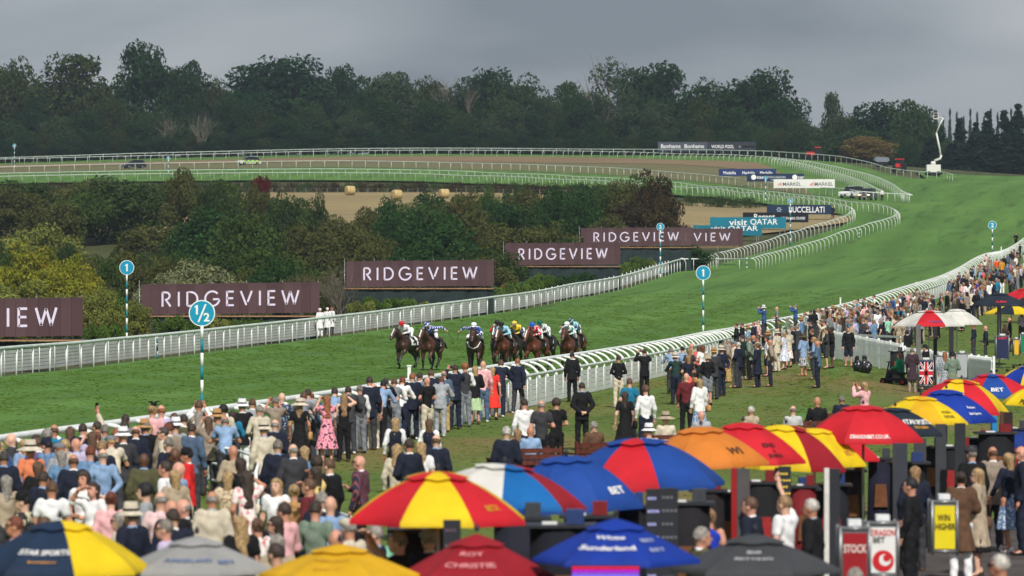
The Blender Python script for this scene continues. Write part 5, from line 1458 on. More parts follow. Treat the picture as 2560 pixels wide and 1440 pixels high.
def make_person(loc, rz, hair, top, bottom, pose='st', hat=None, glasses=False, sk=None, scale=1.0, label=None, group=None, shoes=True, phone=None):
    """one figure: continuous body plus hair and clothing as parts"""
    hs, hc = hair.split('.'); hst = HAIRW[hs]
    tk, tcn = top.split('.')
    root = empty('person', loc, rz, scale)
    tag(root, label, 'person', group)
    J = skeleton(pose); hd = J['head']
    sk = sk if sk is not None else random.choice((0, 1, 2, 3, 4))
    mesh_obj('body', part_mesh('body', pose), skin(sk), root)
    if hst != 'bald':
        hm = 'cloth ' + hc
        mesh_obj('hair', part_mesh('hair_' + hst), hair_col(hc), root, tuple(hd))
    kind = TOPW[tk][0]
    if kind == 'vest':
        mesh_obj('shirt', part_mesh('shirt', pose), cloth('white'), root)
    mesh_obj(TOPW[tk][1].replace(' ', '_').replace('-', '_'), part_mesh(kind, pose), cloth(tcn), root)
    if kind in ('jacket', 'coat') : mesh_obj('collar', part_mesh('collar', pose), cloth(random.choice(('white', 'light blue', 'white', 'light grey'))), root)
    if kind != 'dress':
        bk, bcn = (bottom or 'tr.charcoal').split('.')
        mesh_obj(BOTW[bk][1], part_mesh(BOTW[bk][0], pose), cloth(bcn), root)
    if shoes:
        sc_ = cloth(random.choice(SHOEC))
        for n in 'RL': mesh_obj('shoe', part_mesh('shoe_' + n, pose), sc_, root)
    if hat:
        hk, hcn = hat.split('.')
        o = mesh_obj('hat', part_mesh('hat_' + HATW[hk][0]), cloth(hcn), root, tuple(hd))
        if hk in ('pan', 'wid'): mesh_obj('hat_band', part_mesh('hatband'), cloth('black'), o)
    if hst in ('long', 'bob', 'wavy', 'bun') and pose in ('st', 'fr') and random.random() < .5:
        if ('bag', '') not in PCACHE:
            bb = MB(); bb.tube([(.17, .0, 1.49), (.22, -.16, 1.2), (.25, -.12, .96)], .010, 4); bb.tube([(.17, .0, 1.49), (.25, .1, 1.2), (.27, .06, .96)], .010, 4)
            bb.lathe([(.10, -.1), (.125, -.06), (.12, .06), (.09, .1)], 10, Matrix.Translation((.27, -.03, .88)) @ Matrix.Diagonal((.5, 1.2, 1, 1)))
            PCACHE[('bag', '')] = bb.mesh('handbag', True)
        mesh_obj('handbag', PCACHE[('bag', '')], cloth(random.choice(('black', 'tan', 'cream', 'brown', 'navy'))), root)
    if glasses: mesh_obj('sunglasses', part_mesh('glasses'), BLACKM, root, tuple(hd))
    if pose in ('up', 'ph') and phone is not False:
        if pose == 'up': mesh_obj('phone', part_mesh('phone'), BLACKM, root, tuple(J['hdR'] + V3(0, .03, .08)), (.1, 0, 0))
        else: mesh_obj('phone', part_mesh('phone'), BLACKM, root, (0, J['hdR'][1] + .03, J['hdR'][2] + .03), (0, R(90), 0))
    return root
def words_for(hair, top, bottom, hat, pose, glasses):
    hs, hc = hair.split('.'); tk, tc_ = top.split('.')
    w_ = []
    if hat:
        hk, hcn = hat.split('.'); head = f'{hcn} {HATW[hk][1]}'
    elif hs == 'bl': head = 'bald head'
    elif hs == 'bd': head = f'balding {hc} hair'
    elif hs == 'bn': head = f'{hc} hair pinned up'
    else: head = f'{HAIRW[hs]} {hc} hair' if hs != 'bo' else f'{hc} bobbed hair'
    s = f'person with {head} in {tc_} {TOPW[tk][1]}'
    if bottom and tk != 'dr': s += f' and {bottom.split(".")[1]} {BOTW[bottom.split(".")[0]][1]}'
    if glasses: s += ' in sunglasses'
    if POSEW[pose]: s += ', ' + POSEW[pose]
    return s
_xp = interp_x(PUB)
USED = {}
TAKEN = []
SEATED = []
LAST = ['', '']
def unique(label, zone, me):
    short = label.replace(' in sunglasses', '')
    c_ = [label, f'{label} {zone}', f'{label} beside the {LAST[0]}', f'{short} beside the {LAST[0]}', f'{short} just behind the {LAST[1]}', f'{short} close to the {LAST[0]}']
    for c in c_:
        if c not in USED and len(c.split()) <= 16 and not c.endswith('the '):
            USED[c] = 1; break
    else:
        c = label if len(label.split()) <= 16 else ' '.join(label.split()[:16])
    LAST[1], LAST[0] = LAST[0], me
    return c, None
def crowd(rows, ox, oy, sc_, zone, dflt_face=10):
    """rows in zoomed-picture coordinates of the top of each head"""
    for ln in rows.strip().splitlines():
        t = ln.split('|')
        a = t[0].split()
        px = ox + float(a[0]) / sc_; py = oy + float(a[1]) / sc_
        hair, top = a[2].replace('_', ' '), a[3].replace('_', ' ')
        bottom = None if a[4] == '-' else a[4].replace('_', ' ')
        pose = a[5]; face = float(a[6]) + random.uniform(-14, 14)
        hat = None; gl = False; skn = None; hgt = None
        for x in a[7:]:
            if x == 'gl': gl = True
            elif x == 'dk': skn = 5
            elif x.startswith('h='): hgt = float(x[2:])
            else: hat = x.replace('_', ' ')
        zone_ = zone
        female = hair[:2] in ('lg', 'wv', 'bo', 'bn')
        h0 = hgt or (1.66 if female else 1.76) * random.uniform(.985, 1.015)
        base = POSE_Z[pose] + (.06 if hat else 0)
        if pose == 'se': hh = base * h0 / 1.75
        elif pose == 'ln': hh = base * h0 / 1.75
        else: hh = h0 + (.06 if hat else 0)
        D = on_ground(px, py, hh)
        if D is None: continue
        # step along the sight line until nobody else stands there
        best = D; k0 = hh
        for dd in (0, .4, -.4, .8, -.8, 1.2, -1.2, 1.6, -1.6, 2.0):
            x_, y_ = (px - 1280) / FPX * (D + dd), D + dd
            if all((x_ - tx) ** 2 + (y_ - ty) ** 2 > .36 ** 2 for tx, ty in TAKEN):
                best = D + dd; break
        D = best
        for _ in range(120):          # everybody stands on this side of the crowd barrier
            if (px - 1280) / FPX * D > _xp(D) + (.42 if pose == 'ln' else .5) or D < 75: break
            D -= .25
        x = (px - 1280) / FPX * D
        g = H(x, D)
        want = CAMZ + (HOR - py) / FPX * D - g
        s = max(.86, min(1.10, want / base))
        lift = 0.0
        if hgt and hgt > 2.05:
            s = 1.03; lift = max(0, want - base * s)
            if lift > .12:
                bx = MB(); bx.box((-.3, -.25, lift - .04), (.3, .25, lift))
                for qx in (-.26, .26):
                    for qy in (-.21, .21): bx.box((qx - .03, qy - .03, 0), (qx + .03, qy + .03, lift - .04))
                tag(bx.build('step_stool', DARK, None, loc=(x, D, g + .03)), f'dark stool under the raised racegoer in {top.split(".")[1]} {TOPW[top.split(".")[0]][1]} and {hair.split(".")[1] if hat is None else "white hat"}', 'stool', 'stools at the rail')
        TAKEN.append((x, D))
        if pose == 'se': SEATED.append((x, D, g + .03, R(face), s))
        lab = t[1].strip() if len(t) > 1 else None
        if lab: grp = None; USED[lab] = 1
        else: lab, grp = unique(words_for(hair, top, bottom, hat, pose, gl), zone_, f'{top.split(".")[1]} {TOPW[top.split(".")[0]][1]}')
        make_person((x, D, g + .03 + lift), R(face), hair, top, bottom, pose, hat, gl, skn, s, lab, grp or 'racegoers ' + zone)
# ---------------------------------------------------------------- racegoers, read off the photograph
# x y hair top bottom pose facing(deg, 0 away, 90 to the left, 180 towards) [hat] [gl] [dk]
crowd('''
80 500 bl.x jk.charcoal - st 80
205 545 sh.brown ts.orange - st 15 wid.cream
258 532 sh.brown jk.purple - fr 10
315 475 cu.silver jk.charcoal - fr 15
362 440 bd.brown sh.teal - fr -5
468 456 wv.brown dr.rust - st 5
552 435 sh.dark_brown jk.navy - st 10
650 420 sh.dark_brown jk.cream - up 55
700 442 sh.grey jk.sage - st -10
775 465 sh.ginger sh.black - st 0
830 415 sh.dark_brown jk.black - st 10
836 373 sh.dark_brown sh.grey - fr 0
905 450 bd.brown jk.navy tr.cream st 10
988 435 wv.blonde ts.black - fr 20
1015 288 bn.blonde sh.pink - fr 10 fas.black
1075 310 bd.ginger sh.lilac - fr 10
1092 458 sh.charcoal jk.cream - st 80 gl
1132 424 sh.dark_brown sh.white - fr 30
1125 530 sh.grey sh.navy - st 50
1162 363 sh.brown sh.blue - fr 0
1226 373 sh.dark_brown jk.olive - fr 0
1325 278 sh.brown vs.taupe tr.navy ph 5
1280 435 sh.dark_brown jk.slate_blue - st -15
1490 310 cu.black sh.cream - fr 0
1505 385 bd.grey ts.light_blue - ln 10
1615 268 sh.grey jk.black tr.white st 5 pan.white
1682 265 sh.brown jk.light_grey - fr 0
1170 600 bl.x jk.black - st 80 gl dk
1250 580 sh.black jk.red tr.black st 80 cap.black
1555 580 bl.x sw.beige - fr 10
410 615 bo.silver sh.denim_blue - cr 20
490 640 bd.brown jk.navy - st 5
602 585 sh.auburn sh.denim_blue - fr 10
676 553 sh.tan jk.navy - fr 0
686 605 bd.silver sh.light_blue tr.navy bk 0
960 635 bl.x jk.olive - st 5 dk
252 690 bo.brown jk.black - st 10
288 755 sh.dark_brown jk.navy - st -10
40 785 lg.silver sw.beige - st 30
-25 540 sh.grey jk.blue - st 10
160 870 sh.black sh.black_and_cream_floral - st 75 cap.black
345 820 sh.brown ts.white - fr 0
560 760 cu.dark_brown ts.white - fr 150
622 828 lg.dark_brown dr.white - hs 150
740 895 bn.auburn sh.pink - st 5
880 965 sh.grey jk.navy - st 60 pan.cream
972 840 cu.black sw.light_grey - st 80
1072 893 bd.silver sh.pale_pink - fr 20
1105 688 sh.dark_brown sh.white - st 70
1197 695 bl.x sh.light_blue - st 80
1165 748 bo.blonde ts.beige - fr 20
1228 943 bd.silver jk.charcoal - st 80
1145 950 bl.x jk.black - st 40
1155 1008 sh.dark_brown jk.navy - fr 20
1105 1080 sh.grey sh.lilac - st 75 gl
800 1035 lg.silver sh.cream - st 80 gl
1415 890 bd.silver jk.cream - st 0
1520 758 bo.blonde dr.beige_floral - st 5
1602 665 lg.dark_brown sh.black - fr 30
1648 755 wv.dark_brown dr.pink_and_white_floral - hs 20
1605 1055 wv.blonde ts.black - st 30
105 1060 sh.auburn sh.pink - st 80 gl
300 1063 sh.brown sh.pale_pink - fr 40
25 620 sh.charcoal jk.navy tr.charcoal st 0
''', 0, 900, 2.667, 'in the crowd above the lower umbrellas')
crowd('''
382 348 sh.silver sh.cream - fr 10
412 452 sh.grey jk.cream - st 30 pan.cream
482 443 bd.silver jk.navy tr.khaki st 0
485 295 sh.grey ts.taupe - ph 10
527 270 bl.x sh.navy_floral - fr 0
640 305 lg.tan dr.black - st 5 wid.cream
655 265 sh.brown sh.grey - ln 5
697 248 sh.dark_brown sh.light_grey - ln 0
738 263 bd.brown sh.slate_blue - ln 10
815 288 wv.ginger dr.pink_floral - ph 15
853 238 sh.dark_brown sh.light_blue - ln 5
925 275 wv.tan tp.black tr.black hs 15
958 230 sh.dark_brown jk.charcoal - ln 0
1028 220 sh.grey vs.striped_black tr.grey st 10
1090 150 sh.dark_brown jk.navy - st 15
1112 205 bl.x sh.pale_pink tr.cream st 10
1160 190 sh.black sh.light_blue tr.black ln -5
1190 178 sh.dark_brown ts.black tr.charcoal ln 0
1248 176 sh.brown vs.grey tr.grey ln 0
1292 168 sh.auburn sh.white tr.navy ln 5
1365 142 sh.ginger jk.navy tr.navy st 10
1412 138 sh.dark_brown jk.grey tr.grey fr 45
1462 168 bl.x ts.black tr.cream fr 25
1500 92 sh.brown jk.navy - ln 5
1546 165 sh.brown jk.light_grey tr.light_grey ln 0
1568 128 bd.grey jk.slate_blue tr.khaki st 5
1640 62 sh.dark_brown jk.navy tr.navy ph 15
1255 433 lg.blonde vs.navy tr.black st 0 h=1.6
1475 440 lg.brown vs.navy tr.black st 0 h=1.6
1267 605 wv.blonde sh.cream - st 0
1345 570 sh.dark_brown jk.navy - fr 40
1420 590 wv.blonde ts.white - st 5
1518 543 bd.brown jk.navy - st 5
1030 678 bl.x jk.striped_navy_and_red tr.black cr 60 gl | person with sunglasses in navy and red striped blazer holding a drink
832 698 sh.brown jk.black - st 60
750 683 cu.dark_brown sh.black - fr 20
600 603 bd.silver jk.charcoal - fr 15
500 576 sh.grey jk.navy - st 0
672 618 bo.blonde sh.denim_blue - st 10
742 753 lg.dark_brown ts.yellow - hs 60
705 828 sh.brown sh.maroon - hs 60
782 913 sh.silver jk.navy - st 15
838 943 bl.x sh.light_blue - fr 5
742 973 sh.dark_brown sh.sage - fr -5
545 983 sh.dark_brown sh.pink - fr 65
490 828 wv.blonde ts.white - st 160
605 868 bn.blonde sh.tan - st 20
490 1073 lg.dark_brown sh.denim_blue - st 70 gl
372 1088 bn.brown ts.white_floral - fr 30
498 1193 bo.silver sh.beige - st 10
492 1248 sh.dark_brown sh.charcoal - st 60
875 1158 bl.x sh.pink - st 0
1130 1130 sh.silver jk.navy - hs 70 gl
1278 1173 sh.grey ts.black - ph 75
1475 1125 sh.silver jk.navy - st 20 flt.light_grey
962 1055 sh.silver sh.cream - st 20 flt.cream
1312 1098 lg.blonde ts.mint - st 10
''', 500, 880, 2.572, 'behind the red and yellow umbrella')
crowd('''
418 78 cu.ginger vs.charcoal tr.grey fr 20
482 98 lg.blonde jk.black sk.pale_green fr 10
535 64 bl.x sh.pink tr.slate_blue st 0
596 104 bo.blonde dr.scarlet - st 5
642 54 sh.brown jk.navy tr.navy ln -10
756 46 sh.ginger jk.navy tr.charcoal wk -5
1107 8 sh.black jk.black tr.black st 0
800 308 sh.dark_brown sh.white tr.navy st 0
910 320 bd.silver ts.charcoal tr.black cr 5
1005 308 cu.dark_brown ts.black tr.black fr 15
1170 203 sh.dark_brown jk.black tr.black bk 0
1405 27 sh.dark_brown sw.black tr.cream fr 20
1572 -14 sh.dark_brown jk.black tr.black ph 20
1445 262 lg.dark_brown dr.black - st 5
1476 176 sh.brown ts.teal tr.black fr 0
1580 224 cu.brown sh.white tr.navy st 0
685 490 sh.white jk.navy tr.charcoal st 0
745 503 lg.tan sh.dark_brown - se 20
832 486 bl.x sh.light_blue - se 10
1230 453 sh.silver jk.brown - se 25
1596 466 sh.grey sh.cream - se 0 pan.white
''', 1000, 880, 2.572, 'on the lawn by the near rail')
crowd('''
555 142 bl.x sw.maroon tr.black st 5
640 180 bo.blonde jk.white sk.blue_floral st 15
490 10 sh.grey sw.dark_green tr.navy ln 10 pan.cream
566 28 bo.tan ts.navy sk.coral fr 30
690 8 sh.tan sw.black so.grey fr 20 buc.beige
415 390 sh.grey sh.cream - se 0 wid.beige
642 386 bl.x jk.light_grey - se 10
950 356 sh.white jk.beige - se 30
1235 353 bd.grey sh.white_and_black_striped - se 5
1392 291 bl.x sw.black - se 10 h=1.95
1546 288 sh.grey jk.navy - se 5
455 998 sh.silver jk.navy - st 75
705 1028 bn.tan tp.royal_blue - st 0
650 1143 sh.silver jk.olive - st -60
970 948 sh.brown jk.navy - st 75
1190 938 sh.tan ts.white - up 60
1362 960 sh.white jk.black - st 75
''', 1500, 880, 2.572, 'among the bookmakers')
crowd('''
415 201 bo.blonde jk.pink - ph 40
715 823 sh.black sw.black tr.black st 60
740 748 bo.tan jk.navy - st 0
1035 785 bn.dark_brown co.brown tr.white fr 10
1145 763 bo.blonde co.beige sk.black fr 60 gl
1340 663 bo.blonde sw.navy sk.blue_floral wk 50 | person in navy sweater and long pale blue patterned skirt stepping up
1240 620 bd.brown jk.taupe tr.charcoal st 20
1105 604 sh.grey jk.black - st 10 flt.charcoal
1428 618 bl.x jk.navy tr.navy st 90 gl
1290 1322 sh.white jk.black - st 75 gl
355 1408 sh.silver jk.charcoal - st 10
''', 2000, 880, 2.571, 'by the bookmakers path')
crowd('''
1160 655 sh.brown jk.blue - ph 70 pan.white h=2.2
1290 672 bl.x ts.grey - fr 80 h=2.1
1475 652 sh.grey jk.blue - ph 75 h=2.2
885 830 sh.dark_brown jk.black - fr 70
942 818 sh.brown jk.black - fr 60
1002 850 sh.tan sh.light_blue - fr 80 pan.tan
1058 828 sh.ginger jk.navy - fr 70
1105 808 sh.silver ts.pink - fr 80
1162 803 sh.dark_brown ts.black - hs 60
1312 798 sh.dark_brown ts.olive - st 70
1396 783 bo.silver sh.sage - fr 60
1536 772 sh.grey sh.denim_blue - st 70 pan.tan
1572 728 sh.ginger sh.light_grey - fr 60
1628 703 sh.dark_brown sw.black - fr 50
1628 818 sh.dark_brown jk.black - st 70
1766 813 sh.dark_brown jk.cream - ph 100 gl
1892 708 bd.grey jk.dark_green - st 80
1782 668 sh.dark_brown ts.black - fr 60
1850 655 sh.brown ts.navy - fr 80 pan.tan
1700 683 lg.blonde sh.white - fr 60
1662 703 lg.black sw.black - fr 40
1742 718 bo.dark_brown jk.charcoal - fr 50
238 1088 sh.grey sh.light_blue - ln 20
346 1073 sh.black sh.light_blue - fr 30
436 1038 bl.x sh.beige - fr 20
506 1063 lg.brown ts.coral tr.black fr 40
545 1063 bo.auburn ts.white - fr 30
412 1092 lg.tan ts.charcoal - fr 30
662 1084 sh.grey jk.charcoal tr.charcoal fr 40 pan.tan
737 1062 sh.dark_brown jk.navy tr.navy bk 40 pan.cream
737 1002 sh.grey jk.dark_brown tr.brown st 60 cap.black
806 998 sh.silver jk.taupe tr.khaki bk 60
866 1005 sh.silver jk.cream tr.cream st 60 flt.grey
905 1028 sh.white jk.navy - fr 60
945 958 sh.dark_brown sw.dark_green tr.black fr 60
1012 968 sh.grey jk.sage tr.black bk 60
1056 958 bl.x jk.navy - fr 60
1096 963 sh.brown sh.beige - fr 60
1096 1043 bn.brown co.navy tr.navy hs 50
1190 968 lg.dark_brown sh.white so.navy cr 100 gl
1226 1003 bl.x jk.taupe tr.navy bk 70 gl
1206 912 sh.brown jk.teal - fr 70 pan.tan
1290 898 sh.silver jk.cream tr.cream fr 60 pan.cream
1406 903 bo.white jk.cream sk.white_floral fr 50
1362 928 bo.blonde dr.blue_and_white_floral - fr 60
1450 863 sh.grey jk.black tr.black fr 70
1492 858 sh.grey jk.charcoal tr.charcoal fr 60
1555 938 bo.brown jk.light_blue sk.black_and_white_dotted fr 30 wid.olive
1642 893 sh.brown sw.black - fr 70
1660 978 bo.blonde sh.light_blue - fr 80
1697 1013 bl.x jk.slate_blue tr.navy fr 70
1786 883 sh.dark_brown sw.charcoal so.charcoal fr 80 gl
1842 878 sh.black sw.black so.black fr 80 dk
''', 1620, 600, 4.0, 'at the rail by the number one pole')
crowd('''
210 888 sh.dark_brown jk.black so.navy st 170
370 878 cu.brown jk.black so.black st 60
755 1068 sh.grey co.plum tr.taupe fr 30
870 1030 sh.black jk.black - st 60 cap.navy
1035 1103 wv.ginger jk.grey_floral sk.grey_floral st 0
1100 1092 sh.black jk.sage tr.khaki fr 10 cap.black
712 913 sh.black jk.black - st 60 dk
1386 878 bl.x jk.navy - st 80
1282 863 sh.brown sw.navy - st 60
1592 808 bl.x sh.navy - st 80
1550 858 lg.brown sh.dark_brown - st 60
1692 758 bo.tan sh.lilac - fr 30
230 733 sh.dark_brown sw.white tr.white fr 80
370 743 sh.dark_brown jk.grey tr.denim_blue fr 70
500 803 sh.silver jk.black - fr 70
547 798 sh.dark_brown ts.mint - fr 60
586 628 sh.brown jk.blue - st 120
290 612 sh.dark_brown sh.light_blue - fr 90
430 610 sh.dark_brown ts.white - fr 80 gl
262 655 bd.silver sh.cream - fr 80
345 635 sh.brown ts.sage - fr 80
185 683 bl.x ts.white - fr 90 gl
330 672 lg.dark_brown sw.black - fr 80 gl
385 665 lg.blonde sh.cream - fr 90
455 670 sh.black jk.black - ph 80 cap.black
520 655 bd.brown sh.light_grey - fr 90
640 660 bo.blonde ts.tan - fr 100
665 590 bl.x sh.slate_blue - fr 60
700 655 lg.brown ts.grey - fr 70
745 640 sh.brown ts.white - fr 60
820 595 sh.dark_brown jk.black - fr 90
865 590 lg.brown sw.black - fr 100
930 610 sh.brown jk.navy - fr 60
1005 595 sh.grey jk.black - fr 80
1055 580 bd.silver jk.black - st 80
1085 478 sh.brown jk.black - fr 150
1130 470 bd.ginger sh.light_grey - fr 60
1150 590 lg.dark_brown sw.black - st 20
1185 645 sh.dark_brown sw.black - fr 120
1215 400 sh.tan jk.beige tr.charcoal fr 20 cap.pink
1160 415 sh.grey jk.purple so.beige fr 60
1195 440 sh.dark_brown jk.navy so.cream fr 40
1265 385 sh.dark_brown ts.black so.white fr 30
1310 488 bo.blonde dr.royal_blue - fr 120
1360 395 bn.tan sh.denim_blue sk.tan st 10
1425 420 sh.auburn ts.bright_orange - fr 60
1460 410 sh.dark_brown ts.navy - st 0
1525 420 bo.auburn ts.black tr.white st 0
1570 345 sh.silver jk.slate_blue - st 10
1610 300 sh.brown jk.black tr.black st 20
1390 262 sh.ginger ts.pale_pink - fr 40
1420 285 sh.dark_brown jk.taupe - fr 30
1345 325 sh.ginger ts.pink - fr 60
1380 310 sh.brown ts.white - fr 60
1480 300 sh.dark_brown jk.bright_orange - fr 30
1525 310 sh.dark_brown jk.mustard - st 10
1630 222 sh.white jk.white - fr 90
1680 170 sh.dark_brown jk.black - fr 60
''', 2060, 560, 3.428, 'in the packed crowd up the rail')
# the packed part of the far crowd
gcol = ['navy', 'black', 'white', 'light blue', 'grey', 'cream', 'charcoal', 'sage', 'taupe', 'denim blue', 'pink', 'beige', 'light grey', 'slate blue', 'dark brown', 'lilac', 'olive', 'coral', 'teal', 'white', 'navy', 'black']
hcol = ['brown', 'dark brown', 'grey', 'blonde', 'silver', 'ginger', 'black', 'auburn', 'tan']
rr = random.Random(31); rows = []
for i in range(4):
    x = rr.uniform(2045, 2470)
    hi_ = np.interp(x, [2045, 2130, 2209, 2291, 2360, 2420, 2480], [768, 752, 739, 716, 690, 666, 640]) + 6
    lo_ = np.interp(x, [2045, 2200, 2330, 2420, 2480], [792, 790, 752, 726, 690])
    y = hi_ + (lo_ - hi_) * rr.random() ** 1.2
    hs = rr.choice(['sh', 'sh', 'sh', 'bd', 'lg', 'bo', 'cu', 'wv'])
    hat = rr.choice(['', '', '', '', ' pan.cream', ' pan.tan', ' cap.black'])
    if hs in ('lg', 'bo', 'wv'): hat = ''
    rows.append(f"{x:.1f} {y:.1f} {hs}.{rr.choice(hcol).replace(' ', '_')} {rr.choice(['jk', 'sh', 'ts', 'sh', 'jk', 'sw'])}.{rr.choice(gcol).replace(' ', '_')} - {rr.choice(['fr', 'fr', 'st', 'st', 'hs', 'ph'])} {rr.uniform(30, 100):.0f}{hat}{rr.choice(['', '', ' gl'])}")
crowd('\n'.join(rows), 0, 0, 1.0, 'in the packed crowd up the rail')
rows = []
for i in range(22):      # those pressed against the near end of the rail
    x = 8 + i * 27 + rr.uniform(-9, 9)
    y = np.interp(x, [c[0] for c in OUTER], [c[1] for c in OUTER]) - rr.uniform(-4, 22)
    hs = rr.choice(['sh', 'sh', 'sh', 'bd', 'lg', 'bo', 'cu', 'wv', 'bl'])
    hat = rr.choice(['', '', '', ' pan.white', ' pan.tan', ' cap.navy', ' flt.grey']) if hs not in ('lg', 'bo', 'wv') else ''
    rows.append(f"{x:.1f} {y:.1f} {hs}.{rr.choice(hcol).replace(' ', '_')} {rr.choice(['jk', 'sh', 'ts', 'sh', 'jk', 'sw'])}.{rr.choice(gcol).replace(' ', '_')} - {rr.choice(['fr', 'fr', 'st', 'ph', 'ln', 'cr'])} {rr.uniform(-10, 60):.0f}{hat}")
crowd('\n'.join(rows), 0, 0, 1.0, 'pressed against the near rail')
# people far off on the course
def lone(px, pyb, hpx, hair, top, bottom, pose, face, label, D=None, hat=None, hh=1.76, z=None):
    D = D or hh * FPX / hpx
    x = (px - 1280) / FPX * D
    make_person((x, D, (H(x, D) if z is None else z) + .03), R(face), hair, top, bottom, pose, hat, False, 1, hh / 1.75, label, None)
lone(2540, 595, 35, 'sh.dark brown', 'jk.black', 'tr.black', 'fr', 150, 'lone dark-suited person walking on the turf above the crowd', D=505)
lone(2205, 494, 28, 'sh.grey', 'sh.white', 'tr.black', 'st', 170, 'person in white shirt beside the parked dark grey car', D=615)
lone(2082, 540, 30, 'sh.dark brown', 'jk.navy', 'tr.navy', 'st', 160, 'dark-clothed person at the end of the navy board', D=570)
IR = lambda px: float(np.interp(px, [c[0] for c in INNER], [c[2] for c in INNER])) + 3.5
lone(800, 840, 65, 'sh.white', 'co.white', 'tr.white', 'st', 20, 'first of three people in white coats behind the inner rail', D=IR(803), hat='cap.white')
lone(818, 840, 65, 'sh.white', 'co.white', 'tr.charcoal', 'st', -20, 'person in white coat and cap beside the bare-headed one', D=IR(820), hat='cap.white')
lone(829, 840, 65, 'sh.ginger', 'co.white', 'tr.charcoal', 'st', -40, 'bare-headed person in a white coat behind the inner rail', D=IR(835))
make_person(LIFT_BASKET, R(150), 'sh.dark brown', 'jk.black', 'tr.black', 'ph', None, False, 1, 1.0, 'camera operator standing in the raised lift basket', None)
# ---------------------------------------------------------------- horses and jockeys
def horse_mat(name, coat, blaze=True, legs=True, sock=False):
    m = bpy.data.materials.new(name); m.use_nodes = True
    t = m.node_tree; b = t.nodes['Principled BSDF']; b.inputs['Roughness'].default_value = .42; b.inputs['Specular IOR Level'].default_value = .5
    tc = N(t, 'ShaderNodeTexCoord'); sp = N(t, 'ShaderNodeSeparateXYZ'); t.links.new(tc.outputs['Object'], sp.inputs[0])
    nz = N(t, 'ShaderNodeTexNoise'); nz.inputs['Scale'].default_value = 3; t.links.new(tc.outputs['Object'], nz.inputs[0])
    mx = N(t, 'ShaderNodeMix', data_type='RGBA'); t.links.new(nz.outputs[0], mx.inputs['Factor'])
    c = lin(coat); mx.inputs['A'].default_value = (*[v * .65 for v in c], 1); mx.inputs['B'].default_value = (*[v * 1.3 for v in c], 1)
    col = mx.outputs['Result']
    if legs:      # black points: the legs darken below the knee
        mr = N(t, 'ShaderNodeMapRange'); mr.inputs[1].default_value, mr.inputs[2].default_value = .75, .45
        t.links.new(sp.outputs[2], mr.inputs[0])
        m2 = N(t, 'ShaderNodeMix', data_type='RGBA'); t.links.new(mr.outputs[0], m2.inputs['Factor']); t.links.new(col, m2.inputs['A']); m2.inputs['B'].default_value = (.012, .010, .009, 1)
        col = m2.outputs['Result']
    if blaze:     # white stripe down the face
        ab = N(t, 'ShaderNodeMath', operation='ABSOLUTE'); t.links.new(sp.outputs[1], ab.inputs[0])
        l1 = N(t, 'ShaderNodeMath', operation='LESS_THAN'); t.links.new(ab.outputs[0], l1.inputs[0]); l1.inputs[1].default_value = .026
        # plane just inside the front of the face
        pl = N(t, 'ShaderNodeMath', operation='MULTIPLY_ADD'); t.links.new(sp.outputs[0], pl.inputs[0]); pl.inputs[1].default_value = .9; t.links.new(sp.outputs[2], pl.inputs[2])
        l2 = N(t, 'ShaderNodeMath', operation='GREATER_THAN'); t.links.new(pl.outputs[0], l2.inputs[0]); l2.inputs[1].default_value = 2.94
        l3 = N(t, 'ShaderNodeMath', operation='GREATER_THAN'); t.links.new(sp.outputs[0], l3.inputs[0]); l3.inputs[1].default_value = 1.24
        a1 = N(t, 'ShaderNodeMath', operation='MULTIPLY'); t.links.new(l1.outputs[0], a1.inputs[0]); t.links.new(l2.outputs[0], a1.inputs[1])
        a2 = N(t, 'ShaderNodeMath', operation='MULTIPLY'); t.links.new(a1.outputs[0], a2.inputs[0]); t.links.new(l3.outputs[0], a2.inputs[1])
        m3 = N(t, 'ShaderNodeMix', data_type='RGBA'); t.links.new(a2.outputs[0], m3.inputs['Factor']); t.links.new(col, m3.inputs['A']); m3.inputs['B'].default_value = (.75, .72, .68, 1)
        col = m3.outputs['Result']
    t.links.new(col, b.inputs['Base Color'])
    return m
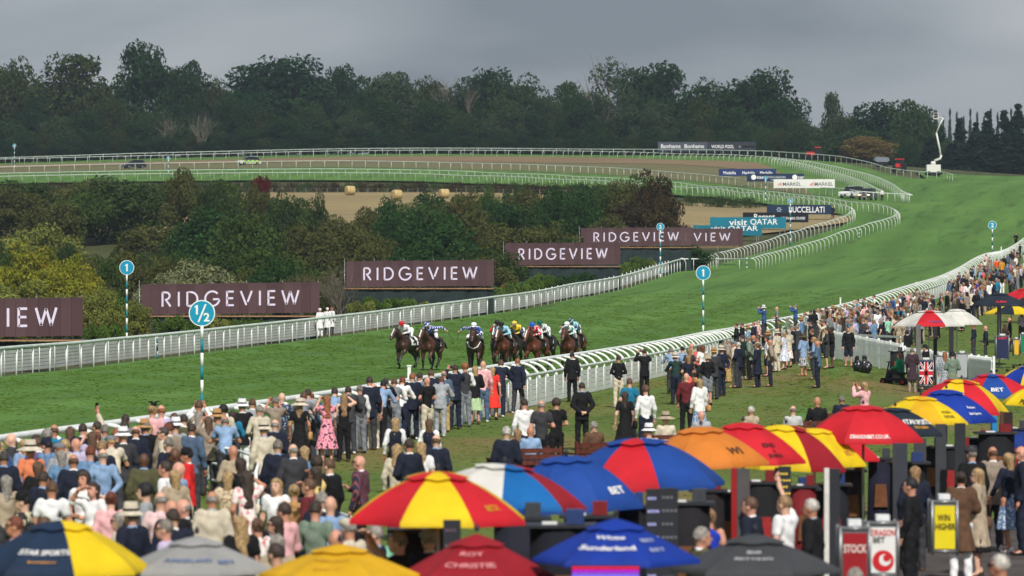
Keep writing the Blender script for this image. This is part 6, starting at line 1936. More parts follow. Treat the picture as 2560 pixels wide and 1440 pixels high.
GAITS = {  # per leg: (shoulder/hip, elbow/stifle, knee/hock, fetlock, hoof) in x, y, z; x forward
 'reach': {'fl': [(.58, .17, 1.08), (.66, .18, .82), (.95, .17, .62), (1.12, .17, .36), (1.20, .17, .27)], 'fr': [(.55, -.17, 1.08), (.5, -.18, .80), (.58, -.17, .46), (.42, -.17, .14), (.47, -.17, .03)],
           'hl': [(-.58, .18, 1.1), (-.42, .19, .86), (-.60, .18, .56), (-.35, .17, .22), (-.25, .17, .12)], 'hr': [(-.6, -.18, 1.1), (-.62, -.19, .84), (-.98, -.18, .58), (-1.08, -.17, .24), (-1.05, -.17, .12)]},
 'gather': {'fl': [(.57, .17, 1.08), (.60, .18, .82), (.80, .18, .58), (.62, .17, .33), (.55, .17, .36)], 'fr': [(.57, -.17, 1.08), (.56, -.18, .80), (.62, -.17, .46), (.60, -.17, .12), (.66, -.17, .03)],
            'hl': [(-.58, .18, 1.1), (-.35, .19, .88), (-.45, .18, .56), (-.18, .17, .26), (-.08, .17, .18)], 'hr': [(-.6, -.18, 1.1), (-.48, -.19, .86), (-.72, -.18, .56), (-.52, -.17, .2), (-.42, -.17, .08)]},
 'drive': {'fl': [(.56, .17, 1.08), (.46, .18, .82), (.50, .17, .48), (.28, .17, .2), (.22, .17, .1)], 'fr': [(.58, -.17, 1.08), (.70, -.18, .84), (.98, -.17, .72), (.92, -.17, .42), (.82, -.17, .38)],
           'hl': [(-.6, .18, 1.1), (-.6, .19, .84), (-.92, .18, .55), (-.92, .17, .2), (-.86, .17, .06)], 'hr': [(-.58, -.18, 1.1), (-.42, -.19, .86), (-.62, -.18, .54), (-.44, -.17, .18), (-.34, -.17, .05)]},
}
def horse_mesh(gait):
    G = GAITS[gait]
    pr = [('c', (-.42, 0, 1.18), (.42, 0, 1.20), .30, .31), ('c', (.5, .0, 1.12), (.62, 0, 1.28), .26, .22), ('e', (-.62, .0, 1.24), (.34, .29, .33)), ('c', (.1, 0, 1.38), (.42, 0, 1.46), .14, .13),
          ('c', (.58, 0, 1.34), (.92, 0, 1.60), .20, .15), ('c', (.92, 0, 1.60), (1.20, 0, 1.80), .15, .11), ('e', (.66, .12, 1.08), (.16, .13, .2)), ('e', (.66, -.12, 1.08), (.16, .13, .2)),
          ('c', (1.20, 0, 1.80), (1.42, 0, 1.58), .105, .085), ('c', (1.42, 0, 1.58), (1.56, 0, 1.40), .08, .064), ('c', (1.24, 0, 1.68), (1.36, 0, 1.58), .09, .07)]
    for s in (1, -1): pr.append(('c', (1.15, s * .055, 1.86), (1.17, s * .075, 1.98), .032, .012))
    for n, J in G.items():
        hind = n[0] == 'h'
        r = (.17, .13, .066, .040, .042) if hind else (.14, .095, .054, .038, .042)
        for i in range(4): pr.append(('c', J[i], J[i + 1], r[i], r[i + 1]))
    v, f = sdf_mesh('horse', field(pr, .045), pr, .032)
    return fast_mesh('body', v, f, True)
def hoof_mesh(gait):
    b = MB()
    for n, J in GAITS[gait].items():
        a, c = Vector(J[3]), Vector(J[4]); d = (c - a).normalized()
        b.tube([c - d * .03, c + d * .045], [.047, .058], 8)
    return b.mesh('hoof', True)
HSKEL = {'pel': (-.14, 0, 1.80), 'chs': (.27, 0, 1.91), 'nck': (.44, 0, 1.99), 'head': (.57, 0, 2.07)}
def jockey_parts(arm):
    s_ = {}
    sh = lambda s: V3(.35, s * .20, 1.95)
    el = lambda s: V3(.42, s * .33, 1.72) if not (arm and s == arm) else V3(.08, s * .46, 1.98)
    wr = lambda s: V3(.66, s * .15, 1.66) if not (arm and s == arm) else V3(-.02, s * .64, 1.84)
    hd = lambda s: V3(.74, s * .10, 1.63) if not (arm and s == arm) else V3(.0, s * .70, 1.80)
    hp = lambda s: V3(-.12, s * .11, 1.82); kn = lambda s: V3(.24, s * .29, 1.56); an = lambda s: V3(-.06, s * .335, 1.28); to = lambda s: V3(.12, s * .35, 1.22)
    head = V3(*HSKEL['head'])
    pr = [('c', HSKEL['pel'], HSKEL['chs'], .11, .125), ('c', HSKEL['chs'], HSKEL['nck'], .12, .06), ('c', HSKEL['nck'], head, .05, .05), ('e', head + V3(.03, 0, 0), (.085, .075, .105)), ('c', head + V3(.11, 0, 0), head + V3(.125, 0, -.03), .012, .016)]
    for s in (1, -1):
        pr += [('c', sh(s), el(s), .045, .038), ('c', el(s), wr(s), .036, .027), ('c', wr(s), hd(s), .03, .036), ('c', hp(s), kn(s), .085, .055), ('c', kn(s), an(s), .052, .036), ('c', an(s), to(s), .036, .03)]
    v, f = sdf_mesh('jockey', field(pr, .03), pr, .022)
    b = MB(); b.v = [tuple(p) for p in v]; b.f = [tuple(q) for q in f]; b.m = [0] * len(f)
    for s in (1, -1):
        d = hd(s) - wr(s); d = d / np.linalg.norm(d); side = V3(0, 0, 1)
        for o, L in ((-.03, .05), (-.01, .06), (.01, .058), (.03, .045)):
            p = hd(s) + d * .02 + side * o; b.tube([p, p + d * L * .5, p + d * L * .55 - V3(0, s * L * .5, 0)], [.010, .009, .007], 5)
        p = hd(s) + side * .03; b.tube([p, p + d * .03 + side * .012], [.011, .008], 5)
    s_['body'] = b.mesh('body', True)
    pr = [('c', V3(-.08, 0, 1.83), HSKEL['chs'], .13, .165), ('c', V3(.3, -.13, 1.95), V3(.3, .13, 1.95), .11, .11), ('c', HSKEL['chs'], V3(.42, 0, 1.97), .12, .075)]
    for s in (1, -1): pr += [('c', sh(s), el(s), .075, .062), ('c', el(s), wr(s), .060, .042)]
    f0 = field(pr, .03)
    v, f = sdf_mesh('silks', lambda P: f0(P) + folds(P, .006, 2.0), pr, .024); s_['silks'] = fast_mesh('silks', v, f, True)
    pr = [('c', V3(-.22, 0, 1.78), V3(-.06, 0, 1.82), .135, .13)]
    for s in (1, -1): pr += [('c', hp(s), kn(s), .115, .072), ('c', kn(s), kn(s) + (an(s) - kn(s)) * .35, .07, .058)]
    v, f = sdf_mesh('breeches', field(pr, .03), pr, .024); s_['breeches'] = fast_mesh('breeches', v, f, True)
    pr = []
    for s in (1, -1): pr += [('c', kn(s) + (an(s) - kn(s)) * .3, an(s), .064, .048), ('c', an(s), to(s), .05, .042)]
    v, f = sdf_mesh('boots', field(pr, .02), pr, .024); s_['boots'] = fast_mesh('boots', v, f, True)
    M = Matrix.Translation(Vector(head + V3(.015, 0, .035))) @ Matrix.Rotation(R(18), 4, 'Y')
    c = MB().lathe([(.112, -.02), (.122, .0), (.124, .04), (.112, .085), (.075, .12), (.025, .134), (.012, .15), (0, .152)], 18, M, cap=False)
    c._add([M @ Vector(p) for p in [(.08, -.085, -.005), (.08, .085, -.005), (.17, .06, -.02), (.19, 0, -.024), (.17, -.06, -.02)]], [(0, 1, 2, 3, 4)])
    s_['cap'] = c.mesh('cap', True)
    g = MB()
    for s in (1, -1): g.box((.095, s * .035 - .032, .0), (.125, s * .035 + .032, .04), Matrix.Translation(Vector(head)))
    s_['goggles'] = g.mesh('goggles')
    w_ = MB()
    if arm: w_.tube([hd(arm), hd(arm) + V3(-.3, arm * .1, -.35), hd(arm) + V3(-.5, arm * .12, -.62)], [.012, .008, .006], 5)
    else: w_.tube([hd(-1), hd(-1) + V3(.02, -.18, .18)], [.01, .006], 5)
    s_['whip'] = w_.mesh('whip')
    return s_
JP = {a: jockey_parts(a) for a in (0, 1, -1)}
HM_ = {g: horse_mesh(g) for g in GAITS}; HF_ = {g: hoof_mesh(g) for g in GAITS}
def tack_meshes():
    b = MB()   # bridle: noseband, cheek straps, browband, reins
    b.tube([(1.46, .0, 1.60), (1.45, .075, 1.55), (1.40, .08, 1.48), (1.38, 0, 1.45), (1.40, -.08, 1.48), (1.45, -.075, 1.55), (1.46, 0, 1.60)], .012, 5)
    for s in (1, -1):
        b.tube([(1.16, s * .1, 1.84), (1.30, s * .105, 1.66), (1.46, s * .075, 1.46)], .011, 5)
        b.tube([(1.47, s * .07, 1.45), (1.1, s * .16, 1.52), (.74, s * .1, 1.62)], .010, 5)
    b.tube([(1.2, .1, 1.8), (1.27, 0, 1.9), (1.2, -.1, 1.8)], .011, 5)
    out = {'bridle': b.mesh('bridle')}
    n = 14; v = []; f = []     # saddle cloth follows the barrel
    for i, x in enumerate((-.32, -.1, .12, .3)):
        for j in range(n):
            a = R(-15 + 210 * j / (n - 1)); rr = .335 if x < .2 else .33
            v.append((x, rr * math.cos(a), 1.19 + rr * math.sin(a) * (1.08 if math.sin(a) > 0 else 1)))
    for i in range(3):
        for j in range(n - 1): f.append((i * n + j, (i + 1) * n + j, (i + 1) * n + j + 1, i * n + j + 1))
    out['saddle_cloth'] = new_mesh('saddle_cloth', v, f, True)
    s = MB(); s.tube([(-.3, 0, 1.60), (-.1, 0, 1.56), (.12, 0, 1.60)], [.1, .11, .09], 8); out['saddle'] = s.mesh('saddle', True)
    t = MB(); t.tube([(-.92, 0, 1.36), (-1.12, .02, 1.34), (-1.38, .05, 1.16), (-1.6, .08, .98)], [.045, .07, .085, .02], 7); out['tail'] = t.mesh('tail', True)
    m = MB()
    for i in range(9):
        k = i / 8; p = Vector((.52, 0, 1.52)).lerp(Vector((1.14, 0, 1.90)), k); m.tube([p, p + Vector((-.06, .05, .02)), p + Vector((-.10, .09, -.12))], [.03, .028, .008], 5)
    out['mane'] = m.mesh('mane', True)
    e_ = MB()
    for sgn in (1, -1): e_.lathe([(.001, -.015), (.018, 0), (.001, .015)], 6, Matrix.Translation((1.29, sgn * .088, 1.75)))
    out['eye'] = e_.mesh('eye', True)
    return out
TK = tack_meshes()
def silk_mat(name, a, b, kind='halves', scale=5.0, edge=.5):
    """racing silks: two colours in stripes, sleeves or spots"""
    if kind == 'plain': return plain(name, a, .5, .06, 6)
    if kind == 'sleeve':
        m = bpy.data.materials.new(name); m.use_nodes = True
        t = m.node_tree; bs = t.nodes['Principled BSDF']; bs.inputs['Roughness'].default_value = .5
        tc = N(t, 'ShaderNodeTexCoord'); sp = N(t, 'ShaderNodeSeparateXYZ'); t.links.new(tc.outputs['Object'], sp.inputs[0])
        ab = N(t, 'ShaderNodeMath', operation='ABSOLUTE'); t.links.new(sp.outputs[1], ab.inputs[0])
        l1 = N(t, 'ShaderNodeMath', operation='GREATER_THAN'); t.links.new(ab.outputs[0], l1.inputs[0]); l1.inputs[1].default_value = edge
        mx = N(t, 'ShaderNodeMix', data_type='RGBA'); t.links.new(l1.outputs[0], mx.inputs['Factor']); mx.inputs['A'].default_value = (*lin(a), 1); mx.inputs['B'].default_value = (*lin(b), 1)
        t.links.new(mx.outputs['Result'], bs.inputs['Base Color'])
        return m
    return patterned(name, lin(a), lin(b), scale, kind, edge, .5)
HB = plain('tail and mane black', (20, 16, 14), .7); LEATHER = plain('tack leather', (34, 24, 20), .5); NUMC = plain('number cloth', (26, 26, 30), .8)
def runner(px, pyf, D, yaw, gait, coat, arm, silks, cap, label_h, label_j, blaze=True, num='1', white_cloth=False, breast=False):
    x = (px - 1280) / FPX * D; g = H(x, D)
    root = empty('racehorse', (x, D, g), yaw); tag(root, label_h, 'horse', 'racehorses in the field')
    root.scale = (1.05, 1.2, 1.04)
    mesh_obj('body', HM_[gait], horse_mat('coat ' + label_h[:24], coat, blaze), root)
    mesh_obj('hoof', HF_[gait], BLACKM, root)
    mesh_obj('tail', TK['tail'], HB, root); mesh_obj('mane', TK['mane'], HB, root); mesh_obj('eye', TK['eye'], EYE, root)
    mesh_obj('bridle', TK['bridle'], LEATHER, root); mesh_obj('saddle', TK['saddle'], LEATHER, root)
    sc_ = mesh_obj('saddle_cloth', TK['saddle_cloth'], WHITE if white_cloth else NUMC, root)
    flat_text(num, .12, .2, NUMC if white_cloth else WHITE, sc_, (-.1, .345, 1.22), (R(90), 0, R(180)), bold=.04, name='numeral')
    flat_text(num, .12, .2, NUMC if white_cloth else WHITE, sc_, (-.1, -.345, 1.22), (R(90), 0, 0), bold=.04, name='numeral')
    if breast: MB().tube([(.62, .26, 1.35), (.86, .16, 1.12), (.9, 0, 1.04), (.86, -.16, 1.12), (.62, -.26, 1.35)], .022, 6).build('breast_girth', WHITE, root, True)
    j = empty('person', (x, D, g), yaw); tag(j, label_j, 'person', 'jockeys in the field')
    j.scale = (1.05, 1.12, 1.04)
    P = JP[arm]
    mesh_obj('body', P['body'], skin(1), j); mesh_obj('silks', P['silks'], silks, j); mesh_obj('breeches', P['breeches'], cloth('white'), j)
    mesh_obj('boots', P['boots'], BLACKM, j); mesh_obj('cap', P['cap'], cap, j); mesh_obj('goggles', P['goggles'], BLACKM, j); mesh_obj('whip', P['whip'], BLACKM, j)
W_ = (234, 236, 240); BL = (38, 66, 158); LB = (150, 204, 220)
pc = lambda n, c: plain('cap ' + n, c, .45, .05)
TD = lambda pf: 4.65 * FPX / (pf - HOR)
DIR = R(-90 - 13)          # running towards the camera and a little to its left
runner(1020, 927, TD(922), DIR - R(16), 'reach', (58, 34, 24), 0, silk_mat('silks white', W_, (210, 210, 214), 'sleeve', edge=.24), pc('red', (200, 34, 40)), 'dark bay horse leading along the open turf', 'jockey in white silks and a red cap on the leader', num='1', white_cloth=True)
runner(1080, 930, TD(926), DIR - R(8), 'gather', (72, 40, 27), 1, silk_mat('silks blue stripes', BL, W_, 'stripe', 4.0, .72), patterned('cap blue white', lin(W_), lin(BL), 12, 'floral', .5), 'bay horse with raised tail running second', 'jockey in blue and white silks with a starred cap', num='2')
runner(1188, 927, TD(928), DIR + R(8), 'gather', (66, 38, 27), -1, silk_mat('silks blue braces', BL, W_, 'stripe', 3.0, .78), pc('white', W_), 'bay horse with a white breast girth running clear in the middle', 'jockey in blue silks with a plain white cap, whip out', blaze=False, num='6', breast=True)
runner(1262, 930, TD(930) + 3, DIR - R(2), 'drive', (88, 46, 28), 0, silk_mat('silks light blue', LB, LB, 'plain'), pc('black', (18, 20, 26)), 'chestnut-brown horse with a small white star', 'jockey in pale blue silks and a black cap', num='3')
runner(1250, 918, TD(930) + 10, DIR, 'reach', (52, 34, 26), 0, silk_mat('silks white red', W_, (206, 44, 48), 'sleeve', edge=.2), pc('black two', (24, 24, 28)), 'dark horse half hidden behind the starred chestnut', 'jockey in white silks with red sleeves behind the pale blue one', num='9')
runner(1298, 924, TD(930) + 7, DIR - R(10), 'gather', (34, 26, 23), 0, silk_mat('silks yellow', (236, 206, 60), (30, 46, 84), 'sleeve', edge=.25), patterned('cap yellow', lin((236, 206, 50)), lin((40, 80, 160)), 14, 'floral', .56), 'near-black horse with a white muzzle in the pack', 'jockey in yellow and navy silks in the pack', num='5')
runner(1342, 932, TD(930) + 2, DIR - R(8), 'drive', (92, 46, 28), 0, silk_mat('silks red', (214, 34, 48), W_, 'stripe', 3.2, .74), pc('blue', (36, 92, 196)), 'bright bay horse with a wide blaze beside the near-black one', 'jockey in red and white silks with a blue cap', num='4')
runner(1362, 922, TD(930) + 10, DIR - R(10), 'reach', (40, 30, 26), 0, silk_mat('silks green', (18, 92, 74), W_, 'dots', 16, .4), pc('green', (10, 100, 78)), 'dark brown horse tucked behind the blazed bay', 'jockey in dark green silks and green cap', num='8')
runner(1424, 930, TD(928) + 3, DIR, 'gather', (84, 46, 30), 0, silk_mat('silks white green', W_, (30, 140, 110), 'stripe', 4.0, .76), pc('white two', (226, 234, 232)), 'bay horse nearest the outer rail', 'jockey in white and green silks nearest the rail', num='7', blaze=False)
runner(1438, 905, TD(928) + 16, DIR - R(6), 'drive', (88, 50, 32), -1, silk_mat('silks pale blue navy', LB, (34, 46, 80), 'sleeve', edge=.27), patterned('cap pale navy', lin(LB), lin((34, 46, 80)), 12, 'floral', .5), 'chestnut horse last of the field behind the railside bay', 'jockey in pale blue silks with navy sleeves at the back', num='10', blaze=False)
# ---------------------------------------------------------------- bookmakers' umbrellas
def canopy_point(th, t, Rr, h, p, n, rot):
    """surface point at bearing th, fraction t from apex to rim"""
    seg = 2 * math.pi / n
    a = (th - rot) % seg - seg / 2
    chord = math.cos(seg / 2) / math.cos(a)
    r = Rr * t * (1 - .9 * (1 - chord) * t - .05 * t * t * math.cos(a / (seg / 2) * math.pi / 2))
    z = -h * (t ** p) - .10 * h * t * (1 - t) * math.cos(a / (seg / 2) * math.pi / 2)
    return Vector((r * math.cos(th), r * math.sin(th), z))
UCOL = {'yellow': (238, 204, 30), 'red': (208, 34, 48), 'blue': (30, 74, 158), 'bright blue': (20, 104, 176), 'royal': (22, 58, 160), 'white': (226, 224, 218), 'navy': (32, 52, 80), 'gold': (226, 176, 30), 'grey': (164, 164, 164), 'crimson': (160, 28, 42), 'charcoal': (72, 74, 78), 'orange': (216, 128, 50), 'pink': (222, 92, 100), 'green': (24, 116, 92), 'black': (40, 44, 50), 'silver': (176, 184, 190), 'dnavy': (36, 46, 60)}
def ucloth(c):
    """proofed canvas: weathered colour, creases, and a little light coming through"""
    k = 'umbrella ' + c
    if k in MATS: return MATS[k]
    m = plain(k, UCOL[c], .7, .14, 1.6, bump=.9, bscale=5)
    t = m.node_tree; b = t.nodes['Principled BSDF']; o_ = t.nodes['Material Output']
    tr = N(t, 'ShaderNodeBsdfTranslucent'); ms = N(t, 'ShaderNodeMixShader'); ms.inputs[0].default_value = .22
    src = b.inputs['Base Color'].links[0].from_socket
    t.links.new(src, tr.inputs[0]); t.links.new(b.outputs[0], ms.inputs[1]); t.links.new(tr.outputs[0], ms.inputs[2]); t.links.new(ms.outputs[0], o_.inputs[0])
    return m
def umbrella(px, pa, pr, half, D, cols, label, n=8, p=1.9, rot=0.0, texts=(), vent=True, pole=True, tilt=0.0):
    s = D / FPX
    Rr = half * s
    ap = at(px, pa, D); g = H(ap.x, D)
    h = max((pr - pa) * s - Rr * .05, .15)
    root = empty('umbrella', (ap.x, D, g)); tag(root, label, 'umbrella', 'bookmakers umbrellas')
    za = ap.z - g
    root_tilt = Matrix.Translation((0, 0, za)) @ Matrix.Rotation(tilt, 4, 'Y')
    seg = 2 * math.pi / n; nt_, na = 9, 6
    for k in range(n):
        v = []; f = []
        for i in range(nt_ + 1):
            for j in range(na + 1):
                th = rot + seg * k + seg * (j / na * .9998 + .0001)
                v.append(root_tilt @ canopy_point(th, .02 + .98 * i / nt_, Rr, h, p, n, rot))
        for i in range(nt_):
            for j in range(na):
                q = i * (na + 1) + j
                f.append((q, q + na + 1, q + na + 2, q + 1))
        b = len(v)      # hem hanging at the rim
        for j in range(na + 1): v.append(Vector(v[nt_ * (na + 1) + j]) * 1.0 + Vector((0, 0, -.045 * Rr)))
        for j in range(na):
            q = nt_ * (na + 1) + j; f.append((q, b + j, b + j + 1, q + 1))
        mesh_obj('panel', new_mesh('panel', v, f, True), ucloth(cols[k % len(cols)]), root)
        th = rot + seg * k
        MB().tube([root_tilt @ (canopy_point(th, t, Rr, h, p, n, rot) + Vector((0, 0, -.015))) for t in (.06, .4, .75, .99)], .009, 4).build('rib', DARK, root)
        if vent:
            v = []; f = []
            for i in range(4):
                for j in range(na + 1):
                    th = rot + seg * k + seg * j / na
                    t = .02 + .36 * i / 3 - (.025 * abs(math.cos(math.pi * j / na)) if i == 3 else 0)
                    v.append(root_tilt @ (canopy_point(th, t, Rr, h, p, n, rot) + Vector((0, 0, .012 * Rr + .008 * i * Rr))))
            for i in range(3):
                for j in range(na):
                    q = i * (na + 1) + j; f.append((q, q + na + 1, q + na + 2, q + 1))
            mesh_obj('vent_panel', new_mesh('vent_panel', v, f, True), ucloth(cols[k % len(cols)]), root)
    MB().lathe([(.02, 0), (.028, .03), (.012, .07), (0, .075)], 8, Matrix.Translation((0, 0, za + .03)), cap=False).build('finial', DARK, root, True)
    if pole:
        MB().tube([(0, 0, 0), (0, 0, za)], .022, 8).build('pole', METAL, root, True)
        MB().lathe([(.24, 0), (.22, .06), (.05, .1)], 14).build('base', DARK, root, True)
    for (txt, bearing, t0, wd, ht, colr) in texts:
        v, f = text_geo(txt, 1.0, .02)
        lo, hi = v.min(0), v.max(0); v = (v - (lo + hi) / 2) / (hi - lo)
        sl = math.sqrt(Rr ** 2 + h ** 2)
        V = []
        for a, b_ in v:
            t = t0 - b_ * ht / sl
            r = Rr * max(t, .1)
            th = R(bearing) + a * wd / (Rr * t0)
            q = canopy_point(th, t, Rr, h, p, n, rot)
            q2 = canopy_point(th, t + .01, Rr, h, p, n, rot); dn = (q2 - q).normalized(); sd = Vector((-math.sin(th), math.cos(th), 0)); nn = dn.cross(sd); nn = nn if nn.z > 0 else -nn
            V.append(root_tilt @ (q + nn * .014))
        mesh_obj('lettering', new_mesh('lettering', V, f), plain('print %s' % (colr,), colr, .7, .04), root)
    return root
W3 = (232, 232, 230)
# nearest row, tops of the lower umbrellas
FD = 41.0
umbrella(150, 1303, 1432, 228, FD, ['navy', 'yellow', 'yellow', 'navy', 'navy', 'navy', 'yellow', 'navy'], 'navy and yellow umbrella cut by the picture corner', p=1.6, rot=R(-120), texts=[('STAR SPORTS', -98, .72, .50, .075, W3), ('betting', -98, .86, .3, .035, (214, 150, 60))])
umbrella(492, 1342, 1432, 200, FD + .6, ['grey'], 'plain grey umbrella with blue lettering', p=1.2, rot=R(-130), n=6, texts=[('SUNDERLAND', -96, .7, .5, .075, (80, 104, 150)), ('BET', -52, .75, .25, .07, (80, 104, 150))])
umbrella(850, 1362, 1446, 205, FD + .2, ['gold'], 'gold umbrella next to the plain grey one', p=1.2, rot=R(-125), n=6, texts=[('WIMBLEDON', -100, .52, .36, .06, (190, 140, 40)), ('BET', -100, .74, .3, .06, (200, 150, 40))])
umbrella(1192, 1336, 1448, 198, FD + .4, ['crimson'], 'crimson umbrella lettered in white capitals', p=1.15, rot=R(-128), n=6, texts=[('ROY', -97, .48, .24, .075, (216, 140, 146)), ('CHRISTIE', -97, .72, .52, .085, (216, 140, 146))])
umbrella(1540, 1298, 1408, 212, FD, ['royal'], 'royal blue umbrella lettered in white script', p=1.2, rot=R(-128), n=6, texts=[('White', -100, .48, .30, .07, W3), ('Sunderland', -100, .70, .56, .085, W3), ('BET', -45, .55, .22, .06, (160, 170, 200)), ('BET', -45, .75, .26, .06, (160, 170, 200))])
umbrella(1888, 1336, 1432, 216, FD + .8, ['charcoal'], 'charcoal umbrella nearest the red and white signs', p=1.2, rot=R(-128), n=6, texts=[('Bill', -95, .52, .14, .06, (180, 180, 184)), ('BETTING', -95, .68, .4, .05, (180, 180, 184))])
# the long row running away up the path
UR = 2.05
ROWD = iter([46, 49, 52, 56, 60.5, 64, 66.5, 69, 72, 69.5, 74, 79, 83, 87, 94, 104, 92])     # one behind the other up the path
def row(px, pa, pr, half, cols, label, **kw):
    return umbrella(px, pa, pr, half, next(ROWD), cols, label, p=random.uniform(1.65, 2.05), tilt=R(random.uniform(-3, 5)), **kw)
row(1095, 1181, 1308, 236, ['yellow', 'red'], 'big red and yellow umbrella in front of the crowd', rot=R(-112), texts=[('BETX', -40, .82, .2, .09, (206, 150, 40))])
row(1262, 1163, 1262, 212, ['white', 'bright blue', 'crimson', 'bright blue', 'white', 'white', 'bright blue', 'white'], 'white, blue and red umbrella behind the red and yellow one', rot=R(-135))
row(1415, 1142, 1276, 200, ['blue'], 'all blue umbrella with white bars on its edge', rot=R(-112), texts=[('BET', -38, .82, .26, .1, W3)])
row(1592, 1098, 1222, 224, ['blue', 'red', 'blue', 'blue', 'blue', 'red', 'blue', 'blue'], 'blue and red umbrella above the all blue one', rot=R(-168))
row(1752, 1068, 1168, 176, ['orange'], 'faded orange umbrella with two black letters', rot=R(-112), texts=[('WI', -52, .76, .3, .15, (60, 50, 36))])
row(1858, 1058, 1160, 158, ['red', 'red', 'red', 'pink', 'red', 'red', 'red', 'red'], 'red umbrella behind the faded orange one', rot=R(-150), texts=[('END', -58, .72, .24, .09, (40, 30, 34)), ('A', -56, .82, .06, .06, (40, 30, 34)), ('SWING', -56, .9, .3, .07, (40, 30, 34))])
row(1965, 1064, 1172, 164, ['yellow', 'yellow', 'crimson', 'yellow', 'yellow', 'yellow', 'pink', 'yellow'], 'yellow umbrella with one narrow red panel', rot=R(-160))
row(2036, 1072, 1164, 136, ['yellow'], 'plain bright yellow umbrella behind the narrow red panel', rot=R(-112), texts=[('BET', -36, .8, .2, .1, (206, 140, 60))])
row(2078, 1076, 1150, 128, ['pink', 'red'], 'faded red umbrella peeping behind the yellow ones', rot=R(-112))
row(2158, 1015, 1106, 156, ['red'], 'bright red umbrella with a white web address', rot=R(-112), texts=[('DRAGONBET.CO.UK', -88, .93, .66, .075, W3)])
row(2238, 1020, 1088, 124, ['dnavy', 'dnavy', 'yellow', 'dnavy', 'dnavy', 'yellow', 'yellow', 'dnavy'], 'dark navy umbrella with starred lettering', rot=R(-112), texts=[('STAR SPORTS', -52, .7, .62, .13, W3), ('GENTLEMAN', -52, .84, .4, .06, (210, 150, 60))])
row(2302, 992, 1058, 124, ['gold', 'yellow'], 'gold umbrella with small dark lettering', rot=R(-112), texts=[('ROBIN', -48, .74, .26, .07, (70, 60, 30)), ('FLETCHER', -48, .86, .32, .07, (70, 60, 30))])
row(2366, 975, 1056, 130, ['royal'], 'deep blue umbrella with white lettering at its rim', rot=R(-112), texts=[('Racing', -52, .72, .26, .08, W3), ('Saint George', -52, .86, .4, .08, W3)])
row(2404, 950, 1030, 128, ['yellow', 'red'], 'red and yellow umbrella farther up the row', rot=R(-135))
row(2478, 936, 994, 112, ['blue', 'red'], 'blue and red umbrella high in the row', rot=R(-112), texts=[('BET', -86, .82, .3, .12, W3)])
row(2575, 915, 962, 92, ['yellow', 'royal'], 'yellow and blue umbrella cut by the picture edge', rot=R(-112))
row(2596, 966, 1016, 92, ['yellow'], 'yellow umbrella at the picture edge with black letters', rot=R(-112), texts=[('PETER', -112, .92, .5, .12, (40, 36, 20))])
# far joints
umbrella(2322, 777, 816, 94, 168, ['white', 'red', 'white', 'green', 'white', 'white', 'white', 'green'], 'white, red and green umbrella by the picket fence', rot=R(-160), texts=[('McNab', -82, .86, .5, .14, (70, 80, 140))], p=1.8)
umbrella(2392, 773, 812, 66, 176, ['white', 'white', 'black', 'white', 'white', 'black', 'white', 'white'], 'off-white umbrella with one black panel', rot=R(-112), p=1.8)
umbrella(2498, 733, 766, 68, 205, ['dnavy', 'dnavy', 'dnavy', 'silver', 'dnavy', 'dnavy', 'silver', 'dnavy'], 'dark navy umbrella with red lettering and grey panel', rot=R(-140), p=1.7, texts=[('ALBERT', -90, .82, .62, .14, (214, 50, 60))])
umbrella(2528, 762, 786, 66, 222, ['dnavy', 'yellow'], 'navy and yellow umbrella under the dark navy one', rot=R(-135), p=1.7)
umbrella(2562, 722, 748, 62, 235, ['red'], 'red umbrella behind the dark navy one', rot=R(-112), p=1.7)
umbrella(2590, 734, 764, 60, 215, ['black', 'black', 'white'], 'black umbrella at the picture edge', rot=R(-112), p=1.7)
# ---------------------------------------------------------------- bookmakers' pitches: odds boards and trolleys
def odds_board(px, py0, py1, wpx, D, label, edge=None, rows_=0, rowc=(200, 170, 60), face=(44, 46, 52), lean=0.0):
    """tall display slab on its own foot, edge strip in another colour"""
    s = D / FPX; x = (px - 1280) * s; g = H(x, D)
    zt = CAMZ + (HOR - py0) * s - g; w_ = wpx * s
    root = empty('odds_board', (x, D, g), lean); tag(root, label, 'odds board', 'odds boards')
    MB().box((-w_ / 2, -.05, .35), (w_ / 2, .05, zt)).build('case', plain('case %s' % (face,), face, .5, .12, 3), root)
    b = MB().box((-.28, -.2, 0), (.28, .2, .05)); b.box((-.03, -.03, .05), (.03, .03, .35)); b.build('foot', DARK, root)
    if edge: MB().box((-w_ / 2 - .07, -.055, .35), (-w_ / 2 - .004, .055, zt + .01)).build('edge_strip', plain('edge %s' % (edge,), edge, .5, .06), root)
    for i in range(rows_):
        z = zt - .12 - i * (zt - .9) / max(rows_, 1)
        q = MB()
        for k in range(3 + i % 2): q.box((-w_ * .38 + k * w_ * .22, -.056, z), (-w_ * .38 + k * w_ * .22 + w_ * .15, -.051, z + .028))
        q.build('odds_line', mat('odds %s' % (rowc,), lin(rowc), .5, .1, 20, emit=.6), root)
    return root
odds_board(1130, 1300, 1420, 44, 44.5, 'dark odds board under the big red and yellow umbrella', rows_=7, rowc=(90, 70, 80))
odds_board(1632, 1222, 1360, 34, 47.5, 'thin odds board with bluish figures', rows_=9, rowc=(150, 150, 200))
odds_board(1672, 1220, 1350, 46, 49, 'broad dark odds board under the blue and red umbrella', rows_=8, rowc=(90, 90, 96))
odds_board(1858, 1172, 1345, 32, 54, 'grey odds board with a bright red edge', edge=(150, 26, 28), face=(84, 80, 82))
odds_board(1962, 1166, 1330, 30, 61, 'dark odds board with yellow figures', rows_=10)
odds_board(2086, 1172, 1330, 26, 58, 'dark odds board with a white edge', edge=(214, 212, 208))
odds_board(2250, 1108, 1280, 36, 66, 'dark grey odds board under the bright red umbrella', face=(58, 60, 70))
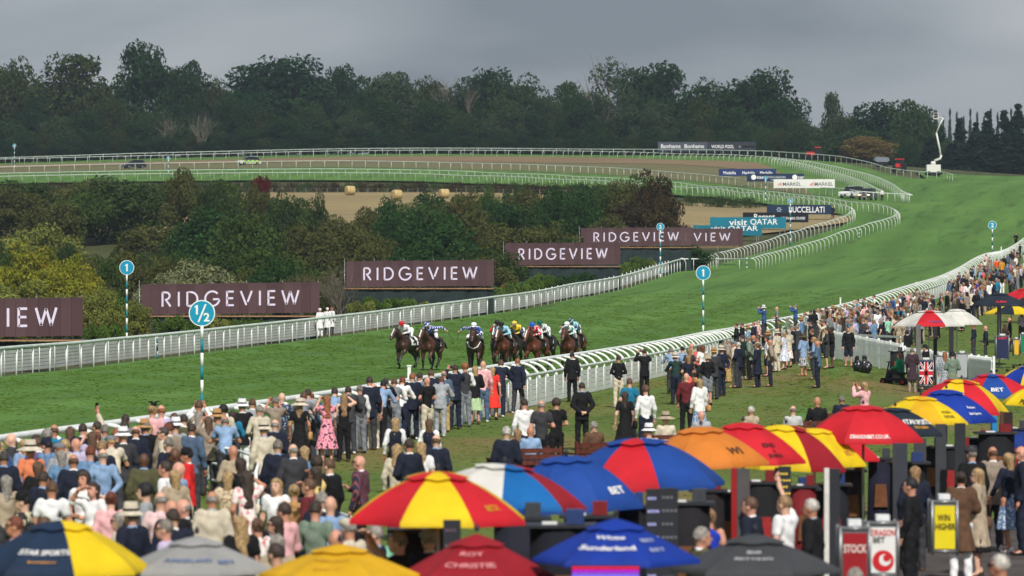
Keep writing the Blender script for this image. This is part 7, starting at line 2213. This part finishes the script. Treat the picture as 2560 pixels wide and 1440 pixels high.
odds_board(2300, 1096, 1250, 30, 71, 'grey odds board behind the starred umbrella', face=(64, 66, 72))
odds_board(2352, 1060, 1230, 26, 77, 'slim grey odds board under the gold umbrella', face=(60, 62, 68))
odds_board(2400, 1058, 1240, 26, 76, 'slim dark odds board under the deep blue umbrella')
odds_board(2486, 1040, 1160, 12, 84, 'thin bright blue upright beside the deep blue umbrella', face=(30, 130, 190))
odds_board(2520, 1030, 1180, 22, 82, 'brown-edged board at the picture edge', face=(50, 34, 34), edge=(90, 60, 44))
odds_board(2296, 812, 960, 12, 166, 'grey upright left of the off-white umbrella pole', face=(110, 108, 106))
odds_board(2338, 816, 960, 9, 170, 'dark upright under the white, red and green umbrella')
odds_board(2378, 816, 950, 11, 172, 'dark upright at the end of the picket fence')
odds_board(2498, 766, 900, 10, 208, 'black upright under the dark navy umbrella', face=(30, 32, 36))
def drape(px, py0, py1, wpx, D, col, label, kind='draped_stand'):
    """cloth-covered joint: gathered curtain over a frame"""
    s = D / FPX; x = (px - 1280) * s; g = H(x, D); zt = CAMZ + (HOR - py0) * s - g; w_ = wpx * s
    root = empty(kind, (x, D, g)); tag(root, label, 'betting stand', 'draped betting stands')
    n = 24; v = []; f = []
    for i in range(n + 1):
        a = 2 * math.pi * i / n
        for z in (.02, zt * .5, zt):
            r = 1 + .06 * math.sin(a * 7 + z * 2)
            v.append((w_ / 2 * math.cos(a) * r * (1.08 - .1 * z / zt), w_ * .35 * math.sin(a) * r, z))
    for i in range(n):
        for j in range(2): f.append((i * 3 + j, (i + 1) * 3 + j, (i + 1) * 3 + j + 1, i * 3 + j + 1))
    f.append(tuple(i * 3 + 2 for i in range(n)))
    mesh_obj('cover', new_mesh('cover', v, f, True), plain('drape %s' % (col,), col, .85, .2, 3, bump=.4, bscale=8), root)
    MB().box((-w_ * .6, -w_ * .4, zt + .004), (w_ * .6, w_ * .4, zt + .04)).build('tray', DARK, root)
    MB().box((-w_ * .3, -w_ * .3, zt + .042), (-w_ * .05, w_ * .1, zt + .06)).build('paper_stack', plain('paper', (222, 224, 226), .8), root)
    MB().box((w_ * .1, -w_ * .2, zt + .042), (w_ * .4, w_ * .15, zt + .2)).build('cash_box', plain('cash box %d' % (int(px) % 3), [(120, 30, 34), (60, 64, 70), (40, 60, 110)][int(px) % 3], .5), root)
    MB().prism([(-w_ * .28, zt * .45), (w_ * .28, zt * .45), (w_ * .22, zt * .72), (-w_ * .22, zt * .72)], -w_ * .46, -w_ * .37).build('satchel', plain('satchel leather %d' % (int(px) % 2), [(110, 70, 44), (150, 40, 40)][int(px) % 2], .5, .15), root)
    return root
for px, y0, wp, D, col, lab in [(1060, 1330, 150, 47, (30, 26, 30), 'dark covered stand under the big red and yellow umbrella'), (1400, 1318, 150, 46.5, (18, 20, 30), 'black covered stand behind the crimson umbrella'), (1720, 1262, 110, 52, (26, 24, 28), 'black covered stand behind the broad odds board'), (1830, 1235, 120, 62, (24, 22, 26), 'black covered stand below the faded orange umbrella'), (1985, 1225, 110, 64.5, (22, 22, 28), 'black covered stand below the narrow red panel umbrella'), (2075, 1215, 90, 67, (28, 28, 34), 'dark covered stand below the plain yellow umbrella'), (2270, 1160, 90, 70.5, (20, 20, 24), 'black covered stand left of the gold umbrella'), (2385, 1120, 90, 77.5, (24, 24, 30), 'black covered stand below the deep blue umbrella'), (2490, 1085, 90, 82, (20, 22, 26), 'black covered stand beside the bright blue upright'), (1300, 1300, 130, 48, (26, 28, 40), 'dark covered stand under the white, blue and red umbrella'), (1470, 1295, 120, 50, (20, 22, 34), 'dark covered stand under the all blue umbrella'), (1580, 1270, 70, 52, (24, 24, 30), 'black covered stand between the two blue umbrellas'), (1770, 1230, 80, 58, (30, 24, 26), 'dark stand behind the grey odds board'), (1905, 1210, 90, 60, (20, 20, 24), 'black covered stand under the red umbrella'), (2010, 1220, 60, 63, (112, 26, 32), 'red covered stand under the yellow umbrellas'), (2130, 1180, 60, 70, (40, 42, 48), 'charcoal stand under the faded red umbrella'), (2200, 1150, 60, 72, (22, 24, 44), 'navy covered stand under the bright red umbrella'), (2330, 1120, 60, 80, (22, 22, 26), 'black stand under the gold umbrella'), (2445, 1100, 70, 84, (24, 24, 28), 'black stand under the red and yellow umbrella'), (2545, 1075, 50, 88, (24, 50, 120), 'blue covered stand near the picture edge'), (2242, 880, 34, 172, (30, 30, 32), 'dark covered board with a yellow top by the picket fence')]:
    drape(px, y0, 0, wp, D, col, lab)
def trolley(px, py0, py1, wpx, D, col, label, parts=(), yaw=0.0, frame=None, top=True):
    """wheeled cabinet with a printed front"""
    s = D / FPX; x = (px - 1280) * s; g = H(x, D); w_ = wpx * s; zt = max(CAMZ + (HOR - py0) * s - g, .6); zb = max(CAMZ + (HOR - py1) * s - g, .12)
    root = empty('betting_trolley', (x, D, g + .05), yaw); tag(root, label, 'trolley', 'betting trolleys')
    MB().box((-w_ / 2, -.2, zb), (w_ / 2, .25, zt)).build('cabinet', plain('cabinet grey', (96, 98, 104), .5, .1, 3), root)
    MB().box((-w_ / 2 + .03, -.212, zb + .03), (w_ / 2 - .03, -.204, zt - .05)).build('front_panel', plain('panel %s' % (col,), col, .55, .05, 2), root)
    b = MB()
    for sx in (-1, 1):
        b.tube([(sx * w_ / 2, -.2, zb - .05), (sx * w_ / 2, -.2, zt + .02)], .02, 6); b.tube([(sx * w_ / 2, .25, zb - .05), (sx * w_ / 2, .25, zt + .02)], .02, 6)
    for zz in (zb, zt): b.tube([(-w_ / 2, -.2, zz), (w_ / 2, -.2, zz)], .02, 6)
    b.build('frame', frame or METAL, root, True)
    for sx in (-1, 1):
        for sy in (-.15, .2):
            MB().lathe([(.03, -.02), (.06, -.018), (.06, .018), (.03, .02)], 10, Matrix.Translation((sx * w_ * .42, sy, .06)) @ Matrix.Rotation(R(90), 4, 'X')).build('castor', RUBBER, root, True)
    if top:
        MB().box((-w_ * .2, -.1, zt + .022), (w_ * .25, .12, zt + .09)).build('paper_stack', plain('paper', (222, 224, 226), .8), root)
    Hh = zt - zb; lay = 0
    for kind, cx, cz, ww, hh, colr, t_ in parts:
        m_ = plain('print %s' % (colr,), colr, .6, .03)
        lay += 1; y_ = -.216 - .003 * (lay if kind == 'disc' else 0)
        if kind == 'text': flat_text(t_, ww * w_, hh * Hh, m_, root, (cx * w_, y_ - .004, zb + cz * Hh), bold=.02)
        elif kind == 'disc':
            v = [(cx * w_ + ww * w_ * math.cos(a), y_ + .003, zb + cz * Hh + ww * w_ * math.sin(a)) for a in np.linspace(0, 2 * math.pi, 28, endpoint=False)]
            mesh_obj('emblem', new_mesh('emblem', v, [tuple(range(28))]), m_, root)
        elif kind == 'poly':
            v = [(a * w_, y_ + t_, zb + c_ * Hh) for a, c_ in ww]
            mesh_obj('print', new_mesh('print', v, [tuple(range(len(v)))]), m_, root)
    return root
trolley(2134, 1330, 1460, 72, 47, (150, 24, 34), 'dark red trolley panel with white capitals', [('text', .0, .62, .8, .16, (226, 214, 206), 'STOCK')])
trolley(2204, 1316, 1446, 74, 50, (228, 228, 226), 'white trolley panel with a red disc and red lettering', [('text', .0, .82, .8, .12, (200, 30, 40), 'DRAGON'), ('text', -.14, .68, .4, .11, (24, 24, 26), 'BET'), ('disc', .0, .28, .36, 0, (196, 30, 40), ''), ('disc', .06, .30, .2, 0, (228, 228, 226), ''), ('disc', .12, .34, .13, 0, (196, 30, 40), '')])
trolley(2358, 1262, 1385, 62, 55, (226, 206, 30), 'yellow trolley panel with black capitals', [('text', -.05, .68, .5, .13, (24, 24, 20), 'WIN'), ('text', .02, .5, .8, .13, (24, 24, 20), 'HIGHER')])
uj = [('poly', 0, 0, [(-.46, .04), (.46, .04), (.46, .92), (-.46, .92)], 0, (34, 52, 120), .004)]
for q in ([(-.46, .04), (-.36, .04), (.46, .84), (.46, .92), (.36, .92), (-.46, .13)], [(.46, .04), (.36, .04), (-.46, .84), (-.46, .92), (-.36, .92), (.46, .13)]): uj.append(('poly', 0, 0, q, 0, (230, 230, 232), .002))
for q in ([(-.46, .04), (-.41, .04), (.46, .88), (.46, .92), (.42, .92), (-.46, .08)], [(.46, .04), (.41, .04), (-.46, .88), (-.46, .92), (-.42, .92), (.46, .08)]): uj.append(('poly', 0, 0, q, 0, (196, 36, 44), .000))
for q in ([(-.46, .34), (.46, .34), (.46, .62), (-.46, .62)], [(-.15, .04), (.15, .04), (.15, .92), (-.15, .92)]): uj.append(('poly', 0, 0, q, 0, (230, 230, 232), -.002))
for q in ([(-.46, .40), (.46, .40), (.46, .56), (-.46, .56)], [(-.09, .04), (.09, .04), (.09, .92), (-.09, .92)]): uj.append(('poly', 0, 0, q, 0, (196, 36, 44), -.004))
trolley(2314, 903, 966, 36, 163, (34, 52, 120), 'trolley fronted with a red, white and blue flag', uj)
trolley(2352, 892, 966, 26, 166, (176, 182, 188), 'pale grey trolley beside the flag trolley')
trolley(2404, 886, 948, 28, 168, (170, 174, 178), 'grey cabinet at the end of the picket fence')
trolley(2505, 842, 900, 32, 196, (34, 42, 78), 'navy trolley under the dark navy umbrella', [('text', .0, .9, .7, .1, (214, 50, 80), 'ALBERT')])
trolley(2540, 850, 890, 14, 204, (226, 180, 30), 'small yellow trolley behind the navy one')
trolley(2556, 838, 885, 12, 206, (20, 130, 90), 'small green trolley at the picture edge')
# lit screen below the royal blue umbrella
p = at(1514, 1424, 40.2); root = empty('display_screen', (p.x, 40.2, 0)); tag(root, 'lit red and violet screen under the royal blue umbrella', 'screen')
s = 40.2 / FPX
MB().box((-86 * s, .02, .9), (86 * s, .08, p.z + 8 * s)).build('case', BLACKM, root)
for z0, z1, c in [(p.z + 1 * s, p.z + 7 * s, (220, 30, 50)), (p.z - 8 * s, p.z - 1 * s, (170, 40, 200)), (p.z - 22 * s, p.z - 10 * s, (120, 100, 230))]:
    MB().box((-84 * s, .008, z0), (84 * s, .014, z1)).build('screen_band', mat('screen %s' % (c,), lin(c), .4, .1, 30, emit=.25), root)
MB().box((-.3, .0, 0), (.3, .3, .04)).box((-.03, .03, .04), (.03, .07, .9)).build('stand', DARK, root)
# ---------------------------------------------------------------- picket fence
def picket(x0, x1, ytop, ybot, D0, D1, label):
    A = at(x0, ybot, D0); B = at(x1, ybot, D1); A.z = H(A.x, A.y); B.z = H(B.x, B.y)
    root = empty('picket_fence', tuple(A)); tag(root, label, 'fence')
    h = (ybot - ytop) * D0 / FPX
    d = B - A; L = d.length; yaw = math.atan2(d.y, d.x)
    n = max(3, int(L / .18))
    me = MB().prism([(-.042, .1), (.042, .1), (.042, h - .05), (0, h), (-.042, h - .05)], -.012, .012).mesh('picket')
    for i in range(n + 1):
        p = d * (i / n); mesh_obj('picket', me, WHITE, root, tuple(p), (0, 0, yaw))
    for zz in (.28, h * .55, h - .2):
        b = MB(); b.box((0, .014, zz), (L, .05, zz + .09), Matrix.Rotation(yaw, 4, 'Z')); b.build('rail', WHITE, root)
    for k in np.linspace(0, 1, max(2, int(L / 1.6) + 1)):
        p = d * k; mesh_obj('post', MB().box((-.05, .052, -.1), (.05, .15, h + .04)).mesh('post'), WHITE, root, tuple(p), (0, 0, yaw))
picket(2078, 2250, 840, 912, 196, 186, 'white picket fence behind the people with black bags')
picket(2386, 2478, 848, 922, 178, 170, 'white picket fence panel beside the grey cabinet')
picket(2256, 2386, 838, 905, 187, 180, 'white picket fence half hidden by the betting stand')
# ---------------------------------------------------------------- benches under the seated racegoers
bench_words = ['beside the dark-haired sitter', 'behind the light blue shirt', 'behind the brown jacket', 'behind the white hat', 'behind the wide beige hat', 'behind the light grey jacket', 'behind the beige jacket', 'behind the striped shirt', 'behind the black sweater', 'behind the navy jacket']
for i, (x, y, z, rz, sc_) in enumerate(SEATED):
    root = empty('garden_bench', (x, y, z - .03), rz); tag(root, 'brown wooden garden bench ' + bench_words[i % 10], 'bench', 'garden benches on the lawn')
    for k in range(4): MB().box((-.62, -.34 + k * .115, .40), (.62, -.24 + k * .115, .43)).build('seat_slat', WOODM, root)
    for k in range(3): MB().box((-.62, -.40 - .02 * k, .52 + k * .13), (.62, -.37 - .02 * k, .62 + k * .13)).build('back_slat', WOODM, root)
    for sx in (-.6, .6):
        MB().box((sx - .03, -.43, 0), (sx + .03, -.36, .92)).build('leg', WOODM, root); MB().box((sx - .03, .05, 0), (sx + .03, .12, .62)).build('leg', WOODM, root)
        MB().box((sx - .035, -.36, .62), (sx + .035, .14, .66)).build('armrest', WOODM, root)
# ---------------------------------------------------------------- small things on the lawn
def bag(px, py, D, hpx, label):
    p = at(px, py, D); s = D / FPX
    v, f = surface_nets(lambda P: smin(d_ell(P, (0, 0, .30), (.34, .27, .33)), d_cone(P, (.05, 0, .55), (.08, 0, .78), .10, .13), .12) + .03 * np.sin(P[:, 0] * 30 + P[:, 2] * 12) * np.sin(P[:, 1] * 28), (-.4, -.4, -.1), (.4, .4, 1.0), .04)
    tag(mesh_obj('bin_bag', fast_mesh('bin_bag', v, f, True), plain('bin liner', (22, 22, 25), .3, .1, 5, spec=.6), None, (p.x, D, H(p.x, D) + .02), (0, 0, px), (hpx * s / .95,) * 3), label, 'bag', 'black bags by the picket fence')
bag(2146, 905, 181, 42, 'limp black bin bag beside the bulging one'); bag(2164, 918, 180, 48, 'bulging black bin bag held near the picket fence')
p = at(2243, 972, 170); root = empty('mobility_scooter', (p.x, 170, H(p.x, 170)), R(60)); tag(root, 'black mobility scooter with a rider in green', 'scooter')
MB().box((-.3, -.5, .18), (.3, .6, .3)).build('deck', BLACKM, root); MB().box((-.24, -.5, .45), (.24, -.02, .53)).build('seat', BLACKM, root); MB().box((-.24, -.58, .5), (.24, -.5, 1.0)).build('backrest', BLACKM, root)
MB().tube([(0, .5, .3), (0, .36, .95)], .03, 6).build('tiller', BLACKM, root); MB().tube([(-.25, .36, .95), (.25, .36, .95)], .02, 6).build('handlebar', BLACKM, root); MB().box((-.1, -.3, .3), (.1, -.2, .45)).build('seat_post', BLACKM, root)
for sx in (-.3, .3):
    for sy in (-.38, .48):
        wv = MB().lathe([(.06, -.05), (.14, -.045), (.14, .045), (.06, .05)], 12, Matrix.Translation((sx, sy, .14)) @ Matrix.Rotation(R(90), 4, 'Y')).build('wheel', RUBBER, root, True)
        MB().lathe([(.07, -.055), (.07, .055)], 10, Matrix.Translation((sx, sy, .14)) @ Matrix.Rotation(R(90), 4, 'Y')).build('rim', plain('scooter red', (196, 40, 40), .5), wv)
make_person((p.x, 170, H(p.x, 170) + .03), R(60), 'lg.ginger', 'jk.green', 'tr.charcoal', 'se', None, False, 2, .97, 'person with long ginger hair in green jacket on the mobility scooter', None)
def low_rail(pts, h, label, n=3):
    """white tubular barrier: uprights and level bars"""
    A = [Vector((at(px, py, D).x, D, H(at(px, py, D).x, D))) for px, py, D in pts]
    root = empty('tube_barrier', tuple(A[0])); tag(root, label, 'barrier', 'white tubular barriers')
    for a, b_ in zip(A[:-1], A[1:]):
        for k in range(n):
            z = h * (k + 1) / n
            MB().tube([a - A[0] + Vector((0, 0, z)), b_ - A[0] + Vector((0, 0, z))], .03, 6).build('bar', WHITE, root, True)
    for a in A:
        MB().tube([a - A[0], a - A[0] + Vector((0, 0, h + .03))], .032, 6).build('upright', WHITE, root, True)
low_rail([(502, 1118, 88), (580, 1122, 86), (650, 1140, 82), (640, 1180, 76)], 1.05, 'white tubular barrier inside the left crowd')
low_rail([(840, 1150, 74), (905, 1176, 71)], .45, 'low white bars beside the striped blazer')
# ---------------------------------------------------------------- the far crowd beyond the people one can tell apart
def crowd_mass(n):
    r_ = random.Random(77); V = []; F = []; MI = []; mats = []; mid_ = {}
    base = 0
    coarse = {}
    def get(kind, pose):
        if (kind, pose) not in coarse:
            me = part_mesh(kind, pose)
            v = np.empty(len(me.vertices) * 3); me.vertices.foreach_get('co', v); v = v.reshape(-1, 3)
            q = np.round(v / .045).astype(int); u, inv = np.unique(q, axis=0, return_inverse=True); inv = inv.ravel()
            cv = np.zeros((len(u), 3)); ct = np.zeros(len(u)); np.add.at(cv, inv, v); np.add.at(ct, inv, 1); cv /= ct[:, None]
            fs = []
            for p_ in me.polygons:
                w_ = [int(inv[i]) for i in p_.vertices]; w2 = [a for i, a in enumerate(w_) if a != w_[i - 1]]
                if len(set(w2)) >= 3 and len(set(w2)) == len(w2): fs.append(tuple(w2))
            coarse[(kind, pose)] = (cv, list({tuple(sorted(f)): f for f in fs}.values()))
        return coarse[(kind, pose)]
    for i in range(n):
        px = r_.uniform(2055, 2570)
        hi_ = np.interp(px, [2045, 2130, 2209, 2291, 2360, 2420, 2480, 2570], [766, 750, 737, 714, 688, 664, 640, 606]) + 5
        lo_ = np.interp(px, [2045, 2200, 2330, 2420, 2480, 2570], [800, 806, 776, 736, 706, 660])
        py = hi_ + (lo_ - hi_) * r_.random()
        D = on_ground(px, py, 1.74)
        if D is None: continue
        while D > 80 and (px - 1280) / FPX * D < _xp(D) + .5: D -= .5
        x = (px - 1280) / FPX * D
        if any((x - a) ** 2 + (D - b_) ** 2 < .4 ** 2 for a, b_ in TAKEN): continue
        TAKEN.append((x, D))
        a = R(r_.uniform(20, 100)); ca, sa = math.cos(a), math.sin(a); g_ = H(x, D) + .03; sc_ = r_.uniform(.94, 1.04)
        pose = r_.choice(('st', 'fr', 'fr', 'hs')); hd = skeleton(pose)['head']
        for kind, off, mt in (('body', V3(0, 0, 0), skin(r_.randrange(5))), ('hair_' + r_.choice(('short', 'short', 'bob', 'long')), hd, hair_col(r_.choice(hcol))), (r_.choice(('jacket', 'shirt', 'shirt', 'tshirt')), V3(0, 0, 0), cloth(r_.choice(gcol))), ('trousers', V3(0, 0, 0), cloth(r_.choice(('navy', 'charcoal', 'beige', 'black', 'grey'))))):
            cv, fs = get(kind, '' if kind.startswith('hair') else pose)
            p_ = (cv + off) * sc_
            w_ = np.stack([p_[:, 0] * ca - p_[:, 1] * sa + x, p_[:, 0] * sa + p_[:, 1] * ca + D, p_[:, 2] + g_], 1)
            if mt.name not in mid_: mid_[mt.name] = len(mats); mats.append(mt)
            V.append(w_); F += [tuple(k + base for k in f) for f in fs]; MI += [mid_[mt.name]] * len(fs); base += len(w_)
    me = new_mesh('crowd', np.vstack(V), F, True, MI, mats)
    o = bpy.data.objects.new('crowd', me); COL.objects.link(o)
    tag(o, 'rest of the packed crowd filling the bank along the outer rail', 'crowd', kind='stuff')
crowd_mass(190)
# ---------------------------------------------------------------- air
hb = MB().box((-420, -70, -14), (420, 1750, 96)).build('haze', None, None)
tag(hb, 'thin grey haze over the far side of the course', 'haze', kind='stuff')
hm = bpy.data.materials.new('haze'); hm.use_nodes = True
t = hm.node_tree; t.nodes.clear()
ho = N(t, 'ShaderNodeOutputMaterial'); pv = N(t, 'ShaderNodeVolumePrincipled')
pv.inputs['Color'].default_value = (.66, .80, .96, 1); pv.inputs['Density'].default_value = .00011; pv.inputs['Anisotropy'].default_value = .2
t.links.new(pv.outputs[0], ho.inputs['Volume'])
hb.data.materials.append(hm)
print('SCRIPT TIME %.1f objects %d' % (time.time() - T0, len(bpy.data.objects)))
